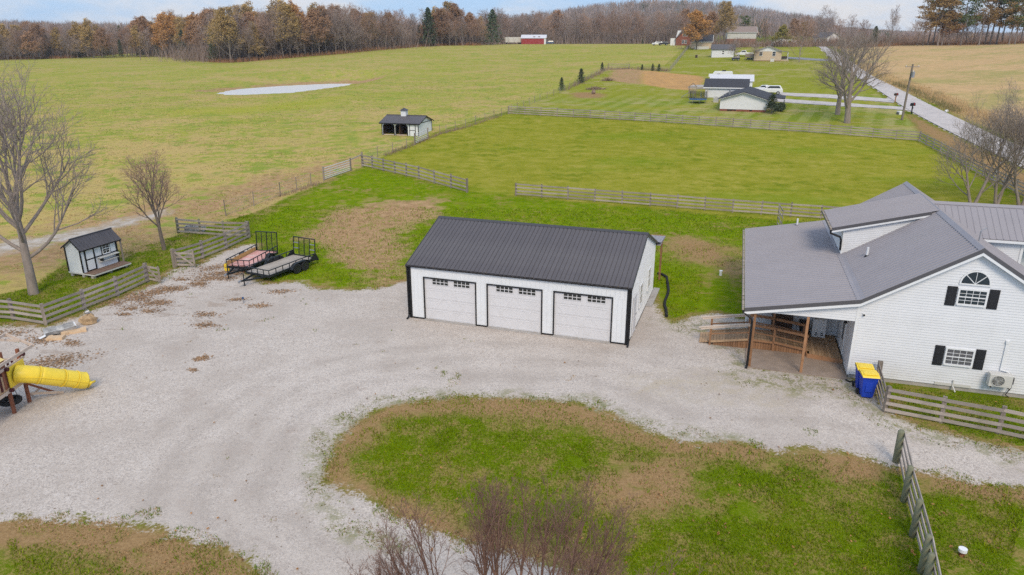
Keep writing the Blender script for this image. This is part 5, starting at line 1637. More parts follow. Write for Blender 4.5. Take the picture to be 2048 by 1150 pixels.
def debris():
    p = ground(*(178, 646))
    o = lump(MB(), (0, 0, .2), .42, 3).build("tan_rock", M["tan_rock"]); o.location = p
    tag(o, "big tan rock lying on the gravel near the plank fence corner", "rock")
    p = ground(171, 630)
    T = thing("metal_pail", "small grey metal pail tipped by the fence above the tan rock", "pail", p, .8)
    MB().tube([(0, 0, .12), (.2, 0, .15)], [.1, .14], 14, cap=True).build("body", M["grey_steel"], T)
    MB().tube([(.2, -.13, .16), (.3, 0, .12), (.2, .13, .16)], .01, 6).build("handle", M["grey_steel"], T)
    p = ground(121, 666)
    T = thing("broken_trough", "broken grey and white plastic trough lying tilted on the gravel", "trough", p, math.radians(42))
    b = MB()
    prof = [(-.34, .26), (-.26, .05), (-.1, .0), (.12, .0), (.28, .08), (.36, .3)]
    xs = [-.7, -.35, 0, .35, .7]
    vs_ = [(x, y, z + .03 * math.sin(i * 2.1) + .05 * (i / 4)) for i, x in enumerate(xs) for (y, z) in prof]
    k = len(prof)
    b.add(vs_, [(i * k + j, (i + 1) * k + j, (i + 1) * k + j + 1, i * k + j + 1) for i in range(4) for j in range(k - 1)])
    so = b.build("shell", M["tub_grey"], T); so.modifiers.new("th", 'SOLIDIFY').thickness = .025
    MB().prism([(-.3, .3), (-.2, .08), (.0, .03), (.2, .1), (.3, .36), (.1, .42)], 'x', .69, .73).build("end_panel", M["white_trim"], T)
    beam((-1.0, -.2, .02), (-.6, -.1, .1), .2, .02).build("shard", M["white_trim"], T)
    for (px, rz_, L, lab) in (((112, 678), .15, .8, "small tan foam slab lying in front of the broken trough"), ((148, 665), .55, 1.15, "longer tan foam slab lying beside the broken trough")):
        q = ground(*px)
        T = thing("foam_slab", lab, "slab", q, rz_)
        mb = MB()
        n = 6
        vs_ = []
        for i in range(n + 1):
            x = -L / 2 + L * i / n
            w = .2 + .04 * math.sin(i * 2.3)
            h = .14 + .03 * math.sin(i * 1.4)
            vs_ += [(x, -w, 0), (x, w, 0), (x, w * .9, h), (x, -w * .9, h * .9)]
        fs = [(0, 1, 2, 3), (n * 4 + 3, n * 4 + 2, n * 4 + 1, n * 4)]
        for i in range(n):
            for j in range(4): fs.append((i * 4 + j, (i + 1) * 4 + j, (i + 1) * 4 + (j + 1) % 4, i * 4 + (j + 1) % 4))
        mb.add(vs_, fs); mb.build("slab", M["tan_board"], T)
    p = ground(487, 606)
    T = thing("marker_stake", "short grey marker stake with a blue cap in the gravel yard", "stake", p)
    MB().cyl((0, 0, -.05), .03, .32, 8).build("shaft", M["grey_steel"], T)
    MB().cyl((0, 0, .27), .06, .1, 10, .05).build("cap", M["blue_cap"], T)
    p = ground(1441, 551)
    T = thing("cleanout_pipe", "short white cleanout pipe in the lawn between garage and farmhouse", "pipe", p)
    MB().cyl((0, 0, -.05), .09, .33, 14).build("pipe", M["white_trim"], T); MB().cyl((0, 0, .28), .11, .06, 14).build("cap", M["white_trim"], T)
    p = ground(1923, 1111)
    T = thing("well_pipe", "rusty stub pipe with a white cap in the foreground lawn", "pipe", p)
    MB().cyl((0, 0, -.05), .085, .2, 14).build("pipe", M["rust"], T); MB().cyl((0, 0, .15), .12, .1, 16).build("cap", M["white_trim"], T)
    # black corrugated drain hose from the lean-to corner across the grass
    pts = [(1315, 549), (1324, 551), (1333, 556), (1335, 568), (1337, 582), (1335, 592), (1330, 603), (1329, 613), (1332, 622), (1333, 636)]
    gp = [ground(*q) + Vector((0, 0, .09)) for q in pts]
    fine = []
    for i in range(len(gp) - 1):
        for k in range(14): fine.append(gp[i].lerp(gp[i + 1], k / 14))
    sm = [fine[0]] + [(fine[i - 1] + fine[i] + fine[i + 1]) / 3 for i in range(1, len(fine) - 1)] + [fine[-1]]
    o = MB().tube([q - gp[0] for q in sm], [.085 if i % 2 else .07 for i in range(len(sm))], 10).build("drain_hose", M["rubber"], smooth=False)
    o.location = gp[0]
    tag(o, "black corrugated drain hose snaking from the garage lean-to over the grass", "hose")
M["blue_cap"] = mat("blue_cap", (0.03, 0.09, 0.22), .5)
M["rust"] = mat("rusty_pipe", (0.16, 0.06, 0.03), .9, var=.3)
debris()

# ------------------------------------------------------------------ wheelie bins by the farmhouse corner
def wheelie(loc, rz, label):
    T = thing("wheelie_bin", label, "bin", loc, rz, "blue wheelie bins with yellow lids")
    b = MB()
    z0, z1 = .06, 1.0
    lo = [(-.22, -.24), (.22, -.24), (.22, .2), (-.22, .2)]
    hi = [(-.31, -.34), (.31, -.34), (.31, .3), (-.31, .3)]
    b.add([(x, y, z0) for x, y in lo] + [(x, y, z1) for x, y in hi], [(3, 2, 1, 0), (0, 1, 5, 4), (1, 2, 6, 5), (2, 3, 7, 6), (3, 0, 4, 7), (4, 5, 6, 7)])
    bo = b.build("body", M["blue"], T, bevel=.025)
    MB().box(-.34, .34, -.37, .33, .985, 1.03).build("body_rim", M["blue"], bo, bevel=.01)
    MB().box(-.15, .15, -.33, -.3, .35, .8).build("front_rib", M["blue"], bo, bevel=.01)
    l_ = MB().prism([(-.4, 1.04), (-.36, 1.09), (-.05, 1.15), (.3, 1.13), (.36, 1.04)], 'x', -.345, .345).build("lid", M["yellow"], T, bevel=.015)
    box(-.28, .28, -.28, .2, 1.115, 1.165).build("lid_panel", M["yellow"], l_, bevel=.02)
    MB().tube([(-.3, .37, 1.0), (-.3, .42, 1.02), (.3, .42, 1.02), (.3, .37, 1.0)], .018, 8).build("handle", M["blue"], T)
    for s in (-1, 1):
        MB().tube([(s * .26, .22, .13), (s * .33, .22, .13)], .13, 18).build("wheel", M["rubber"], T)
q = hw(.57, -1.62)
wheelie(hw(.52, -1.75), HYAW + math.radians(6), "blue wheelie bin with yellow lid, the front one of the pair by the house")
wheelie(hw(.44, -1.08), HYAW + math.radians(2), "blue wheelie bin with yellow lid, tucked behind the other against the house")
o = MB().tube([hw(-.1, -.35, .03), hw(.05, -.5, .03), hw(.2, -.45, .03), hw(.35, -.3, .04)], .03, 8).build("garden_hose", M["black_metal"])
tag(o, "short black hose end on the ground beside the bins and house corner", "hose")

# ------------------------------------------------------------------ wall-mounted heat pump
def heat_pump():
    T = thing("heat_pump_unit", "cream outdoor heat pump unit bracketed to the farmhouse wall under shutters", "heat pump", hw(5.82, -.02, 0), HYAW)
    b = MB().box(-.43, .43, -.42, -.1, .58, 1.14)
    b.build("casing", M["ac_white"], T, bevel=.02)
    cx, cz, r = -.1, .86, .23
    MB().tube([(cx, -.423, cz), (cx, -.418, cz)], r, 28).build("fan_opening", M["mesh_dark"], T)
    g = MB()
    for rr in (.06, .1, .14, .18, .22, .245):
        ring = [(cx + rr * math.cos(t), -.435, cz + rr * math.sin(t)) for t in np.linspace(0, 2 * math.pi, 29)]
        g.tube(ring, .0045 if rr < .24 else .012, 5, cap=False)
    for i in range(12):
        t = 2 * math.pi * i / 12
        g.beam((cx, -.433, cz), (cx + .24 * math.cos(t), -.433, cz + .24 * math.sin(t)), .006, .006)
    g.cyl((cx, -.43, cz - .001), .001, .001, 4)
    g.build("fan_grille", M["ac_white"], T)
    f = MB()
    for i in range(3):
        t = 2 * math.pi * i / 3 + .4
        c_, s_ = math.cos(t), math.sin(t)
        f.add([(cx + .03 * c_, -.428, cz + .03 * s_), (cx + .21 * math.cos(t - .4), -.426, cz + .21 * math.sin(t - .4)), (cx + .21 * math.cos(t + .45), -.4285, cz + .21 * math.sin(t + .45))], [(0, 1, 2)])
    f.build("fan_blades", M["grey_steel"], T)
    for x in (-.33, .33):
        MB().beam((x, -.45, .56), (x, .003, .56), .04, .04).beam((x, -.012, .56), (x, -.012, .9), .04, .025).build("bracket", M["black_metal"], T)
    MB().box(.435, .52, -.3, -.14, .72, 1.02).build("valve_cover", M["grey_trim"], T)
    MB().tube([(.5, -.2, .75), (.52, -.15, .5), (.46, -.1, .3), (.4, -.08, .12), (.55, -.12, .04)], .02, 7).build("cable", M["black_metal"], T)
    MB().tube([(.48, -.15, 1.0), (.3, -.06, 1.18), (.06, -.04, 1.22)], .022, 7).build("line_set", M["white_trim"], T)
heat_pump()

# gas heater cabinet and clutter at the back of the porch
def porch_things():
    T = thing("white_cabinet", "white heater cabinet standing at the back of the farmhouse porch", "heater", hw(-.92, 4.1, .255), HYAW)
    box(-.32, .32, -.1, .38, 0, .95).build("body", M["white_trim"], T, bevel=.015)
    for x in (-.18, .1):
        for z in (.1, .2): box(x, x + .12, -.112, -.1005, z, z + .05).build("vent", M["black_metal"], T)
    T = thing("wood_cupboard", "dark brown wooden cupboard against the porch back wall", "cupboard", hw(-2.7, 4.2, .255), HYAW)
    b = MB().box(-.5, .5, -.2, .25, 0, 1.25).build("carcass", M["cupboard"], T)
    for x in (-.48, .01): box(x, x + .47, -.222, -.2005, .05, 1.2).build("door", M["cupboard"], T)
    T = thing("folding_chair", "low black folding chair on the porch deck by the cupboard", "chair", hw(-1.6, 3.9, .255), HYAW)
    K = M["black_metal"]
    box(-.25, .25, -.22, .22, .3, .33).build("seat", K, T); beam((0, .2, .33), (0, .45, .75), .5, .03, (0, 1, .4)).build("backrest", K, T)
    for sx in (-.22, .22):
        beam((sx, -.25, 0), (sx, .2, .35), .03, .03).build("leg", K, T); beam((sx, .3, 0), (sx, -.2, .35), .03, .03).build("leg", K, T)
M["cupboard"] = mat("dark_brown_wood", (0.055, 0.03, 0.018), .6, var=.2)
porch_things()

# pale feed trough and sack behind the small fence
T = thing("feed_trough", "pale grey trough behind the mossy-post fence", "trough", ground(391, 462), .1)
MB().box(-.75, .75, -.3, .3, .02, .08).box(-.75, .75, -.3, -.26, .08, .42).box(-.75, .75, .26, .3, .08, .42).box(-.75, -.71, -.259, .259, .08, .42).box(.71, .75, -.259, .259, .08, .42).build("basin", M["tub_grey"], T)
# ------------------------------------------------------------------ horse shelter
def shelter():
    p = ground(764, 269.5); q = ground(838, 272.5)
    d = q - p
    rz = math.atan2(d.y, d.x)
    Ln = d.xy.length
    z0 = min(p.z, q.z)
    T = thing("horse_shelter", "white run-in horse shelter with two arched openings, black roof and cupola", "shelter", (p.x, p.y, z0), rz)
    k = Ln / 6.9
    L, D, E, R = Ln, 6.0 * k, 2.15 * k, 3.1 * k
    Wm, K = M["white_metal"], M["black_metal"]
    xs = [(.05 * L, .345 * L), (.375 * L, .665 * L), (.70 * L, .70 * L)]
    # front wall with two chamfered openings
    f = MB()
    def opening(a, b):
        c = (b - a) * .2
        zt = E * .92
        return a, b, zt, c
    cuts = [opening(.045 * L, .345 * L), opening(.38 * L, .70 * L)]
    f.box(0, cuts[0][0], 0, .08, .0, E)
    f.box(cuts[0][1], cuts[1][0], 0, .08, .0, E)
    f.box(cuts[1][1], L, 0, .08, .0, E)
    for a, b, zt, c in cuts:
        f.box(a, b, 0, .08, zt, E)
        f.prism([(a, zt), (a + c, zt), (a, zt - c)], 'y', .001, .079)
        f.prism([(b, zt), (b, zt - c), (b - c, zt)], 'y', .001, .079)
    f.build("front_wall", Wm, T)
    for a, b, zt, c in cuts:
        t = MB()
        pts = [(a, 0), (a, zt - c), (a + c, zt), (b - c, zt), (b, zt - c), (b, 0)]
        for u, v in zip(pts[:-1], pts[1:]): t.beam((u[0], -.01, u[1]), (v[0], -.01, v[1]), .12, .04, (0, 1, 0))
        t.build("opening_trim", K, T)
        box(a, b, .0, .08, .02, .14).build("threshold", M["pale_timber"], T)
    for x in (0, L - .12): box(x, x + .12, -.03, -.002, 0, E).build("corner_trim", K, T)
    gp = [(0.081, 0), (D, 0), (D, E), (D / 2, R - .06), (.081, E)]
    MB().prism(gp, 'x', L - .06, L - .002).build("end_wall", Wm, T)
    MB().prism(gp, 'x', .002, .06).build("end_wall", Wm, T)
    beam((L + .012, 0.08, E - .02), (L + .012, D, E - .02), .03, .09).build("gable_trim", K, T)
    box(L + .0, L + .03, D - .1, D + .02, 0, E).build("corner_trim", K, T)
    box(.06, L - .06, D - .08, D - .02, .0, E).build("back_wall", M["stall_brown"], T)
    box(.061, .075, .09, D - .09, 0, E).build("stall_lining", M["stall_brown"], T)
    box(.06, L - .06, .09, D - .09, -.05, .03).build("stall_floor", M["stall_brown"], T)
    box(.47 * L, .49 * L, .09, D - .09, 0, E).build("stall_divider", M["stall_brown"], T)
    box(.705 * L, .72 * L, .09, D - .09, 0, E).build("stall_divider", M["stall_brown"], T)
    for i in range(5):
        beam((.08, D - .14, .35 + i * .28), (.70 * L, D - .14, .35 + i * .28), .04, .1).build("stall_rail", M["black_metal"] if i % 2 else M["stall_brown"], T)
    d_ = MB().box(.75 * L, .755 * L + .06, -.035, -.002, 0, E * .9).box(.9 * L, .9 * L + .1, -.035, -.002, 0, E * .9).box(.755 * L + .06, .9 * L, -.035, -.002, E * .86, E * .9).box(.755 * L + .06, .9 * L, -.035, -.002, E * .42, E * .46)
    dd = d_.build("stall_door", K, T)
    box(.755 * L + .06, .9 * L, -.02, -.001, 0, E * .42).build("door_leaf", Wm, dd); box(.755 * L + .06, .9 * L, -.02, -.001, E * .46, E * .86).build("door_leaf", Wm, dd)
    ov = .3
    an = math.atan2(R - E, D / 2)
    vd = Vector((0, math.cos(an), math.sin(an))); sl = (D / 2 + ov) / math.cos(an)
    n = 22
    pw = (L + .5) / n
    pan = ribbed(MB(), (0, 0, 0), (1, 0, 0), vd, pw, sl, 9, .03, .06, .001)
    e = Vector((-.25, -ov, E - ov * math.tan(an) + .04))
    fp = pan.build("roof_panel", M["charcoal_roof"], T); fp.location = e
    for i in range(1, n): link_copy(fp, T, e + Vector((pw * i, 0, 0)))
    ribbed(MB(), (-.25, D + ov, e.z), (1, 0, 0), Vector((0, -vd.y, vd.z)), L + .5, sl, pw, .03, .06, 0, Vector((0, math.sin(an), math.cos(an)))).build("roof_back", M["charcoal_roof"], T)
    MB().tube([(-.27, D / 2, R + .05), (L + .27, D / 2, R + .05)], .07, 6).build("ridge_cap", M["charcoal_cap"], T)
    beam((-.25, -ov, e.z - .05), (L + .25, -ov, e.z - .05), .04, .14).build("eave_trim", K, T)
    for x in (-.26, L + .24):
        MB().prism([(-ov, e.z), (D / 2, R + .04), (D + ov, e.z), (D + ov, e.z - .14), (D / 2, R - .1), (-ov, e.z - .14)], 'x', x, x + .03).build("rake_trim", K, T)
    cx = .44 * L
    c = MB().box(cx - .38, cx + .38, D / 2 - .38, D / 2 + .38, R - .15, R + .72).build("cupola", Wm, T)
    MB().add([(cx - .55, D / 2 - .55, R + .72), (cx + .55, D / 2 - .55, R + .72), (cx + .55, D / 2 + .55, R + .72), (cx - .55, D / 2 + .55, R + .72), (cx, D / 2, R + 1.1)], [(0, 1, 4), (1, 2, 4), (2, 3, 4), (3, 0, 4), (3, 2, 1, 0)]).build("cupola_roof", M["charcoal_cap"], c)
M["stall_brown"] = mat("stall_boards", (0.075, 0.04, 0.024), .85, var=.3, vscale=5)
shelter()

# ------------------------------------------------------------------ neighbours' buildings
M["shingle_dark"] = mat("dark_shingles", (0.05, 0.05, 0.058), .9, var=.25, vscale=6)
M["shingle_grey"] = mat("grey_shingles", (0.11, 0.105, 0.11), .9, var=.25, vscale=6)
M["shingle_tan"] = mat("tan_shingles", (0.26, 0.2, 0.17), .9, var=.2, vscale=6)
M["roof_white"] = mat("white_metal_roof", (0.62, 0.61, 0.63), .5, var=.06)
M["vinyl_cream"] = mat("cream_vinyl", (0.6, 0.47, 0.33), .6, var=.06)
M["brick"] = mat("red_brick", (0.24, 0.085, 0.055), .9, var=.25, vscale=12)
M["brick_pale"] = mat("pale_brick", (0.3, 0.15, 0.11), .9, var=.2, vscale=12)
M["barn_red"] = mat("barn_red_metal", (0.33, 0.045, 0.045), .6, var=.1)
M["car_white"] = mat("white_car_paint", (0.75, 0.75, 0.76), .3, var=.02, spec=.5)
M["car_dark"] = mat("dark_car_paint", (0.03, 0.035, 0.045), .3, var=.1, spec=.5)
M["blue_pad"] = mat("blue_pad", (0.05, 0.14, 0.33), .6)
M["old_wood"] = mat("grey_playset_wood", (0.27, 0.215, 0.165), .9, var=.2, rand=.15)

def gable_house(name, label, cat, loc, rz, w, d, e, r, wall, roof, base_h=.3, base_m=None, ov=.35, wins=(), side_wins=(), group=None, trim="white_trim", course=.2):
    """gable end faces -y (width w, centred on x), ridge runs back along +y for d"""
    T = thing(name, label, cat, loc, rz, group)
    hx = w / 2
    sl = (r - e) / hx
    if base_h:
        box(-hx, hx, 0, d, -1.2, base_h).build("foundation", base_m or M["concrete"], T)
    m = MB()
    def out(z): return (0, w) if z <= e else ((z - e) / sl, w - (z - e) / sl)
    if course:
        lap(m, (-hx, -.02, 0), (1, 0, 0), out, course, .015, base_h, r - .08, Vector((0, -1, 0)))
    m.prism([(-hx, base_h), (hx, base_h), (hx, e), (0, r - .05), (-hx, e)], 'y', -.018, .1)
    m.prism([(-hx, base_h), (hx, base_h), (hx, e), (0, r - .05), (-hx, e)], 'y', d - .1, d)
    m.box(-hx, -hx + .1, .1, d - .1, base_h, e - .02).box(hx - .1, hx, .1, d - .1, base_h, e - .02)
    m.build("wall", wall, T)
    for s in (-1, 1):
        rm = MB()
        x1 = s * (hx + ov); z1 = e - ov * sl
        th = .12
        rm.prism([(0, r + .02), (x1, z1 + .02), (x1, z1 + .02 + th), (0, r + .02 + th)], 'y', -ov, d + ov)
        rm.build("roof", roof, T)
        beam((0, -ov - .012, r - .03), (x1, -ov - .012, z1 - .03), .03, .2, (0, 1, 0)).build("rake_board", M[trim], T)
        beam((x1 + s * .012, -ov, z1 - .0), (x1 + s * .012, d + ov, z1 - .0), .03, .16).build("fascia", M[trim], T)
    for (x, z0, z1, ww) in wins:
        window(T, x, -.03, z0, z1, ww, 2, 1, M["white_trim"], M["glass_dark"], fw=.09)
    for (s, y, z0, z1, ww) in side_wins:
        o = window(T, 0, 0, z0, z1, ww, 2, 1, M["white_trim"], M["glass_dark"], fw=.08)
        o.location = (s * (hx + .012), y, 0); o.rotation_euler = (0, 0, s * math.pi / 2)
    return T

def car(label, loc, rz, body, L=4.6, W=1.8, kind="sedan", name="parked_car", cat="car", group=None):
    T = thing(name, label, cat, loc, rz, group)
    if kind == "sedan":
        low = [(0, .35), (0, .75), (.15, .85), (1.15, .95), (3.6, 1.0), (4.5, .92), (4.6, .7), (4.6, .35)]
        top = [(1.15, .94), (1.95, 1.42), (3.05, 1.46), (3.85, .99)]
    elif kind == "pickup":
        low = [(0, .5), (0, 1.0), (.2, 1.1), (1.4, 1.18), (3.3, 1.18), (3.32, 1.25), (5.5, 1.25), (5.55, .5)]
        top = [(1.35, 1.17), (1.95, 1.8), (3.2, 1.85), (3.4, 1.2)]
    else:
        low = [(0, .4), (0, .9), (.2, 1.0), (1.2, 1.08), (4.4, 1.1), (4.55, .9), (4.55, .4)]
        top = [(1.1, 1.07), (1.8, 1.66), (4.0, 1.7), (4.45, 1.08)]
    MB().prism(low, 'y', -W / 2, W / 2).build("body", body, T, bevel=.06)
    c = MB()
    k = W / 2 - .04
    kt = W / 2 - .22
    n = len(top)
    vs_ = [(x, -(k if z < 1.25 else kt), z) for x, z in top] + [(x, (k if z < 1.25 else kt), z) for x, z in top]
    c.add(vs_, [tuple(range(n)), tuple(range(2 * n - 1, n - 1, -1))] + [(i, i + n, (i + 1) % n + n, (i + 1) % n) for i in range(n)])
    co = c.build("cabin", body, T)
    g = MB()
    # side glass slightly proud of the cabin, windscreens
    cx = sum(x for x, _ in top) / n; cz = sum(z for _, z in top) / n
    pr = [(cx + (x - cx) * .8, cz + (z - cz) * .7 + .02) for x, z in top]
    for s in (-1, 1):
        def yy(z): 
            t = (z - top[0][1]) / (top[1][1] - top[0][1])
            return s * (k + (kt - k) * t + .012)
        g.add([(x, yy(z), z) for x, z in pr] + [(x, yy(z) - s * .008, z) for x, z in pr], [(0, 1, 2, 3), (7, 6, 5, 4), (0, 4, 5, 1), (1, 5, 6, 2), (2, 6, 7, 3), (3, 7, 4, 0)])
    (xa, za), (xb, zb) = top[0], top[1]
    g.add([(xa + .08 - .02, -k * .85, za + .08), (xa + .08 - .02, k * .85, za + .08), (xb - .06 - .02, kt * .9, zb - .05), (xb - .06 - .02, -kt * .9, zb - .05)], [(0, 1, 2, 3)])
    g.build("glass", M["glass_dark"], T)
    for x in (L * .19, L * .8):
        for y in (-W / 2 + .02, W / 2 - .02):
            w_ = MB().tube([(x, y - .1, .33), (x, y + .1, .33)], .33, 18).build("wheel", M["rubber"], T)
            MB().tube([(x, y - .105, .33), (x, y + .105, .33)], .19, 12).build("rim", M["rim_grey"], w_)
    for y in (-W / 2 + .25, W / 2 - .25):
        box(-.015, .02, y - .15, y + .15, .66, .78).build("headlight", M["glass_grey"], T)
    return T

def neighbour():
    p, q = ground(1439.5, 220.5), ground(1531, 226)
    d = q - p; w = d.xy.length
    rz = math.radians(-21)
    mid = p.lerp(q, .5); mid.z = min(p.z, q.z)
    k = w / 7.7
    T = gable_house("ranch_house", "white gabled ranch house with dark shingles, brick base and side porch", "house", mid, rz, w * .985, 15.5, 2.12 * k, 3.25 * k, M["white_siding"], M["shingle_dark"], .42 * k, M["brick"], .45, side_wins=((-1, 5, 1.2, 2.2, 1.0), (-1, 10, 1.2, 2.2, 1.0)))
    for x in (-.25 * w, -.19 * w, .15 * w): box(x, x + .4, -.03, -.001, .2, .38).build("crawl_vent", M["black_metal"], T)
    box(-.33 * w, -.24 * w, -.03, -.001, .02, .4).build("crawl_door", M["cupboard"], T)
    # porch roof on the right
    hx = w / 2
    MB().prism([(hx + .1, 2.2 * k), (hx + 2.7, 2.06 * k), (hx + 2.7, 2.2 * k), (hx + .1, 2.4 * k)], 'y', 3.0, 11).build("porch_roof", M["shingle_dark"], T)
    beam((hx + 2.65, 3, 2.0 * k), (hx + 2.65, 11, 2.0 * k), .1, .16).build("porch_fascia", M["white_trim"], T)
    for y in (3.1, 6.5, 10.9): box(hx + 2.5, hx + 2.62, y - .06, y + .06, -.5, 1.97 * k).build("porch_post", M["grey_steel"], T)
    box(hx + .05, hx + 2.7, 3, 11, -.6, .35).build("porch_floor", M["concrete"], T)
    for (x, y, z, hgt) in ((-2.6, 3.6, 2.55 * k, 1.2), (-.9, 4.5, 3.0 * k, .35), (-.95, 7.0, 3.0 * k, .35)):
        MB().cyl((x, y, z - .3), .16 if hgt > 1 else .12, hgt, 10).build("chimney_flue" if hgt > 1 else "roof_vent", M["grey_steel"] if hgt > 1 else M["black_metal"], T)
    # garage behind, ridge across
    g = ground(1409, 195)
    e = thing("neighbour_garage", "white garage with a dark shingled roof behind the ranch house", "garage", g, rz - math.radians(-3))
    W2, D2 = 7.6, 7.2
    E2 = at_depth(1420, 173, g.y).z - g.z
    R2 = at_depth(1440, 158.5, g.y + 2.2).z - g.z
    m = MB(); lap(m, (0, -.02, 0), (1, 0, 0), lambda z: (0, W2), .2, .015, .1, E2, Vector((0, -1, 0)))
    m.prism([(0, 0), (D2, 0), (D2, E2), (D2 / 2, R2 - .06), (0, E2)], 'x', .0, .1).prism([(0, 0), (D2, 0), (D2, E2), (D2 / 2, R2 - .06), (0, E2)], 'x', W2 - .1, W2)
    m.box(.1, W2 - .1, .0, .1, -.3, E2).box(.1, W2 - .1, D2 - .1, D2, -.3, E2)
    m.build("wall", M["white_siding"], e)
    for s in (0, 1):
        y0, y1 = (-.35, D2 / 2) if s == 0 else (D2 + .35, D2 / 2)
        zz = E2 - .35 * (R2 - E2) / (D2 / 2)
        MB().prism([(y0, zz), (y1, R2), (y1, R2 + .12), (y0, zz + .12)], 'x', -.35, W2 + .35).build("roof", M["shingle_dark"], e)
    beam((-.35, -.37, E2 - .2), (W2 + .35, -.37, E2 - .2), .03, .2).build("fascia", M["white_trim"], e)
    box(1.0, 6.5, D2 + .0, D2 + .05, .1, 2.3).build("garage_door", M["door_white"], e)
    # pole barn behind it with a white metal roof
    b = thing("pole_barn", "pale metal-roofed shed behind the dark-roofed neighbour garage", "shed", ground(1420, 181) , rz - math.radians(-5))
    W3, D3 = 8.2, 6.4
    gb = ground(1420, 181)
    R3 = at_depth(1450, 149, gb.y + 2).z - gb.z
    E3 = R3 - 1.1
    MB().prism([(0, -.5), (D3, -.5), (D3, E3), (D3 / 2, R3 - .06), (0, E3)], 'x', 0, .1).prism([(0, -.5), (D3, -.5), (D3, E3), (D3 / 2, R3 - .06), (0, E3)], 'x', W3 - .1, W3).box(.1, W3 - .1, 0, .1, -.5, E3).box(.1, W3 - .1, D3 - .1, D3, -.5, E3).build("wall", M["white_metal"], b)
    an = math.atan2(R3 - E3, D3 / 2)
    ribbed(MB(), (-.3, -.3, E3 - .3 * math.tan(an) + .03), (1, 0, 0), Vector((0, math.cos(an), math.sin(an))), W3 + .6, (D3 / 2 + .3) / math.cos(an), .3, .03, .07, .05).build("roof", M["roof_white"], b)
    ribbed(MB(), (-.3, D3 + .3, E3 - .3 * math.tan(an) + .03), (1, 0, 0), Vector((0, -math.cos(an), math.sin(an))), W3 + .6, (D3 / 2 + .3) / math.cos(an), .3, .03, .07, .05, Vector((0, math.sin(an), math.cos(an)))).build("roof", M["roof_white"], b)
    # concrete pad
    pd = thing("concrete_pad", "pale concrete pad left of the neighbour's garage", "slab", ground(1383, 172), rz)
    box(0, 6.5, -5.5, 5.5, -.3, .1).build("slab", M["concrete"], pd)
    # camper
    c = thing("camper_trailer", "white camper trailer with a black roof unit behind the metal-roofed shed", "camper", ground(1424, 163), rz + .1)
    c.scale = (.85, .85, .85)
    MB().prism([(0, .5), (0, 2.1), (.5, 2.7), (5.0, 2.7), (5.2, 2.5), (5.2, .5)], 'y', -1.2, 1.2).build("body", M["car_white"], c, bevel=.06)
    box(-1.0, .0, -.9, .9, 1.2, 2.0).build("nose_box", M["car_white"], c, bevel=.05)
    box(2.4, 3.4, -.4, .4, 2.7, 2.98).build("roof_unit", M["black_metal"], c)
    for x in (2.6, 3.5): MB().tube([(x, -1.25, .36), (x, -1.0, .36)], .36, 14).build("wheel", M["rubber"], c)
    box(1.2, 2.0, -1.22, -1.195, 1.5, 2.1).build("window", M["glass_dark"], c)
    car("white saloon car parked on the neighbour's drive behind the ranch house roof", ground(1502, 184.5), math.radians(-20), M["car_white"], group="white cars on the neighbour's drive")
    car("white estate car parked nearer the porch on the neighbour's drive", ground(1516, 188), math.radians(-18), M["car_white"], kind="suv", group="white cars on the neighbour's drive")
    # cooling unit, bushes handled with the plants
    a = thing("condenser_unit", "grey outdoor condenser at the left wall of the ranch house", "air conditioner", ground(1432, 204), rz)
    box(-.45, .45, -.45, .45, -.05, .85).build("casing", M["ac_white"], a, bevel=.03)
    MB().cyl((0, 0, .85), .36, .04, 18).build("fan_guard", M["mesh_dark"], a)
    for z in (.15, .3, .45, .6): box(-.455, .455, -.455, .455, z, z + .06).build("louver", M["grey_steel"], a)
    # play fort and swings
    fs_ = .74
    f = thing("backyard_play_fort", "weathered timber play fort with a grey slide in the neighbour's yard", "play set", ground(1377, 196.5), rz + .1)
    f.scale = (fs_, fs_, fs_)
    for x in (0, 1.7):
        for y in (0, 1.6): box(x - .06, x + .06, y - .06, y + .06, -.2, 2.9).build("post", M["old_wood"], f)
    box(-.1, 1.8, -.1, 1.7, 1.25, 1.32).build("floor", M["old_wood"], f)
    for i in range(11): box(-.08 + i * .17, .04 + i * .17, -.12, -.08, 1.33, 2.25).build("slat", M["old_wood"], f)
    for i in range(9): box(-.12, -.08, i * .18, i * .18 + .12, 1.33, 2.25).build("slat", M["old_wood"], f)
    for y in (0, 1.6):
        beam((-.2, y, 2.8), (.85, y, 3.7), .06, .12).build("rafter", M["old_wood"], f); beam((1.9, y, 2.8), (.85, y, 3.7), .06, .12).build("rafter", M["old_wood"], f)
        beam((-.1, y, 2.78), (1.8, y, 2.78), .06, .1).build("tie_beam", M["old_wood"], f)
    s = MB().add([(-.1, .3, 1.3), (-.1, .9, 1.3), (-1.9, .9, .1), (-1.9, .3, .1), (-.1, .3, 1.45), (-.1, .9, 1.45), (-1.9, .9, .25), (-1.9, .3, .25)], [(0, 1, 2, 3), (0, 3, 7, 4), (1, 5, 6, 2)]).build("slide", M["grey_steel"], f)
    s.modifiers.new("t", 'SOLIDIFY').thickness = .04
    beam((1.8, .8, 2.3), (4.6, .8, 2.3), .1, .14).build("swing_beam", M["old_wood"], f)
    for y in (0.1, 1.5): beam((4.6, .8, 2.3), (4.8, y, -.3), .09, .09).build("swing_leg", M["old_wood"], f)
    for x in (2.5, 3.6):
        for dx in (-.2, .2): MB().tube([(x + dx, .8, 2.25), (x + dx, .8, .5)], .015, 5).build("swing_rope", M["yellow"], f)
        box(x - .25, x + .25, .68, .92, .47, .52).build("swing_seat", M["yellow"], f)
    t = thing("trampoline", "round trampoline with blue pad and dark safety net beside the play fort", "trampoline", ground(1397, 206.5) + Vector((0, .6, 0)), 0)
    t.scale = (.85, .85, .8)
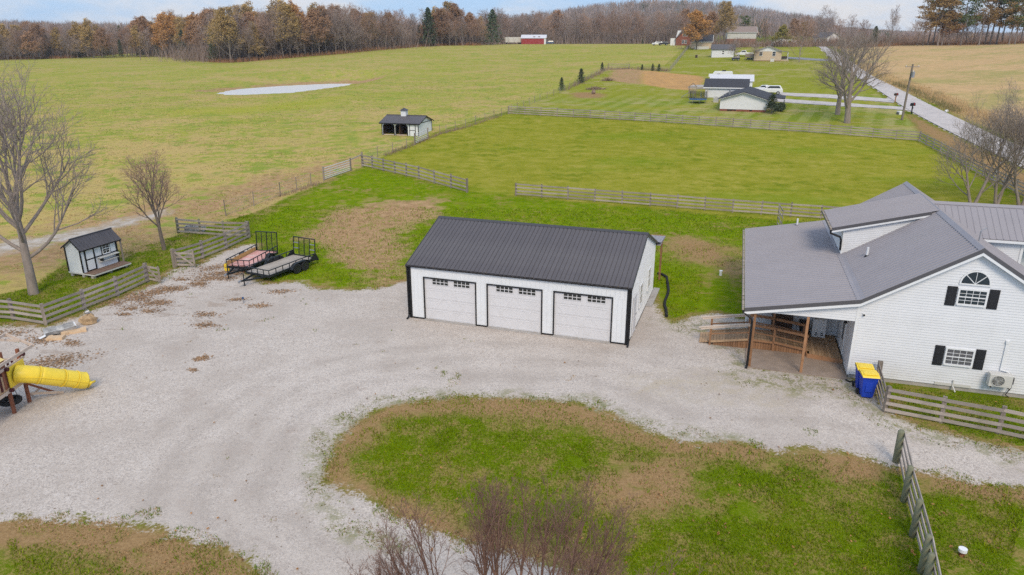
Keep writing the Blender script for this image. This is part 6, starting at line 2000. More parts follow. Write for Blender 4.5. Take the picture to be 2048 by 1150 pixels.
    n = 20
    R_ = 1.75
    ring = [(R_ * math.cos(2 * math.pi * i / n), R_ * math.sin(2 * math.pi * i / n)) for i in range(n + 1)]
    MB().tube([(x, y, .85) for x, y in ring], .12, 6, cap=False).build("pad", M["blue_pad"], t)
    MB().cyl((0, 0, .84), R_ - .1, .02, 24).build("jumping_mat", M["black_metal"], t)
    net = MB()
    for i in range(60):
        a = 2 * math.pi * i / 60
        net.beam((R_ * math.cos(a), R_ * math.sin(a), .9), (R_ * math.cos(a), R_ * math.sin(a), 2.6), .018, .018)
    for z in np.linspace(1, 2.6, 14): net.tube([(x, y, z) for x, y in ring], .012, 3, cap=False)
    tag(net.build("safety_net", M["mesh_dark"], t), kind="stuff")
    for i in range(0, n, 3):
        x, y = ring[i]
        MB().tube([(x, y, -.2), (x, y, 2.65)], .03, 6).build("pole", M["grey_steel"], t)
    # porch clutter
    for px, lab in (((1541, 216), "grey rain barrel at the foot of the ranch house porch post"), ((1553, 221), "dark blue barrel lying by the porch corner planting")):
        bb = MB().tube([(0, 0, -.1), (0, 0, .25), (0, 0, .6), (0, 0, .8)], [.27, .33, .33, .28], 14).build("rain_barrel", M["grey_trim"] if "grey" in lab else M["car_dark"], smooth=True)
        bb.location = ground(*px); tag(bb, lab, "barrel")
neighbour()

def cream_house():
    p, q = ground(1509, 121.0), ground(1560.5, 123.0)
    w = (q - p).xy.length; mid = p.lerp(q, .5); mid.z = min(p.z, q.z)
    k = w / 7.4
    T = gable_house("cream_house", "cream sided bungalow with white gable and side porch beyond the lawn", "house", mid, math.radians(-19), w, 11, 2.75 * k, 4.15 * k, M["vinyl_cream"], M["shingle_tan"], .25, M["brick_pale"], .5, wins=((-.26 * w, 1.55 * k, 2.55 * k, .8), (.22 * w, 1.5 * k, 2.65 * k, .8)))
    # white gable triangle, proud of the wall
    MB().prism([(-w / 2, 2.72 * k), (w / 2, 2.72 * k), (0, 4.1 * k)], 'y', -.06, -.034).build("gable_panel", M["white_trim"], T)
    hx = w / 2
    MB().prism([(hx + .1, 2.65 * k), (hx + 1.9, 2.5 * k), (hx + 1.9, 2.62 * k), (hx + .1, 2.8 * k)], 'y', .5, 7).build("porch_roof", M["shingle_tan"], T)
    for y in (.6, 6.8): box(hx + 1.7, hx + 1.85, y - .08, y + .08, -.3, 2.5 * k).build("porch_post", M["white_trim"], T)
    box(hx + .02, hx + 2.1, .5, 7, -.4, .5).build("porch_floor", M["vinyl_cream"], T)
    MB().beam((hx + .1, .55, 1.2), (hx + 1.9, .55, 1.2), .05, .5).build("porch_rail", M["cupboard"], T)
    a = thing("condenser_unit", "pale condenser unit in front of the cream bungalow's gable", "air conditioner", ground(1544, 123.2), -.3)
    box(-.55, .55, -.5, .3, -.1, .85).build("casing", M["ac_white"], a, bevel=.03)
    MB().cyl((0, -.1, .85), .35, .04, 14).build("fan_guard", M["mesh_dark"], a)
    dk = thing("wooden_deck", "raised timber deck with skirt left of the cream bungalow", "deck", ground(1490, 119.5), -.33)
    box(0, 3.0, 0, 3.0, .75, .95).build("deck_floor", M["weathered"], dk)
    for x in (.05, 1.5, 2.95): box(x - .07, x + .07, -.05, .05, -.3, 2.0).build("post", M["weathered_post"], dk)
    box(0, 3.0, -.03, .0, .96, 1.75).build("rail_panel", M["weathered"], dk)
    box(.5, 2.8, .3, 2.5, -.1, .6).build("underdeck_dark", M["car_dark"], dk)  # dark block put in for the darkness under the deck
    s = thing("white_outbuilding", "long white outbuilding with grey roof left of the cream bungalow", "shed", ground(1423, 115.2), math.radians(-13))
    W, D, E, R = 6.9, 6.0, 2.55, 3.9
    m = MB(); lap(m, (0, -.02, 0), (1, 0, 0), lambda z: (0, W), .2, .015, .05, E, Vector((0, -1, 0)))
    gp = [(0, -.4), (D, -.4), (D, E), (D / 2, R - .06), (0, E)]
    m.prism(gp, 'x', 0, .1).prism(gp, 'x', W - .1, W).box(.1, W - .1, 0, .1, -.4, E).box(.1, W - .1, D - .1, D, -.4, E)
    m.build("wall", M["white_siding"], s)
    for y0, y1 in ((-.35, D / 2), (D + .35, D / 2)):
        zz = E - .35 * (R - E) / (D / 2)
        MB().prism([(y0, zz), (y1, R), (y1, R + .12), (y0, zz + .12)], 'x', -.3, W + .3).build("roof", M["shingle_grey"], s)
    for z in (1.1, 1.7): box(3.2, 3.7, -.05, -.036, z, z + .3).build("wall_vent", M["black_metal"], s)
    box(6.0, 6.8, -.06, -.037, .1, 2.0).build("door", M["white_trim"], s)
    car("white pickup truck parked between the outbuilding and the cream bungalow", ground(1470, 113), math.radians(-14), M["car_white"], 5.5, 1.95, "pickup", "pickup_truck", "pickup")
    car("dark small utility vehicle on the grass by the white outbuilding's corner", ground(1463, 121), math.radians(-10), M["car_dark"], 4.6, 1.5, "suv", "utility_vehicle", "utility vehicle").scale = (.52, .8, .8)
    tb = MB().cyl((0, 0, -.1), .35, .95, 12, .4).build("burn_barrel", M["cupboard"]); tb.location = ground(1392.5, 115.5)
    tag(tb, "dark brown barrel standing in the grass before the low wire fence", "barrel")
    # brick house on the crest and its neighbours
    def crest(u, v, Y):
        a = at_depth(u, v, Y); a.z = tz(a.x, a.y); return a
    h = gable_house("brick_house", "red brick gabled house with white dormer at the end of the pasture", "house", crest(1371, 86, 330), math.radians(-12), 8.5, 11, 3.0, 7.0, M["brick"], M["shingle_grey"], 0, None, .4, wins=((-.9, 3.9, 5.2, .9), (.1, 3.9, 5.2, .9), (-1.1, .9, 2.2, .8), (.1, .9, 2.2, .8)), course=0)
    MB().prism([(-4.2, 3.2), (-2.0, 6.2), (-3.6, 6.2)], 'y', 3.0, 6.0).build("dormer", M["white_trim"], h)
    box(-6.5, -4.3, 1, 6, -.5, 3.0).build("side_wing", M["white_trim"], h)
    g = gable_house("cream_garage", "cream garage with a dark roof below the big orange tree", "garage", crest(1423, 91, 290), math.radians(75), 7, 7.5, 2.6, 4.9, M["vinyl_cream"], M["shingle_dark"], 0, None, .4, course=0)
    g2 = thing("white_board_fence", "white board fence beneath the orange tree beside the cream garage", "fence", crest(1389, 94, 285), 0)
    for i in range(10): box(i * .55, i * .55 + .5, 0, .04, -.2, 1.1).build("board", M["ac_white"], g2)
    h = gable_house("two_storey_house", "pale two-storey house with brick lower floor among bare trees", "house", crest(1508, 90, 330), math.radians(80), 8, 12, 5.4, 7.6, M["ac_white"], M["shingle_tan"], 0, None, .4, course=0)
    m = box(-4.03, 4.03, -.06, 12.05, -1, 2.6).build("lower_floor", M["brick_pale"], h)
    for s_ in (3, 5.2, 9): 
        o = window(h, 0, 0, 1.0, 2.1, .9, 2, 1, M["white_trim"], M["glass_dark"], fw=.1); o.location = (4.06, s_, 0); o.rotation_euler = (0, 0, math.pi / 2)
    wv = gable_house("white_cottage", "small white cottage half hidden by the bare trees at the road bend", "house", crest(1666, 84, 330), math.radians(20), 8, 8, 3.0, 5.2, M["white_siding"], M["shingle_grey"], 0, None, .4, course=0)
    low = thing("white_long_shed", "low white shed with dark openings beyond the yellowing tree", "shed", crest(1570, 86.5, 320), 0)
    MB().prism([(-5, -1), (5, -1), (5, 2.0), (0, 2.7), (-5, 2.0)], 'y', 0, 5).build("body", M["white_siding"], low)
    for x in (-3.5, -1, 1.5): box(x, x + 1.4, -.03, -.001, 0, 1.5).build("opening", M["glass_dark"], low)
    # red barn, box trailer and car on the skyline
    rb = thing("red_barn", "red metal barn with a pale roof on the skyline behind the pasture", "barn", crest(1042.5, 86, 385), math.radians(-5))
    L, D, E, R = 12.5, 9, 2.9, 4.5
    gp = [(0, -1), (D, -1), (D, E), (D / 2, R), (0, E)]
    MB().box(0, L, 0, .1, -1, E).box(0, L, D - .1, D, -1, E).prism(gp, 'x', L - .1, L - .001).prism(gp, 'x', .001, .1).build("wall", M["barn_red"], rb)
    for y0, y1 in ((-.3, D / 2), (D + .3, D / 2)):
        MB().prism([(y0, E - .1), (y1, R), (y1, R + .1), (y0, E)], 'x', -.3, L + .3).build("roof", M["roof_white"], rb)
    box(L - .9, L + .02, -.03, -.001, -1, E).build("corner_trim", M["white_trim"], rb)
    box(L + .0, L + .06, 2.6, 6.4, -1, 2.4).build("barn_door", M["white_trim"], rb)
    for x in (6, 8.5): box(x, x + 1.0, 1.0, 2.0, R - .95, R - .72).build("roof_patch", M["shingle_tan"], rb)
    st = thing("box_trailer", "long off-white box trailer parked left of the red barn", "trailer", crest(1004, 86, 390), math.radians(-2))
    box(1.5, 10.6, 0, 2.6, .9, 3.5).build("box", M["ac_white"], st); box(0, 3.2, .3, 2.3, .5, 1.0).build("chassis", M["black_metal"], st)
    for x in (2, 3, 8.6, 9.7): MB().tube([(x, .1, .5), (x, .5, .5)], .5, 14).build("wheel", M["rubber"], st)
    car("dark blue car parked right of the red barn on the skyline", crest(1090, 86, 385), 0, M["car_blue"], kind="suv")
    for i, (u, lab, mm) in enumerate(((1304, "white van parked left of the brick house on the crest", "car_white"), (1316, "dark pickup parked nearer the brick house on the crest", "car_dark"))):
        car(lab, crest(u, 87.5, 335), 0, M[mm], kind="suv")
M["car_blue"] = mat("blue_car_paint", (0.05, 0.09, 0.16), .3, spec=.5)
cream_house()

# ------------------------------------------------------------------ roadside furniture
def roadside():
    p = ground(1803.5, 240)
    T = thing("utility_pole", "leaning grey wooden utility pole with a transformer beside the road", "utility pole", p)
    top = at_depth(1826, 128, p.y) - p
    MB().tube([(0, 0, -.3), tuple(top * .5), tuple(top)], [.17, .15, .12], 12).build("pole", M["weathered_post"], T)
    c = top * .95
    beam(c + Vector((-1.1, -.1, 0.02)), c + Vector((1.1, .1, .02)), .1, .12).build("crossarm", M["weathered_post"], T)
    for x in (-1.0, 1.0): MB().cyl(c + Vector((x, x * .09, .08)), .05, .14, 8).build("insulator", M["white_trim"], T)
    t = top * .82
    tr = MB().cyl(t + Vector((.12, -.38, -.45)), .24, .85, 16).build("transformer", M["grey_steel"], T)
    MB().cyl(t + Vector((.12, -.38, .4)), .05, .22, 8).build("bushing", M["white_trim"], tr)
    def mailbox(px, lab, post_m, box_m, size=1.0):
        q = ground(*px)
        M_ = thing("mailbox", lab, "mailbox", q, math.radians(35), "mailboxes by the road")
        box(-.07, .07, -.07, .07, -.2, 1.05 * size).build("post", post_m, M_)
        pr = [(-.17, 0), (.17, 0), (.17, .24), (.12, .36), (0, .42), (-.12, .36), (-.17, .24)]
        o = MB().prism([(a * size, b * size + 1.06 * size) for a, b in pr], 'x', -.4 * size, .4 * size).build("box", box_m, M_)
        box(.41 * size, .43 * size, -.14, .14, 1.1 * size, 1.35 * size).build("door", box_m, M_)
        box(-.05, .1, -.2 * size, -.175 * size, 1.2 * size, 1.5 * size).build("flag", M["tail_red"], M_)
        beam((-.02, 0, .6), (.3, 0, 1.0), .06, .06).build("brace", post_m, M_)
    mailbox((1822.5, 228), "black mailbox on a thick black post at the near driveway mouth", M["black_metal"], M["black_metal"], 1.2)
    mailbox((1790, 204), "dark mailbox on a tan post between the two driveways", M["cedar"], M["cupboard"], 1.05)
    q = ground(1799.5, 228.5)
    b = thing("utility_pedestal", "small white utility box on the grass by the pole's foot", "utility box", q, .4)
    box(-.45, .35, -.3, .3, -.05, .5).build("body", M["white_trim"], b, bevel=.03); box(-.6, -.451, -.2, .2, -.05, .35).build("side_cabinet", M["glass_grey"], b)
    q = ground(1992, 348)
    m_ = thing("white_marker_post", "white marker post with an orange tip at the road verge behind branches", "marker", q, 0)
    MB().tube([(0, 0, -.1), (.15, 0, 1.3)], .09, 8).build("post", M["white_trim"], m_); MB().tube([(.15, 0, 1.3), (.19, 0, 1.6)], .09, 8).build("tip", M["cedar"], m_)
    q = ground(1893, 224)
    o = lump(MB(), (0, 0, .15), .3, 9).build("white_litter_bag", M["white_trim"]); o.location = q
    tag(o, "small white bag of litter on the far verge of the road", "bag")
roadside()
# ------------------------------------------------------------------ trees
def rnd_perp(d, rg):
    while True:
        v = Vector((rg.gauss(0, 1), rg.gauss(0, 1), rg.gauss(0, 1)))
        v = v - d * v.dot(d)
        if v.length > .1: return v.normalized()

def skeleton(seed, H, trunk_r, first=.2, n=(9, 8, 7, 4), ang=(42, 45, 42, 40), ratio=(.62, .5, .5, .55), wig=(.05, .09, .13, .18, .22), trop=(.02, .1, .07, .05, .03), stems=1, lean=(0, 0), tip=.012, spread_start=0.35, flat=1.0):
    """branch polylines of a bare deciduous tree, by level"""
    rg = random.Random(seed)
    levels = [[] for _ in range(len(n) + 1)]
    def grow(p, d, L, r, lv):
        ns = (8, 7, 5, 4, 3)[min(lv, 4)]
        pts, rad = [p.copy()], [r]
        d = d.copy()
        end = tip if lv >= len(n) - 1 else r * .28
        for i in range(ns):
            d = (d + rnd_perp(d, rg) * wig[min(lv, 4)] + Vector((0, 0, trop[min(lv, 4)]))).normalized()
            p = p + d * (L / ns)
            pts.append(p.copy()); rad.append(r + (max(end, tip) - r) * (i + 1) / ns)
        levels[lv].append((pts, rad))
        if lv >= len(n): return
        k = n[lv]
        f0 = first if lv == 0 else spread_start
        ga = rg.uniform(0, 6.28)
        for c in range(k):
            t = f0 + (1 - f0) * (c + rg.uniform(.1, .9)) / k
            if c == k - 1 : t = 1.0
            x = t * ns; i = min(int(x), ns - 1); w = x - i
            q = pts[i].lerp(pts[i + 1], w)
            rr = rad[i] * (1 - w) + rad[i + 1] * w
            bd = (pts[i + 1] - pts[i]).normalized()
            a = math.radians(ang[lv] * rg.uniform(.65, 1.3)) * (1.15 - .55 * t if lv == 0 else 1)
            ga += 2.4 + rg.uniform(-.5, .5)
            ref = Vector((1, 0, 0)) if abs(bd.z) > .8 else Vector((0, 0, 1))
            e1 = bd.cross(ref).normalized(); e2 = bd.cross(e1)
            side = e1 * math.cos(ga) + e2 * math.sin(ga) * flat
            nd = (bd * math.cos(a) + side.normalized() * math.sin(a)).normalized()
            if nd.z < -.15: nd.z *= .3; nd.normalize()
            cl = L * ratio[lv] * rg.uniform(.75, 1.2) * (1.18 - .55 * t)
            grow(q, nd, cl, min(rr * .75, r * (.38, .42, .5, .6)[min(lv, 3)]), lv + 1)
    for s in range(stems):
        if stems == 1: d0 = Vector((lean[0], lean[1], 1)).normalized(); p0 = Vector((0, 0, -.15))
        else:
            a = 2 * math.pi * s / stems + rg.uniform(-.3, .3)
            ln = rg.uniform(.2, .55) if stems < 5 else .85 * math.sqrt(rg.random()); d0 = Vector((math.cos(a) * ln, math.sin(a) * ln, 1)).normalized(); p0 = Vector((math.cos(a) * .03 * stems, math.sin(a) * .03 * stems, -.15))
        grow(p0, d0, H * (.62 if stems == 1 else .6) * (1 if stems == 1 else rg.uniform(.75, 1.1) if stems < 5 else rg.uniform(.92, 1.04)), trunk_r, 0)
    # fit the height
    zmax = max(p.z for lv in levels for pts, _ in lv for p in pts)
    s = H / zmax
    for lv in levels:
        for pts, _ in lv:
            for p in pts: p *= s
    return levels

def tubes_mesh(lines, n, ribbons=False, wscale=1.0, rg=None):
    V, F = [], []
    for pts, rad in lines:
        base = len(V)
        ref = None
        m = len(pts)
        k = 2 if ribbons else n
        for i, p in enumerate(pts):
            d = pts[min(i + 1, m - 1)] - pts[max(i - 1, 0)]
            if ref is None:
                ref = Vector((d.y, -d.x, .01 + 0 * d.z))
                if ref.length < 1e-3: ref = Vector((1, 0, 0))
                if rg: ref = Vector((rg.gauss(0, 1), rg.gauss(0, 1), rg.gauss(0, 1)))
            a = d.cross(ref)
            if a.length < 1e-6: a = Vector((1, 0, 0))
            a.normalize()
            r = rad[i] * wscale
            if ribbons:
                V.append(tuple(p - a * r)); V.append(tuple(p + a * r))
            else:
                b = a.cross(d).normalized()
                for j in range(n):
                    t = 6.2832 * j / n
                    V.append(tuple(p + a * (math.cos(t) * r) + b * (math.sin(t) * r)))
        for i in range(m - 1):
            if ribbons:
                F.append((base + 2 * i, base + 2 * i + 1, base + 2 * i + 3, base + 2 * i + 2))
            else:
                for j in range(n):
                    F.append((base + i * n + j, base + i * n + (j + 1) % n, base + (i + 1) * n + (j + 1) % n, base + (i + 1) * n + j))
    return V, F

def mesh_obj(name, V, F, m, parent=None, smooth=False):
    me = bpy.data.meshes.new(name)
    me.from_pydata(V, [], F)
    if smooth: me.polygons.foreach_set("use_smooth", [True] * len(F))
    me.materials.append(m)
    o = bpy.data.objects.new(name, me)
    COL.objects.link(o)
    if parent is not None: o.parent = parent
    return o

def leaf_quads(points, size, rg, per=1, spread=.4):
    V, F = [], []
    for p in points:
        for _ in range(per):
            c = p + Vector((rg.gauss(0, spread), rg.gauss(0, spread), rg.gauss(0, spread * .7)))
            a = Vector((rg.gauss(0, 1), rg.gauss(0, 1), rg.gauss(0, 1))).normalized() * size * rg.uniform(.5, 1.1)
            b = a.cross(Vector((rg.gauss(0, 1), rg.gauss(0, 1), rg.gauss(0, 1)))).normalized() * size * rg.uniform(.4, .9)
            i = len(V)
            V += [tuple(c - a), tuple(c - b), tuple(c + a), tuple(c + b)]
            F.append((i, i + 1, i + 2, i + 3))
    return V, F

M["bark_pale"] = mat("pale_grey_bark", (0.27, 0.22, 0.185), .95, var=.25, vscale=5, stretch=(1, 1, .3), bump=.5, bscale=20)
M["twig_pale"] = mat("pale_twigs", (0.29, 0.235, 0.2), .95, var=.15)
M["twig_red"] = mat("red_brown_twigs", (0.32, 0.2, 0.165), .95, var=.2)
M["twig_far"] = mat("woodland_twigs", (0.31, 0.24, 0.21), .95, var=.25, vscale=.25, rand=.22)
M["twig_rust"] = mat("rusty_twigs", (0.32, 0.205, 0.15), .95, var=.2, vscale=.25, rand=.2)
M["bark_far"] = mat("woodland_bark", (0.2, 0.165, 0.145), .95, var=.3, vscale=1, rand=.35)
M["leaf_orange"] = mat("orange_autumn_leaves", (0.46, 0.24, 0.08), .9, var=.35, vscale=.6, rand=.15)
M["leaf_rust"] = mat("rust_brown_leaves", (0.36, 0.21, 0.12), .9, var=.3, vscale=.6, rand=.2)
M["leaf_gold"] = mat("tan_gold_leaves", (0.42, 0.285, 0.11), .9, var=.3, vscale=.6, rand=.15)
M["leaf_olive"] = mat("yellow_olive_leaves", (0.3, 0.26, 0.07), .9, var=.25, vscale=.6)
M["needle"] = mat("dark_cedar_needles", (0.07, 0.095, 0.05), .9, var=.4, vscale=1.2, rand=.25)
M["needle_pine"] = mat("pine_needles", (0.09, 0.12, 0.035), .9, var=.35, vscale=.8, rand=.2)
M["needle_brown"] = mat("browning_pine_needles", (0.26, 0.16, 0.055), .9, var=.35, vscale=.5, rand=.2)

def near_tree(label, loc, H, r, seed, bark, twig, name="bare_tree", group=None, rz=0, **kw):
    lv = skeleton(seed, H, r, **kw)
    T = thing(name, label, "tree", loc, rz, group)
    V, F = [], []
    for l, n in ((lv[0], 10), (lv[1], 7), (lv[2], 5)):
        v, f = tubes_mesh(l, n)
        k = len(V); V += v; F += [tuple(i + k for i in q) for q in f]
    mesh_obj("trunk", V, F, bark, T, True)
    V, F = [], []
    for l in lv[3:]:
        v, f = tubes_mesh(l, 3)
        k = len(V); V += v; F += [tuple(i + k for i in q) for q in f]
    c = mesh_obj("crown", V, F, twig, T)
    return T

# yard trees
near_tree("big bare maple with a wide crown at the left edge beside the playhouse", ground(67, 588), 13.8, .3, 21, M["bark_pale"], M["twig_pale"], first=.3, n=(13, 9, 7, 5), ang=(58, 40, 38, 36), ratio=(.85, .62, .55, .6), trop=(.03, .15, .12, .08, .05), tip=.008)
near_tree("smaller bare tree with reddish upright twigs on the grass behind the plank fence", ground(329, 500), 7.4, .17, 5, M["bark"], M["twig_red"], name="bare_tree", first=.32, n=(10, 8, 6, 4), ang=(50, 36, 36, 34), ratio=(.85, .62, .55, .6), trop=(.02, .12, .1, .07, .04), tip=.0065)
# two big trees near the road
near_tree("large bare tree with the thicker trunk standing nearer the far paddock fence", ground(1694, 246), 14.3, .48, 34, M["bark_pale"], M["twig_pale"], first=.14, n=(10, 9, 7, 4), ang=(54, 42, 40, 38), ratio=(.85, .6, .52, .58), trop=(.02, .1, .08, .06, .03), tip=.008, group="bare trees by the road")
near_tree("large bare tree just behind the thicker one on the striped lawn", ground(1675, 229), 13.5, .42, 47, M["bark_pale"], M["twig_pale"], first=.18, n=(9, 9, 7, 4), ang=(48, 42, 40, 38), ratio=(.8, .6, .52, .58), trop=(.02, .1, .08, .06, .03), tip=.008, group="bare trees by the road")
# group behind the farmhouse roof
for i, (px, h, sd, lab) in enumerate((((1944, 414), 11.6, 61, "bare many-limbed tree rising behind the farmhouse wing, leftmost of that clump"), ((1992, 412), 10.8, 62, "bare tree behind the farmhouse wing roof, middle of the clump"),
                                       ((2040, 416), 11.8, 63, "bare tree behind the wing roof at the picture's right edge"), ((2105, 400), 9.5, 64, "bare tree overhanging the paddock fence from beyond the right edge"))):
    near_tree(lab, ground(*px), h, .16, sd, M["bark_pale"], M["twig_pale"], stems=2, first=.14, n=(8, 8, 6, 4), ang=(46, 40, 40, 36), ratio=(.8, .62, .52, .58), trop=(.03, .1, .09, .06, .03), tip=.007, group="bare trees behind the farmhouse")
# reddish crown of a small tree close to the camera at the bottom of the picture
near_tree("bare reddish multi-stemmed small tree with its crown rising at the bottom of the picture", Vector((-.05, 13.1, tz(-.05, 13.1))), 4.75, .06, 72, M["red_twig"], M["red_twig"], name="bare_shrub_tree", stems=28, first=.35, n=(8, 6, 5, 3), ang=(30, 32, 32, 32), ratio=(.5, .48, .46, .55), trop=(.03, .1, .09, .06, .04), tip=.0038, wig=(.07, .1, .13, .16, .2))

# ---- woodland prototypes (far enough that twigs are thin ribbons)
def far_proto(name, seed, H, r, kind):
    rg = random.Random(seed)
    T = bpy.data.objects.new(name, None)
    if kind in ("bare", "rust", "orange", "gold", "rustleaf", "olive"):
        lv = skeleton(seed, H, r, first=.08, n=(15, 8, 6, 3), ang=(50, 42, 42, 45), ratio=(.5, .55, .55, .6), trop=(.0, .12, .08, .05, .03), tip=.03)
        V, F = tubes_mesh(lv[0], 6)
        v, f = tubes_mesh(lv[1], 4); k = len(V); V += v; F += [tuple(i + k for i in q) for q in f]
        tr = mesh_obj("trunk", V, F, M["bark_far"], T)
        V, F = [], []
        for l in lv[2:]:
            v, f = tubes_mesh(l, 2, True, 1.15, rg); k = len(V); V += v; F += [tuple(i + k for i in q) for q in f]
        cr = mesh_obj("crown", V, F, M["twig_rust" if kind == "rust" else "twig_far"], T)
        out = [tr, cr]
        if kind in ("orange", "gold", "rustleaf", "olive"):
            pts = [p for l in lv[3:] for pts_, _ in l for p in pts_[1:] if rg.random() < .95]
            V, F = leaf_quads(pts, .24, rg, 1, .35)
            out.append(mesh_obj("leaves", V, F, M[{"orange": "leaf_orange", "gold": "leaf_gold", "rustleaf": "leaf_rust", "olive": "leaf_olive"}[kind]], T))
    elif kind in ("cedar",):
        V, F = tubes_mesh([([Vector((0, 0, -.2)), Vector((.05, 0, H * .5)), Vector((0, 0, H))], [r, r * .6, .03])], 6)
        out = [mesh_obj("trunk", V, F, M["bark_far"], T)]
        pts = []
        for i in range(1500):
            z = rg.uniform(.06, 1) ** .9
            a = rg.uniform(0, 6.283)
            R_ = H * .19 * (1 - z) ** .6 * min(1, .35 + z * 5) * rg.uniform(.4, 1.1) * (1 + .38 * math.sin(z * 27 + 2.3 * math.sin(a * 2 + seed)))
            pts.append(Vector((R_ * math.cos(a), R_ * math.sin(a), z * H)))
        V, F = leaf_quads(pts, .3, rg, 1, .12)
        out.append(mesh_obj("crown", V, F, M["needle"], T))
    else:                                                                  # pines: clear trunk, tufted ragged crown high up
        V, F = tubes_mesh([([Vector((0, 0, -.3)), Vector((.2, .1, H * .4)), Vector((.1, .2, H * .75)), Vector((.25, .1, H))], [r, r * .8, r * .5, .04])], 7)
        brs = []; pts = []
        for i in range(34):
            z = rg.uniform(.42, 1.0) if i > 6 else rg.uniform(.3, .5)
            a = rg.uniform(0, 6.283)
            L = H * rg.uniform(.1, .26) * (1.15 - .75 * abs(z - .62)) * (1 if z < .95 else .5)
            p = Vector((.15, .12, z * H)); q = p + Vector((math.cos(a), math.sin(a), rg.uniform(.05, .5))) * L
            brs.append(([p, p.lerp(q, .5) + Vector((0, 0, .1)), q], [.07, .05, .02]))
            if i <= 6 and rg.random() < .6: continue
            for t in (.5, .75, 1.0):
                for _ in range(8): pts.append(p.lerp(q, t) + Vector((rg.gauss(0, .45), rg.gauss(0, .45), rg.gauss(0.1, .3))))
        v, f = tubes_mesh(brs, 4); k = len(V); V += v; F += [tuple(i + k for i in q) for q in f]
        out = [mesh_obj("trunk", V, F, M["bark_far"], T)]
        V, F = leaf_quads(pts, .26, rg, 3, .32)
        out.append(mesh_obj("crown", V, F, M["needle_brown" if kind == "brownpine" else "needle_pine"], T))
    for o in out:
        COL.objects.unlink(o)
    return (T, out, H)

PROTO = {
    "bare": [far_proto("p", 101 + i, h, .2, "bare") for i, h in enumerate((18, 20, 17, 19, 21))],
    "rust": [far_proto("p", 141 + i, h, .2, "rust") for i, h in enumerate((18, 20))],
    "orange": [far_proto("p", 151 + i, h, .24, "orange") for i, h in enumerate((17, 15))],
    "gold": [far_proto("p", 161 + i, h, .24, "gold") for i, h in enumerate((20, 18))],
    "rustleaf": [far_proto("p", 171 + i, h, .22, "rustleaf") for i, h in enumerate((19, 17))],
    "olive": [far_proto("p", 176, 14, .22, "olive")],
    "cedar": [far_proto("p", 181 + i, h, .16, "cedar") for i, h in enumerate((12, 14))],
    "pine": [far_proto("p", 191 + i, h, .24, "pine") for i, h in enumerate((17, 16))],
    "brownpine": [far_proto("p", 195 + i, h, .26, "brownpine") for i, h in enumerate((17, 18, 16))],
}
TREE_NAMES = {"bare": "bare_tree", "rust": "bare_tree", "orange": "autumn_tree", "gold": "autumn_tree", "rustleaf": "autumn_tree", "olive": "autumn_tree", "cedar": "cedar_tree", "pine": "pine_tree", "brownpine": "pine_tree"}
tree_rng = random.Random(4)
def plant(kind, loc, H, label, group=None, which=None, wide=1.0):
    T0, parts, h0 = PROTO[kind][which if which is not None else tree_rng.randrange(len(PROTO[kind]))]
    T = thing(TREE_NAMES[kind], label, "tree", loc, tree_rng.uniform(0, 6.283), group)
    s = H / h0
    for o in parts:
        link_copy(o, T, None, None, (s * wide, s * wide, s))
    return T

KIND_WORDS = {"bare": "bare grey-brown tree", "rust": "bare reddish-brown tree", "orange": "orange-leaved tree", "gold": "tan-gold leaved tree", "rustleaf": "rust-leaved tree", "cedar": "dark cedar", "pine": "green pine", "brownpine": "pine with browning needles"}
ROW_WORDS = ("front row", "second row", "third row", "back row")
ORD = ["first", "second", "third", "fourth", "fifth", "sixth", "seventh", "eighth", "ninth", "tenth", "eleventh", "twelfth", "thirteenth", "fourteenth", "fifteenth", "sixteenth", "seventeenth", "eighteenth", "nineteenth", "twentieth"]
LANDMARKS = [(-400, "the picture's left edge"), (160, "the rounded cedar"), (246, "the pointed cedar"), (430, "the woods' bend"), (600, "the pond's far bank"), (715, "the pasture rise"), (858, "the tall evergreen"), (985, "the tall spruce"), (1065, "the red barn"), (1180, "the middle of the crest")]
seen_kinds = {}
def wood_label(kind, row, u):
    mark = [m for x, m in LANDMARKS if x <= u][-1]
    k = (kind, row, mark)
    seen_kinds[k] = seen_kinds.get(k, 0) + 1
    o = ORD[min(seen_kinds[k], len(ORD)) - 1]
    return f"{o} {KIND_WORDS[kind]} right of {mark}, {ROW_WORDS[row]}"
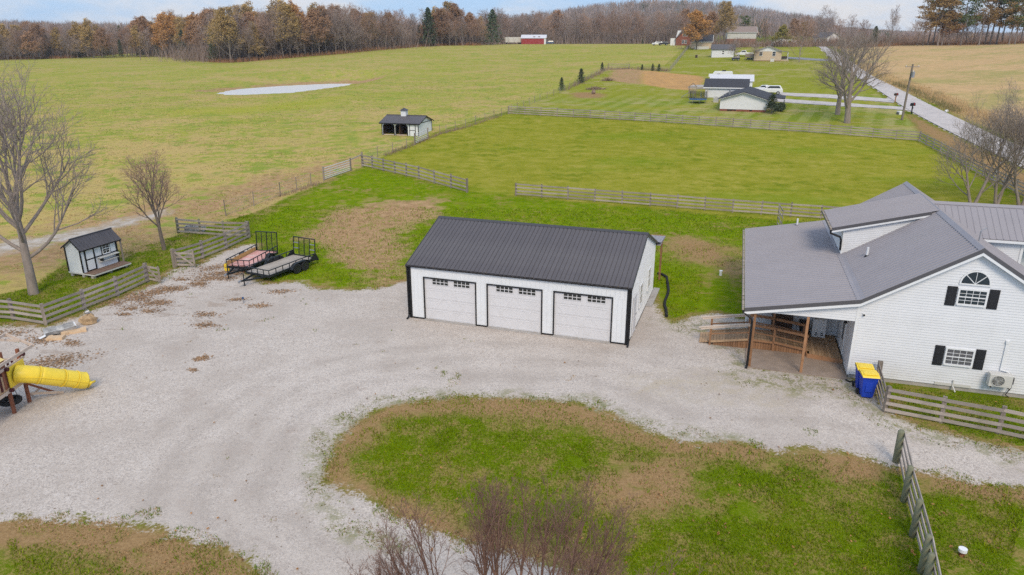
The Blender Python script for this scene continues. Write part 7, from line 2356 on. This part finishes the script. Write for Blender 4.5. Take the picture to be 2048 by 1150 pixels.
def treeline():
    base = [(-190, 122), (-90, 121), (0, 119), (60, 118), (120, 117), (170, 114), (230, 109), (268, 105.5), (300, 108), (340, 113), (390, 117), (430, 124), (470, 125), (540, 119), (600, 114), (680, 108), (760, 100), (830, 94), (900, 90.5), (960, 88.5)]
    tops = [(-190, 52), (0, 50), (60, 44), (130, 38), (200, 34), (262, 46), (285, 30), (350, 20), (420, 10), (500, 4), (560, 2), (620, 4), (700, 4), (740, 14), (800, 12), (850, 16), (880, 12), (905, 0), (940, 14), (960, 20)]
    bu, bv = zip(*base); tu, tv = zip(*tops)
    rg = random.Random(12)
    count = 0
    for row, (back, step) in enumerate(((0, 17), (9, 19), (20, 23), (38, 27))):
        u = -190 + rg.uniform(0, 10)
        while u < 965:
            v = np.interp(u, bu, bv)
            p = ground(u, v)
            d = Vector((p.x, p.y, 0)).normalized()
            if p.y > 360: 
                p = at_depth(u, v, 350); d = Vector((p.x, p.y, 0)).normalized()
            q = p + d * (back + rg.uniform(-3, 3) + 1.5)
            q.z = tz(q.x, q.y)
            ztop = at_depth(u, np.interp(u, tu, tv), q.y).z
            H = (ztop - q.z) * (rg.uniform(.78, 1.04) if row else rg.uniform(.62, .98))
            x = rg.random()
            if u < 260: kind = "bare" if x < .5 else "rust" if x < .72 else "rustleaf" if x < .84 else "cedar" if x < .95 else "gold"
            elif u < 470: kind = "bare" if x < .32 else "rustleaf" if x < .58 else "gold" if x < .7 else "rust" if x < .88 else "cedar" if x < .95 else "orange"
            elif u < 700: kind = "gold" if x < .3 else "bare" if x < .58 else "rust" if x < .72 else "rustleaf" if x < .9 else "orange" if x < .96 else "cedar"
            else: kind = "bare" if x < .52 else "rust" if x < .72 else "rustleaf" if x < .84 else "gold" if x < .93 else "cedar"
            if kind == "cedar": H = min(H * .7, 12)
            if row >= 2 and kind == "cedar": kind = "bare"
            if u > -45: plant(kind, q, max(H, 6), wood_label(kind, row, u), "trees of the woods beyond the pasture")
            count += 1
            u += step * rg.uniform(.7, 1.3)
    # woods behind the skyline of the pasture
    for row, Y in enumerate((415, 440, 470)):
        u = 962 + rg.uniform(0, 10)
        while u < 1385:
            q = at_depth(u, 88, Y + rg.uniform(-8, 8)); q.z = tz(q.x, q.y)
            x = rg.random()
            kind = "bare" if x < .62 else "rust" if x < .92 else "rustleaf" if x < .97 else "cedar"
            H = rg.uniform(15, 19.5) if kind != "cedar" else rg.uniform(6, 9)
            plant(kind, q, H, wood_label(kind, row, u), "trees of the woods behind the crest")
            count += 1
            u += rg.uniform(11, 22)
    return count
n_wood = treeline()
def crest_pt(u, Y, v=86):
    a = at_depth(u, v, Y); a.z = tz(a.x, a.y); return a
# single trees one can point to
plant("cedar", crest_pt(985, 352), 15.5, "tall dark spruce at the right end of the woods, left of the white box trailer", which=1, wide=1.5)
plant("cedar", crest_pt(858, 345), 16.5, "tall dark evergreen standing in front of the bare woods left of the spruce", wide=1.3)
plant("cedar", ground(246, 107), 14.5, "pointed dark cedar at the gap in the left woods", wide=.9)
plant("cedar", ground(160, 115), 11, "rounded dark cedar at the foot of the left woods", wide=1.4)
plant("cedar", ground(215, 111), 9, "broad low cedar left of the pointed one by the gap", wide=1.7)
plant("orange", crest_pt(1394, 283), 14.2, "big orange-leaved tree above the white board fence on the crest", which=1, wide=1.15)
plant("gold", crest_pt(1446, 300), 17.3, "tallest rust-gold tree right of the cream garage roof", which=0, wide=.85)
plant("rustleaf", crest_pt(1425, 318), 14, "rust-brown tree between the orange tree and the tallest gold tree")
plant("pine", crest_pt(1487, 345), 12.2, "round green pine in front of the wooded hill left of the two-storey house", wide=1.1)
plant("olive", crest_pt(1562, 290), 8.2, "yellow-olive leaved tree right of the two-storey house", wide=1.3)
plant("rust", crest_pt(1532, 300), 10.5, "bare reddish tree in front of the two-storey house's right end")
plant("rust", ground(1598, 124.5), 13.2, "round-headed bare brown tree standing right of the cream bungalow", wide=1.1)
plant("bare", ground(1467, 121), 6.8, "small bare tree in front of the white pickup", wide=1.1)
plant("bare", ground(1506, 122.5), 5.8, "small bare ornamental tree at the cream bungalow's left corner", wide=1.4)
plant("bare", crest_pt(1460, 330), 9.5, "low bare tree behind the white outbuilding roof")
for u, Y, H, k, lab in ((1622, 330, 11, "rust", "reddish bare tree behind the road bend, left of the white cottage"), (1648, 300, 15.5, "bare", "tall bare tree over the white cottage at the road bend"),
                        (1676, 310, 11, "rust", "reddish bare tree just right of the white cottage"), (1700, 300, 12, "bare", "bare tree on the road bend's right, behind the big road trees"),
                        (1725, 305, 10, "rust", "reddish tree in the hedgerow behind the hay field's left end"), (1640, 345, 12, "bare", "bare tree farther back behind the white cottage"),
                        (1586, 335, 11, "rustleaf", "rust-leaved tree above the low white shed"), (1604, 345, 10, "gold", "tan-gold tree above the right end of the low white shed")):
    plant(k, crest_pt(u, Y), H, lab)
plant("cedar", crest_pt(1748, 292), 7, "dark cedar in the hedgerow left of the forked bare tree", wide=1.5)
near = plant("bare", crest_pt(1781, 285), 14.5, "tall forked bare tree alone on the hay field's skyline", which=2, wide=.62)
# pines on the right skyline
rgp = random.Random(31)
PINES = [(1836, 0.55, "bare"), (1846, .7, "brownpine"), (1856, .95, "brownpine"), (1866, 1.0, "pine"), (1876, 1.0, "brownpine"), (1884, .85, "brownpine"), (1898, .7, "rustleaf"), (1912, .62, "bare"), (1922, .95, "pine"), (1932, .75, "bare"), (1945, .7, "rust"),
         (1958, .9, "brownpine"), (1970, 1.0, "brownpine"), (1980, .95, "brownpine"), (1993, 1.02, "pine"), (2003, .95, "brownpine"), (2018, .8, "brownpine"), (2030, .86, "pine"), (2041, .7, "brownpine"), (2056, .85, "brownpine"), (2080, .9, "pine"), (2110, .85, "brownpine"), (2140, .9, "brownpine")]
pk = {}
for u, s, k in PINES:
    pk[k] = pk.get(k, 0) + 1
    if u > 2075: continue
    lab = ORD[pk[k] - 1] + " from the left: " + {"brownpine": "browning tall pine on the hay field's skyline", "pine": "tall green-topped pine on the hay field's skyline", "bare": "bare tree among the pines on the hay field's skyline", "rust": "bare reddish tree among the pines on the hay field's skyline", "rustleaf": "rust-leaved tree among the pines on the hay field's skyline"}[k]
    plant(k, crest_pt(u, 262 + rgp.uniform(-8, 12)), 17.0 * s, lab, "row of pines on the skyline", wide=1.15)
# small cedars along the neighbour's fence, bushes by the ranch house
for px, H, w_, lab in (((1123, 181), 2.7, 1.3, "small dark cedar at the fence, lowest of the row by the mown lawn"), ((1162, 166.5), 3.2, 1.6, "larger dark cedar on the fence line by the garden patch"), ((1204, 142.5), 2.3, 1.4, "small cedar near the top of the fence left of the garden's plank fence"),
                       ((1305, 142), 1.9, 1.5, "tiny cedar in the low fence above the orange dirt"), ((1317.5, 142.5), 1.9, 1.5, "tiny cedar beside its twin above the orange dirt"), ((1284, 140), 1.5, 1.5, "tiny cedar behind the middle of the garden patch"),
                       ((1542.5, 227), 3.1, 2.1, "dense dark conical evergreen at the ranch house's right corner"), ((1748, 84), 3, 1, "low dark shrub on the skyline by the hay field"), ((1285, 88), 2.6, 1.2, "small dark cedar alone before the woods on the pasture crest")):
    plant("cedar", ground(*px), H, lab, wide=w_)
def round_bush(label, loc, r, seed, m):
    rg = random.Random(seed)
    T = thing("round_bush", label, "bush", loc)
    V, F = tubes_mesh([([Vector((0, 0, -.1)), Vector((0.02, 0, r))], [.06, .03])], 6); mesh_obj("stem", V, F, M["bark"], T)
    pts = []
    for i in range(900):
        v = Vector((rg.gauss(0, 1), rg.gauss(0, 1), rg.gauss(0, 1))).normalized() * r * rg.uniform(.6, 1.02)
        pts.append(v + Vector((0, 0, r * .95)))
    V, F = leaf_quads(pts, .11, rg, 1, .05); mesh_obj("crown", V, F, m, T)
round_bush("round dark bush at the right of the ranch house porch", ground(1561, 223), .78, 3, M["needle"])

# ---- masses nobody could count
def brush_mass(name, spots, n, hmin, hmax, wdt, m, spread, seed):
    """thicket of thin upright stems round the given points"""
    rg = np.random.default_rng(seed)
    P = np.array([tuple(s) for s in spots])
    idx = rg.integers(0, len(P) - 1, n)
    w = rg.random(n)[:, None]
    c = P[idx] * (1 - w) + P[idx + 1] * w
    c[:, :2] += rg.normal(0, spread, (n, 2))
    c[:, 2] = terrain(c[:, 0], c[:, 1])
    h = rg.uniform(hmin, hmax, n)
    lean = rg.normal(0, .28, (n, 2)) * h[:, None]
    a = rg.uniform(0, 6.283, n)
    s = np.stack([np.cos(a), np.sin(a), np.zeros(n)], 1) * wdt * rg.uniform(.5, 1.4, n)[:, None]
    top = c + np.concatenate([lean, h[:, None]], 1)
    V = np.concatenate([c - s, c + s, top], 0)
    F = np.stack([np.arange(n), np.arange(n) + n, np.arange(n) + 2 * n], 1)
    o = mesh_obj(name, V.tolist(), F.tolist(), m)
    o["kind"] = "stuff"
    return o
M["straw_pale"] = mat("pale_standing_straw", (0.5, 0.35, 0.18), .95, var=.25, vscale=.5)
M["brush_green"] = mat("olive_bank_weeds", (0.2, 0.18, 0.07), .95, var=.35, vscale=.5)
M["brush_brown"] = mat("brown_undergrowth", (0.27, 0.185, 0.14), .95, var=.4, vscale=.3)
M["brush_grey"] = mat("grey_brown_thicket", (0.25, 0.185, 0.155), .95, var=.4, vscale=.3)
M["brush_rust"] = mat("rusty_undergrowth", (0.27, 0.14, 0.07), .95, var=.4, vscale=.3)
edge_px = [(-150, 121), (0, 119), (60, 118), (120, 117), (170, 114), (230, 109), (268, 105.5), (300, 108), (340, 113), (390, 117), (430, 124), (470, 125), (540, 119), (600, 114), (680, 108), (760, 100), (830, 94), (900, 90.8)]
edge = [ground(*q) for q in edge_px] + [crest_pt(960, 345)]
brush_mass("undergrowth", edge, 6000, .5, 2.0, .1, M["brush_rust"], 1.3, 1)
edge_b = [p + Vector((p.x, p.y, 0)).normalized() * 24 for p in edge]
brush_mass("undergrowth", edge_b, 22000, 2, 10, .1, M["brush_grey"], 7, 2)
brush_mass("undergrowth", [crest_pt(u, 430) for u in (950, 1060, 1170, 1280, 1400)], 12000, 2, 9, .12, M["brush_grey"], 10, 3)
brush_mass("hedgerow", [crest_pt(u, 295) for u in (1640, 1700, 1760, 1830, 1900, 1990, 2080, 2160)], 8000, 1.5, 4.2, .09, M["brush_brown"], 4, 4)
brush_mass("hedgerow", [crest_pt(u, 268) for u in (1690, 1760, 1830, 1900, 1990, 2080, 2160)], 2600, .5, 1.6, .1, M["brush_rust"], 2, 5)
brush_mass("hedgerow", [crest_pt(u, 300) for u in (1400, 1440, 1480, 1540, 1600, 1640)], 2600, 1, 4, .1, M["brush_brown"], 5, 6)
brush_mass("fence_weeds", [ground(*q) for q in ((1130, 181), (1165, 164), (1190, 152), (1212, 140), (1260, 138), (1312, 141), (1338, 143))], 1500, .3, 1.2, .03, M["brush_brown"], .5, 7)
brush_mass("fence_weeds", [ground(*q) for q in ((770, 312), (820, 293), (880, 268), (930, 256), (1000, 233))], 1200, .15, .6, .02, M["brush_brown"], .25, 8)
brush_mass("fence_weeds", [ground(*q) for q in ((560, 394), (600, 380), (640, 366))], 300, .15, .5, .018, M["brush_brown"], .25, 18)
brush_mass("dry_grass", [ground(*q) for q in ((1715, 128), (1785, 163), (1862, 190), (1920, 216), (1980, 240), (2048, 268), (2110, 296))], 9000, .25, .8, .03, M["straw_pale"], 1.5, 9)
brush_mass("dry_grass", [ground(*q) for q in ((1790, 169), (1830, 184), (1880, 208), (1915, 225))], 1500, .3, 1.0, .03, M["brush_green"], .6, 10)
for px, r_, lab, sd in (((1192, 179), 2.2, "brown brush pile on the neighbour's lawn above the bare patch", 11), ((1215, 161.5), 1.2, "small brush heap left of the garden patch", 12)):
    rg = random.Random(sd); mb = MB()
    for i in range(140):
        a = rg.uniform(0, 6.283); d = r_ * rg.random()
        p = Vector((d * math.cos(a), d * math.sin(a) * .5, rg.uniform(0, .6) * (1 - d / r_)))
        q = p + Vector((rg.gauss(0, .5), rg.gauss(0, .4), rg.gauss(.1, .15)))
        mb.beam(p, q, .05, .05)
    o = mb.build("brush_pile", M["brush_brown"]); o.location = ground(*px); tag(o, lab, "brush pile")
o = lump(MB(), (0, 0, .35), .4, 5, 1.2).build("tree_stump", M["brush_brown"]); o.location = ground(1186.5, 188); tag(o, "dark stump standing in the bare oval patch of the neighbour's lawn", "stump")

def far_woods():
    """the wooded hill and horizon: thousands of far crowns in one mass"""
    rg = np.random.default_rng(5)
    n = 15000
    t = rg.uniform(-1.05, 1.0, n)
    y = 1250 - 760 * rg.random(n) ** .8
    y = np.where(np.abs(t + .0) < .0, y, y)
    x = t * y
    z = terrain(x, y)
    keep = (y > 560) | (t < -.45) & (y > 470)
    x, y, z, t = x[keep], y[keep], z[keep], t[keep]
    n = len(x)
    H = rg.uniform(12, 19, n) * np.where(t > .42, .5, 1)
    k = 26
    ang = rg.uniform(0, 6.283, (n, k)); f = rg.random((n, k))
    rad = rg.uniform(.2, 1, (n, k)) * (H * .22)[:, None]
    zb = (.15 + .6 * f) * H[:, None]
    ln = rg.uniform(.18, .36, (n, k)) * H[:, None]
    cx = x[:, None] + rad * np.cos(ang) * .7
    cy = y[:, None] + rad * np.sin(ang) * .7
    cz = z[:, None] + zb
    prof = np.sqrt(np.clip(1 - ((zb / H[:, None] - .55) / .5) ** 2, .15, 1))
    cx = x[:, None] + rad * prof * np.cos(ang); cy = y[:, None] + rad * prof * np.sin(ang)
    tx = cx + np.cos(ang) * ln * .35; ty = cy + np.sin(ang) * ln * .35; tzz = np.minimum(cz + ln, z[:, None] + H[:, None] * 1.02)
    w = .32
    a2 = rg.uniform(0, 6.283, (n, k))
    sx, sy = np.cos(a2) * w, np.sin(a2) * w
    V = np.stack([np.stack([cx - sx, cy - sy, cz], -1), np.stack([cx + sx, cy + sy, cz], -1), np.stack([tx, ty, tzz], -1)], 2).reshape(-1, 3)
    F = np.arange(len(V)).reshape(-1, 3)
    me = bpy.data.meshes.new("far_woods")
    me.vertices.add(len(V)); me.vertices.foreach_set("co", V.ravel())
    me.loops.add(F.size); me.loops.foreach_set("vertex_index", F.ravel())
    me.polygons.add(len(F)); me.polygons.foreach_set("loop_start", np.arange(0, F.size, 3))
    me.update(calc_edges=True)
    base = np.array([[.34, .27, .25], [.32, .25, .24], [.37, .26, .2], [.29, .24, .225], [.1, .13, .09]])
    pick = rg.choice(5, n, p=[.36, .3, .16, .14, .04])
    c = base[pick] * rg.uniform(.75, 1.2, (n, 1))
    cc = np.repeat(np.concatenate([c, np.ones((n, 1))], 1), k * 3, 0).astype(np.float32)
    at = me.attributes.new("tint", 'FLOAT_COLOR', 'POINT'); at.data.foreach_set("color", cc.ravel())
    m = bpy.data.materials.new("far_crowns"); m.use_nodes = True
    b = m.node_tree.nodes["Principled BSDF"]; b.inputs["Roughness"].default_value = .95; b.inputs["Specular IOR Level"].default_value = .1
    an = m.node_tree.nodes.new("ShaderNodeAttribute"); an.attribute_name = "tint"
    m.node_tree.links.new(an.outputs["Color"], b.inputs["Base Color"])
    me.materials.append(m)
    o = bpy.data.objects.new("far_woods", me); COL.objects.link(o); o["kind"] = "stuff"
far_woods()
# ------------------------------------------------------------------ grass blades, weeds and fallen leaves near the camera
def tint_material(name, attr="tint"):
    m = bpy.data.materials.new(name); m.use_nodes = True
    n, l = m.node_tree.nodes, m.node_tree.links
    b = n["Principled BSDF"]; b.inputs["Roughness"].default_value = .8; b.inputs["Specular IOR Level"].default_value = .0
    a = n.new("ShaderNodeAttribute"); a.attribute_name = attr
    l.new(a.outputs["Color"], b.inputs["Base Color"])
    return m
M["blades"] = tint_material("grass_blades")
def tri_cloud(name, V, colors, m):
    n = len(V) // 3
    me = bpy.data.meshes.new(name)
    me.vertices.add(len(V)); me.vertices.foreach_set("co", V.ravel().astype(np.float32))
    me.loops.add(len(V)); me.loops.foreach_set("vertex_index", np.arange(len(V)))
    me.polygons.add(n); me.polygons.foreach_set("loop_start", np.arange(0, len(V), 3))
    me.update(calc_edges=True)
    cc = np.repeat(np.concatenate([colors, np.ones((n, 1))], 1), 3, 0).astype(np.float32)
    me.attributes.new("tint", 'FLOAT_COLOR', 'POINT').data.foreach_set("color", cc.ravel())
    me.materials.append(m)
    o = bpy.data.objects.new(name, me); COL.objects.link(o); o["kind"] = "stuff"
    return o

def vnoise(x, y, s, seed):
    """cheap smooth value noise"""
    r = np.random.default_rng(seed).random((128, 128))
    X, Y = x / s, y / s
    i, j = np.floor(X).astype(int), np.floor(Y).astype(int)
    u, v = X - i, Y - j
    u, v = u * u * (3 - 2 * u), v * v * (3 - 2 * v)
    g = lambda a, b: r[a % 128, b % 128]
    return (g(i, j) * (1 - u) + g(i + 1, j) * u) * (1 - v) + (g(i, j + 1) * (1 - u) + g(i + 1, j + 1) * u) * v

def grass():
    rg = np.random.default_rng(3)
    N = 420000
    # denser close by: uniform in view bearing, log-spread in depth
    y = np.exp(rg.uniform(np.log(13), np.log(64), N))
    x = rg.uniform(-.85, .85, N) * y
    foot = [(15, 29.0, 26, 46), ]
    g = zone(x, y, "gravel"); past = np.clip(.5 + .5 * sdist(x, y, PASTURE), 0, 1); pad = zone(x, y, "paddock")
    # not inside buildings
    def inside(px, py, o, yaw, a0, a1, b0, b1):
        c, s = math.cos(yaw), math.sin(yaw)
        dx, dy = px - o[0], py - o[1]
        a, b = dx * c + dy * s, -dx * s + dy * c
        return (a > a0) & (a < a1) & (b > b0) & (b < b1)
    bad = inside(x, y, (-5.61, 37.01), GYAW, -.1, 13.2, -.3, 9.4) | inside(x, y, HO, HYAW, -7.0, 8.6, -.4, 15.5) | inside(x, y, HO, HYAW, 5.0, 14, 7, 14)
    nz = vnoise(x, y, 1.3, 1) * .6 + vnoise(x, y, .4, 2) * .4
    keep = ~bad & (g + (nz - .5) * 1.7 < .42) & (past < .5) & (pad < .6)
    x, y, nz = x[keep], y[keep], nz[keep]
    mk = zone_masks(x, y)
    n = len(x)
    z = terrain(x, y)
    dry = np.clip(mk["dry"] * 1.0 + mk["soil"] * .9, 0, 1)
    n2 = vnoise(x, y, 2.2, 4) * .5 + vnoise(x, y, .8, 5) * .5
    isdry = rg.random(n) < np.clip(np.maximum(dry * .95, .8 * (g[keep] > .06)) + (n2 - .62) * 1.6 * (1 - mk["lush"] * .6), 0.06, .95)
    lush = mk["lush"]
    h = rg.uniform(.03, .085, n) * np.where(isdry, .4, 1) * (1 + .5 * (vnoise(x, y, .9, 6) > .62))
    h = h * (1 + .012 * y)
    w = .0055 + .00045 * y
    a = rg.uniform(0, 6.283, n)
    lean = rg.normal(0, .5, (n, 2)) * h[:, None]
    s = np.stack([np.cos(a) * w, np.sin(a) * w, np.zeros(n)], 1)
    c = np.stack([x, y, z - .005], 1)
    top = c + np.concatenate([lean, h[:, None]], 1)
    V = np.stack([c - s, c + s, top], 1).reshape(-1, 3)
    green = np.array([.14, .2, .005]) * (1 - lush[:, None]) + np.array([.165, .24, .005]) * lush[:, None]
    green = green * rg.uniform(.6, 1.35, (n, 1)) + np.array([.05, .03, 0]) * (vnoise(x, y, 3.1, 8) > .6)[:, None] * rg.random((n, 1))
    straw = np.array([.4, .265, .125]) * rg.uniform(.45, 1.25, (n, 1))
    col = np.where(isdry[:, None], straw, green)
    tri_cloud("grass", V, col, M["blades"])
grass()

def field_tufts():
    """coarser tussocks over the pasture and the paddock"""
    rg = np.random.default_rng(41)
    N = 150000
    y = np.exp(rg.uniform(np.log(46), np.log(190), N)); x = rg.uniform(-.85, .62, N) * y
    past = np.clip(.5 + .5 * sdist(x, y, PASTURE), 0, 1) > .7
    pad = zone(x, y, "paddock") > .7
    pond_far = sdist(x, y, POND) < -1.5
    clump = vnoise(x, y, 4.0, 31) * .5 + vnoise(x, y, 1.2, 32) * .5
    keep = (past & (clump > .42) | pad & (clump > .52)) & pond_far & (zone(x, y, "limestone") < .5) & ~((np.abs(x + 17) < 9) & (np.abs(y - 103) < 9))
    x, y, clump, pad = x[keep], y[keep], clump[keep], pad[keep]
    n = len(x); z = terrain(x, y)
    h = rg.uniform(.03, .12, n) * np.where(pad, .6, 1); w = .02 + .0007 * y
    a = rg.uniform(0, 6.283, n)
    s = np.stack([np.cos(a) * w, np.sin(a) * w, np.zeros(n)], 1)
    c = np.stack([x, y, z - .02], 1)
    top = c + np.concatenate([rg.normal(0, .6, (n, 2)) * h[:, None], h[:, None]], 1)
    V = np.stack([c - s, c + s, top], 1).reshape(-1, 3)
    tan = vnoise(x, y, 6.5, 33) * .6 + vnoise(x, y, 1.7, 34) * .4 + (125 - y) * .0026
    straw = np.array([.42, .31, .14]); grn = np.array([.2, .255, .035]); pdc = np.array([.19, .22, .012])
    col = np.where(pad[:, None], pdc, np.where((tan + rg.normal(0, .08, n) > .5)[:, None], straw, grn)) * rg.uniform(.8, 1.5, (n, 1))
    tri_cloud("field_grass", V, col, M["blades"])
field_tufts()

def leaf_piles():
    """brown leaves drifted together on the gravel"""
    rg = np.random.default_rng(29)
    spots = [(229, 606, 5), (278, 592, 7), (272, 598, 6), (309, 584, 4), (313, 606, 5), (301, 622, 4), (264, 617, 3), (344, 578, 5), (414, 629, 4), (411, 650, 4), (80, 681, 6), (127, 719, 8), (92, 728, 7), (396, 567, 3), (411, 560, 3), (12, 668, 6), (145, 686, 3), (248, 629, 2),
             (429, 535, 9), (433, 548, 7), (421, 556, 6), (456, 556, 4), (474, 545, 7), (396, 569, 4), (364, 559, 3), (342, 577, 5), (308, 585, 5), (312, 607, 5), (517, 612, 4), (476, 599, 3), (402, 716, 2), (403, 718, 2), (385, 740, 1), (560, 583, 4)]
    P, R_ = [], []
    for u, v, k in spots:
        p = ground(u, v)
        m = 46 * k
        a = rg.uniform(-.5, .5)
        d = rg.normal(0, 1, (m, 2)) * np.array([.09 * k + .05, .045 * k + .04])
        c, s = math.cos(a), math.sin(a)
        P.append(np.stack([p.x + d[:, 0] * c - d[:, 1] * s, p.y + d[:, 0] * s + d[:, 1] * c], 1))
    P = np.concatenate(P); n = len(P)
    z = terrain(P[:, 0], P[:, 1]) + rg.uniform(.005, .03, n)
    c = np.stack([P[:, 0], P[:, 1], z], 1)
    a = rg.uniform(0, 6.283, n); r = rg.uniform(.03, .075, n); tl = rg.normal(0, .35, (n, 2))
    off = lambda k: np.stack([np.cos(a + k) * r, np.sin(a + k) * r, (tl[:, 0] * np.cos(k) + tl[:, 1] * np.sin(k)) * r * .5], 1)
    V = np.stack([c + off(0), c + off(2.1), c + off(4.2)], 1).reshape(-1, 3)
    tri_cloud("leaf_litter", V, np.array([.33, .205, .12]) * rg.uniform(.55, 1.35, (n, 1)), M["blades"])
leaf_piles()

def weeds():
    """green and brown tufts creeping over the gravel's edges"""
    rg = np.random.default_rng(8)
    N = 110000
    y = np.exp(rg.uniform(np.log(14), np.log(48), N)); x = rg.uniform(-.8, .85, N) * y
    wz = np.maximum(zone(x, y, "weeds"), zone(x, y, "weeds2"))
    nz = vnoise(x, y, .7, 21) * .6 + vnoise(x, y, .25, 22) * .4
    g = zone(x, y, "gravel")
    c_, s_ = math.cos(HYAW), math.sin(HYAW)
    dx, dy = x - HO.x, y - HO.y
    a_, b_ = dx * c_ + dy * s_, -dx * s_ + dy * c_
    keep = (wz > .45) & (nz > .55) & (g > .3) & ~((a_ > -7) & (b_ > -.35) & (b_ < 16))
    x, y = x[keep], y[keep]
    n = len(x); z = terrain(x, y)
    h = rg.uniform(.02, .07, n); w = .012 + .0004 * y
    a = rg.uniform(0, 6.283, n)
    s = np.stack([np.cos(a) * w, np.sin(a) * w, np.zeros(n)], 1)
    c = np.stack([x, y, z], 1)
    top = c + np.concatenate([rg.normal(0, .8, (n, 2)) * h[:, None], h[:, None]], 1)
    V = np.stack([c - s, c + s, top], 1).reshape(-1, 3)
    col = np.where((rg.random(n) < .55)[:, None], np.array([.12, .17, .02]), np.array([.26, .2, .1])) * rg.uniform(.5, 1.3, (n, 1))
    tri_cloud("weeds", V, col, M["blades"])
weeds()

def fallen_leaves():
    rg = np.random.default_rng(17)
    n = 900
    y = np.exp(rg.uniform(np.log(15), np.log(32), n)); x = rg.uniform(-.75, .85, n) * y
    keep = (zone(x, y, "gravel") < .45) | (rg.random(n) < .12)
    c_, s_ = math.cos(HYAW), math.sin(HYAW)
    dx, dy = x - HO.x, y - HO.y
    a_, b_ = dx * c_ + dy * s_, -dx * s_ + dy * c_
    keep &= ~((a_ > -7) & (b_ > -.4))
    x, y = x[keep], y[keep]; n = len(x); z = terrain(x, y) + .05
    a = rg.uniform(0, 6.283, n); r = rg.uniform(.025, .06, n)
    c = np.stack([x, y, z], 1)
    tl = rg.normal(0, .3, (n, 3))
    def off(k): 
        return np.stack([np.cos(a + k) * r, np.sin(a + k) * r, tl[:, 0] * r * np.cos(k) + tl[:, 1] * r * np.sin(k)], 1)
    V = np.concatenate([np.stack([c + off(0), c + off(1.9), c + off(3.9)], 1), np.stack([c + off(.9), c + off(3.0), c + off(5.1)], 1)], 0).reshape(-1, 3)
    col = np.array([.46, .24, .1]) * rg.uniform(.5, 1.3, (n, 1))
    tri_cloud("fallen_leaves", V, np.concatenate([col, col]), M["blades"])
fallen_leaves()

# ------------------------------------------------------------------ air
def haze():
    m = bpy.data.materials.new("air"); m.use_nodes = True
    n, l = m.node_tree.nodes, m.node_tree.links
    n.clear()
    o = n.new("ShaderNodeOutputMaterial"); v = n.new("ShaderNodeVolumePrincipled")
    v.inputs["Color"].default_value = (0.86, 0.91, 1.0, 1)
    v.inputs["Density"].default_value = HAZE_DENSITY
    v.inputs["Anisotropy"].default_value = 0.1
    l.new(v.outputs["Volume"], o.inputs["Volume"])
    b = box(-2500, 2500, -30, 2000, -3, 92).build("haze", m)
    b["kind"] = "stuff"
HAZE_DENSITY = 0.00014
if HAZE_DENSITY: haze()
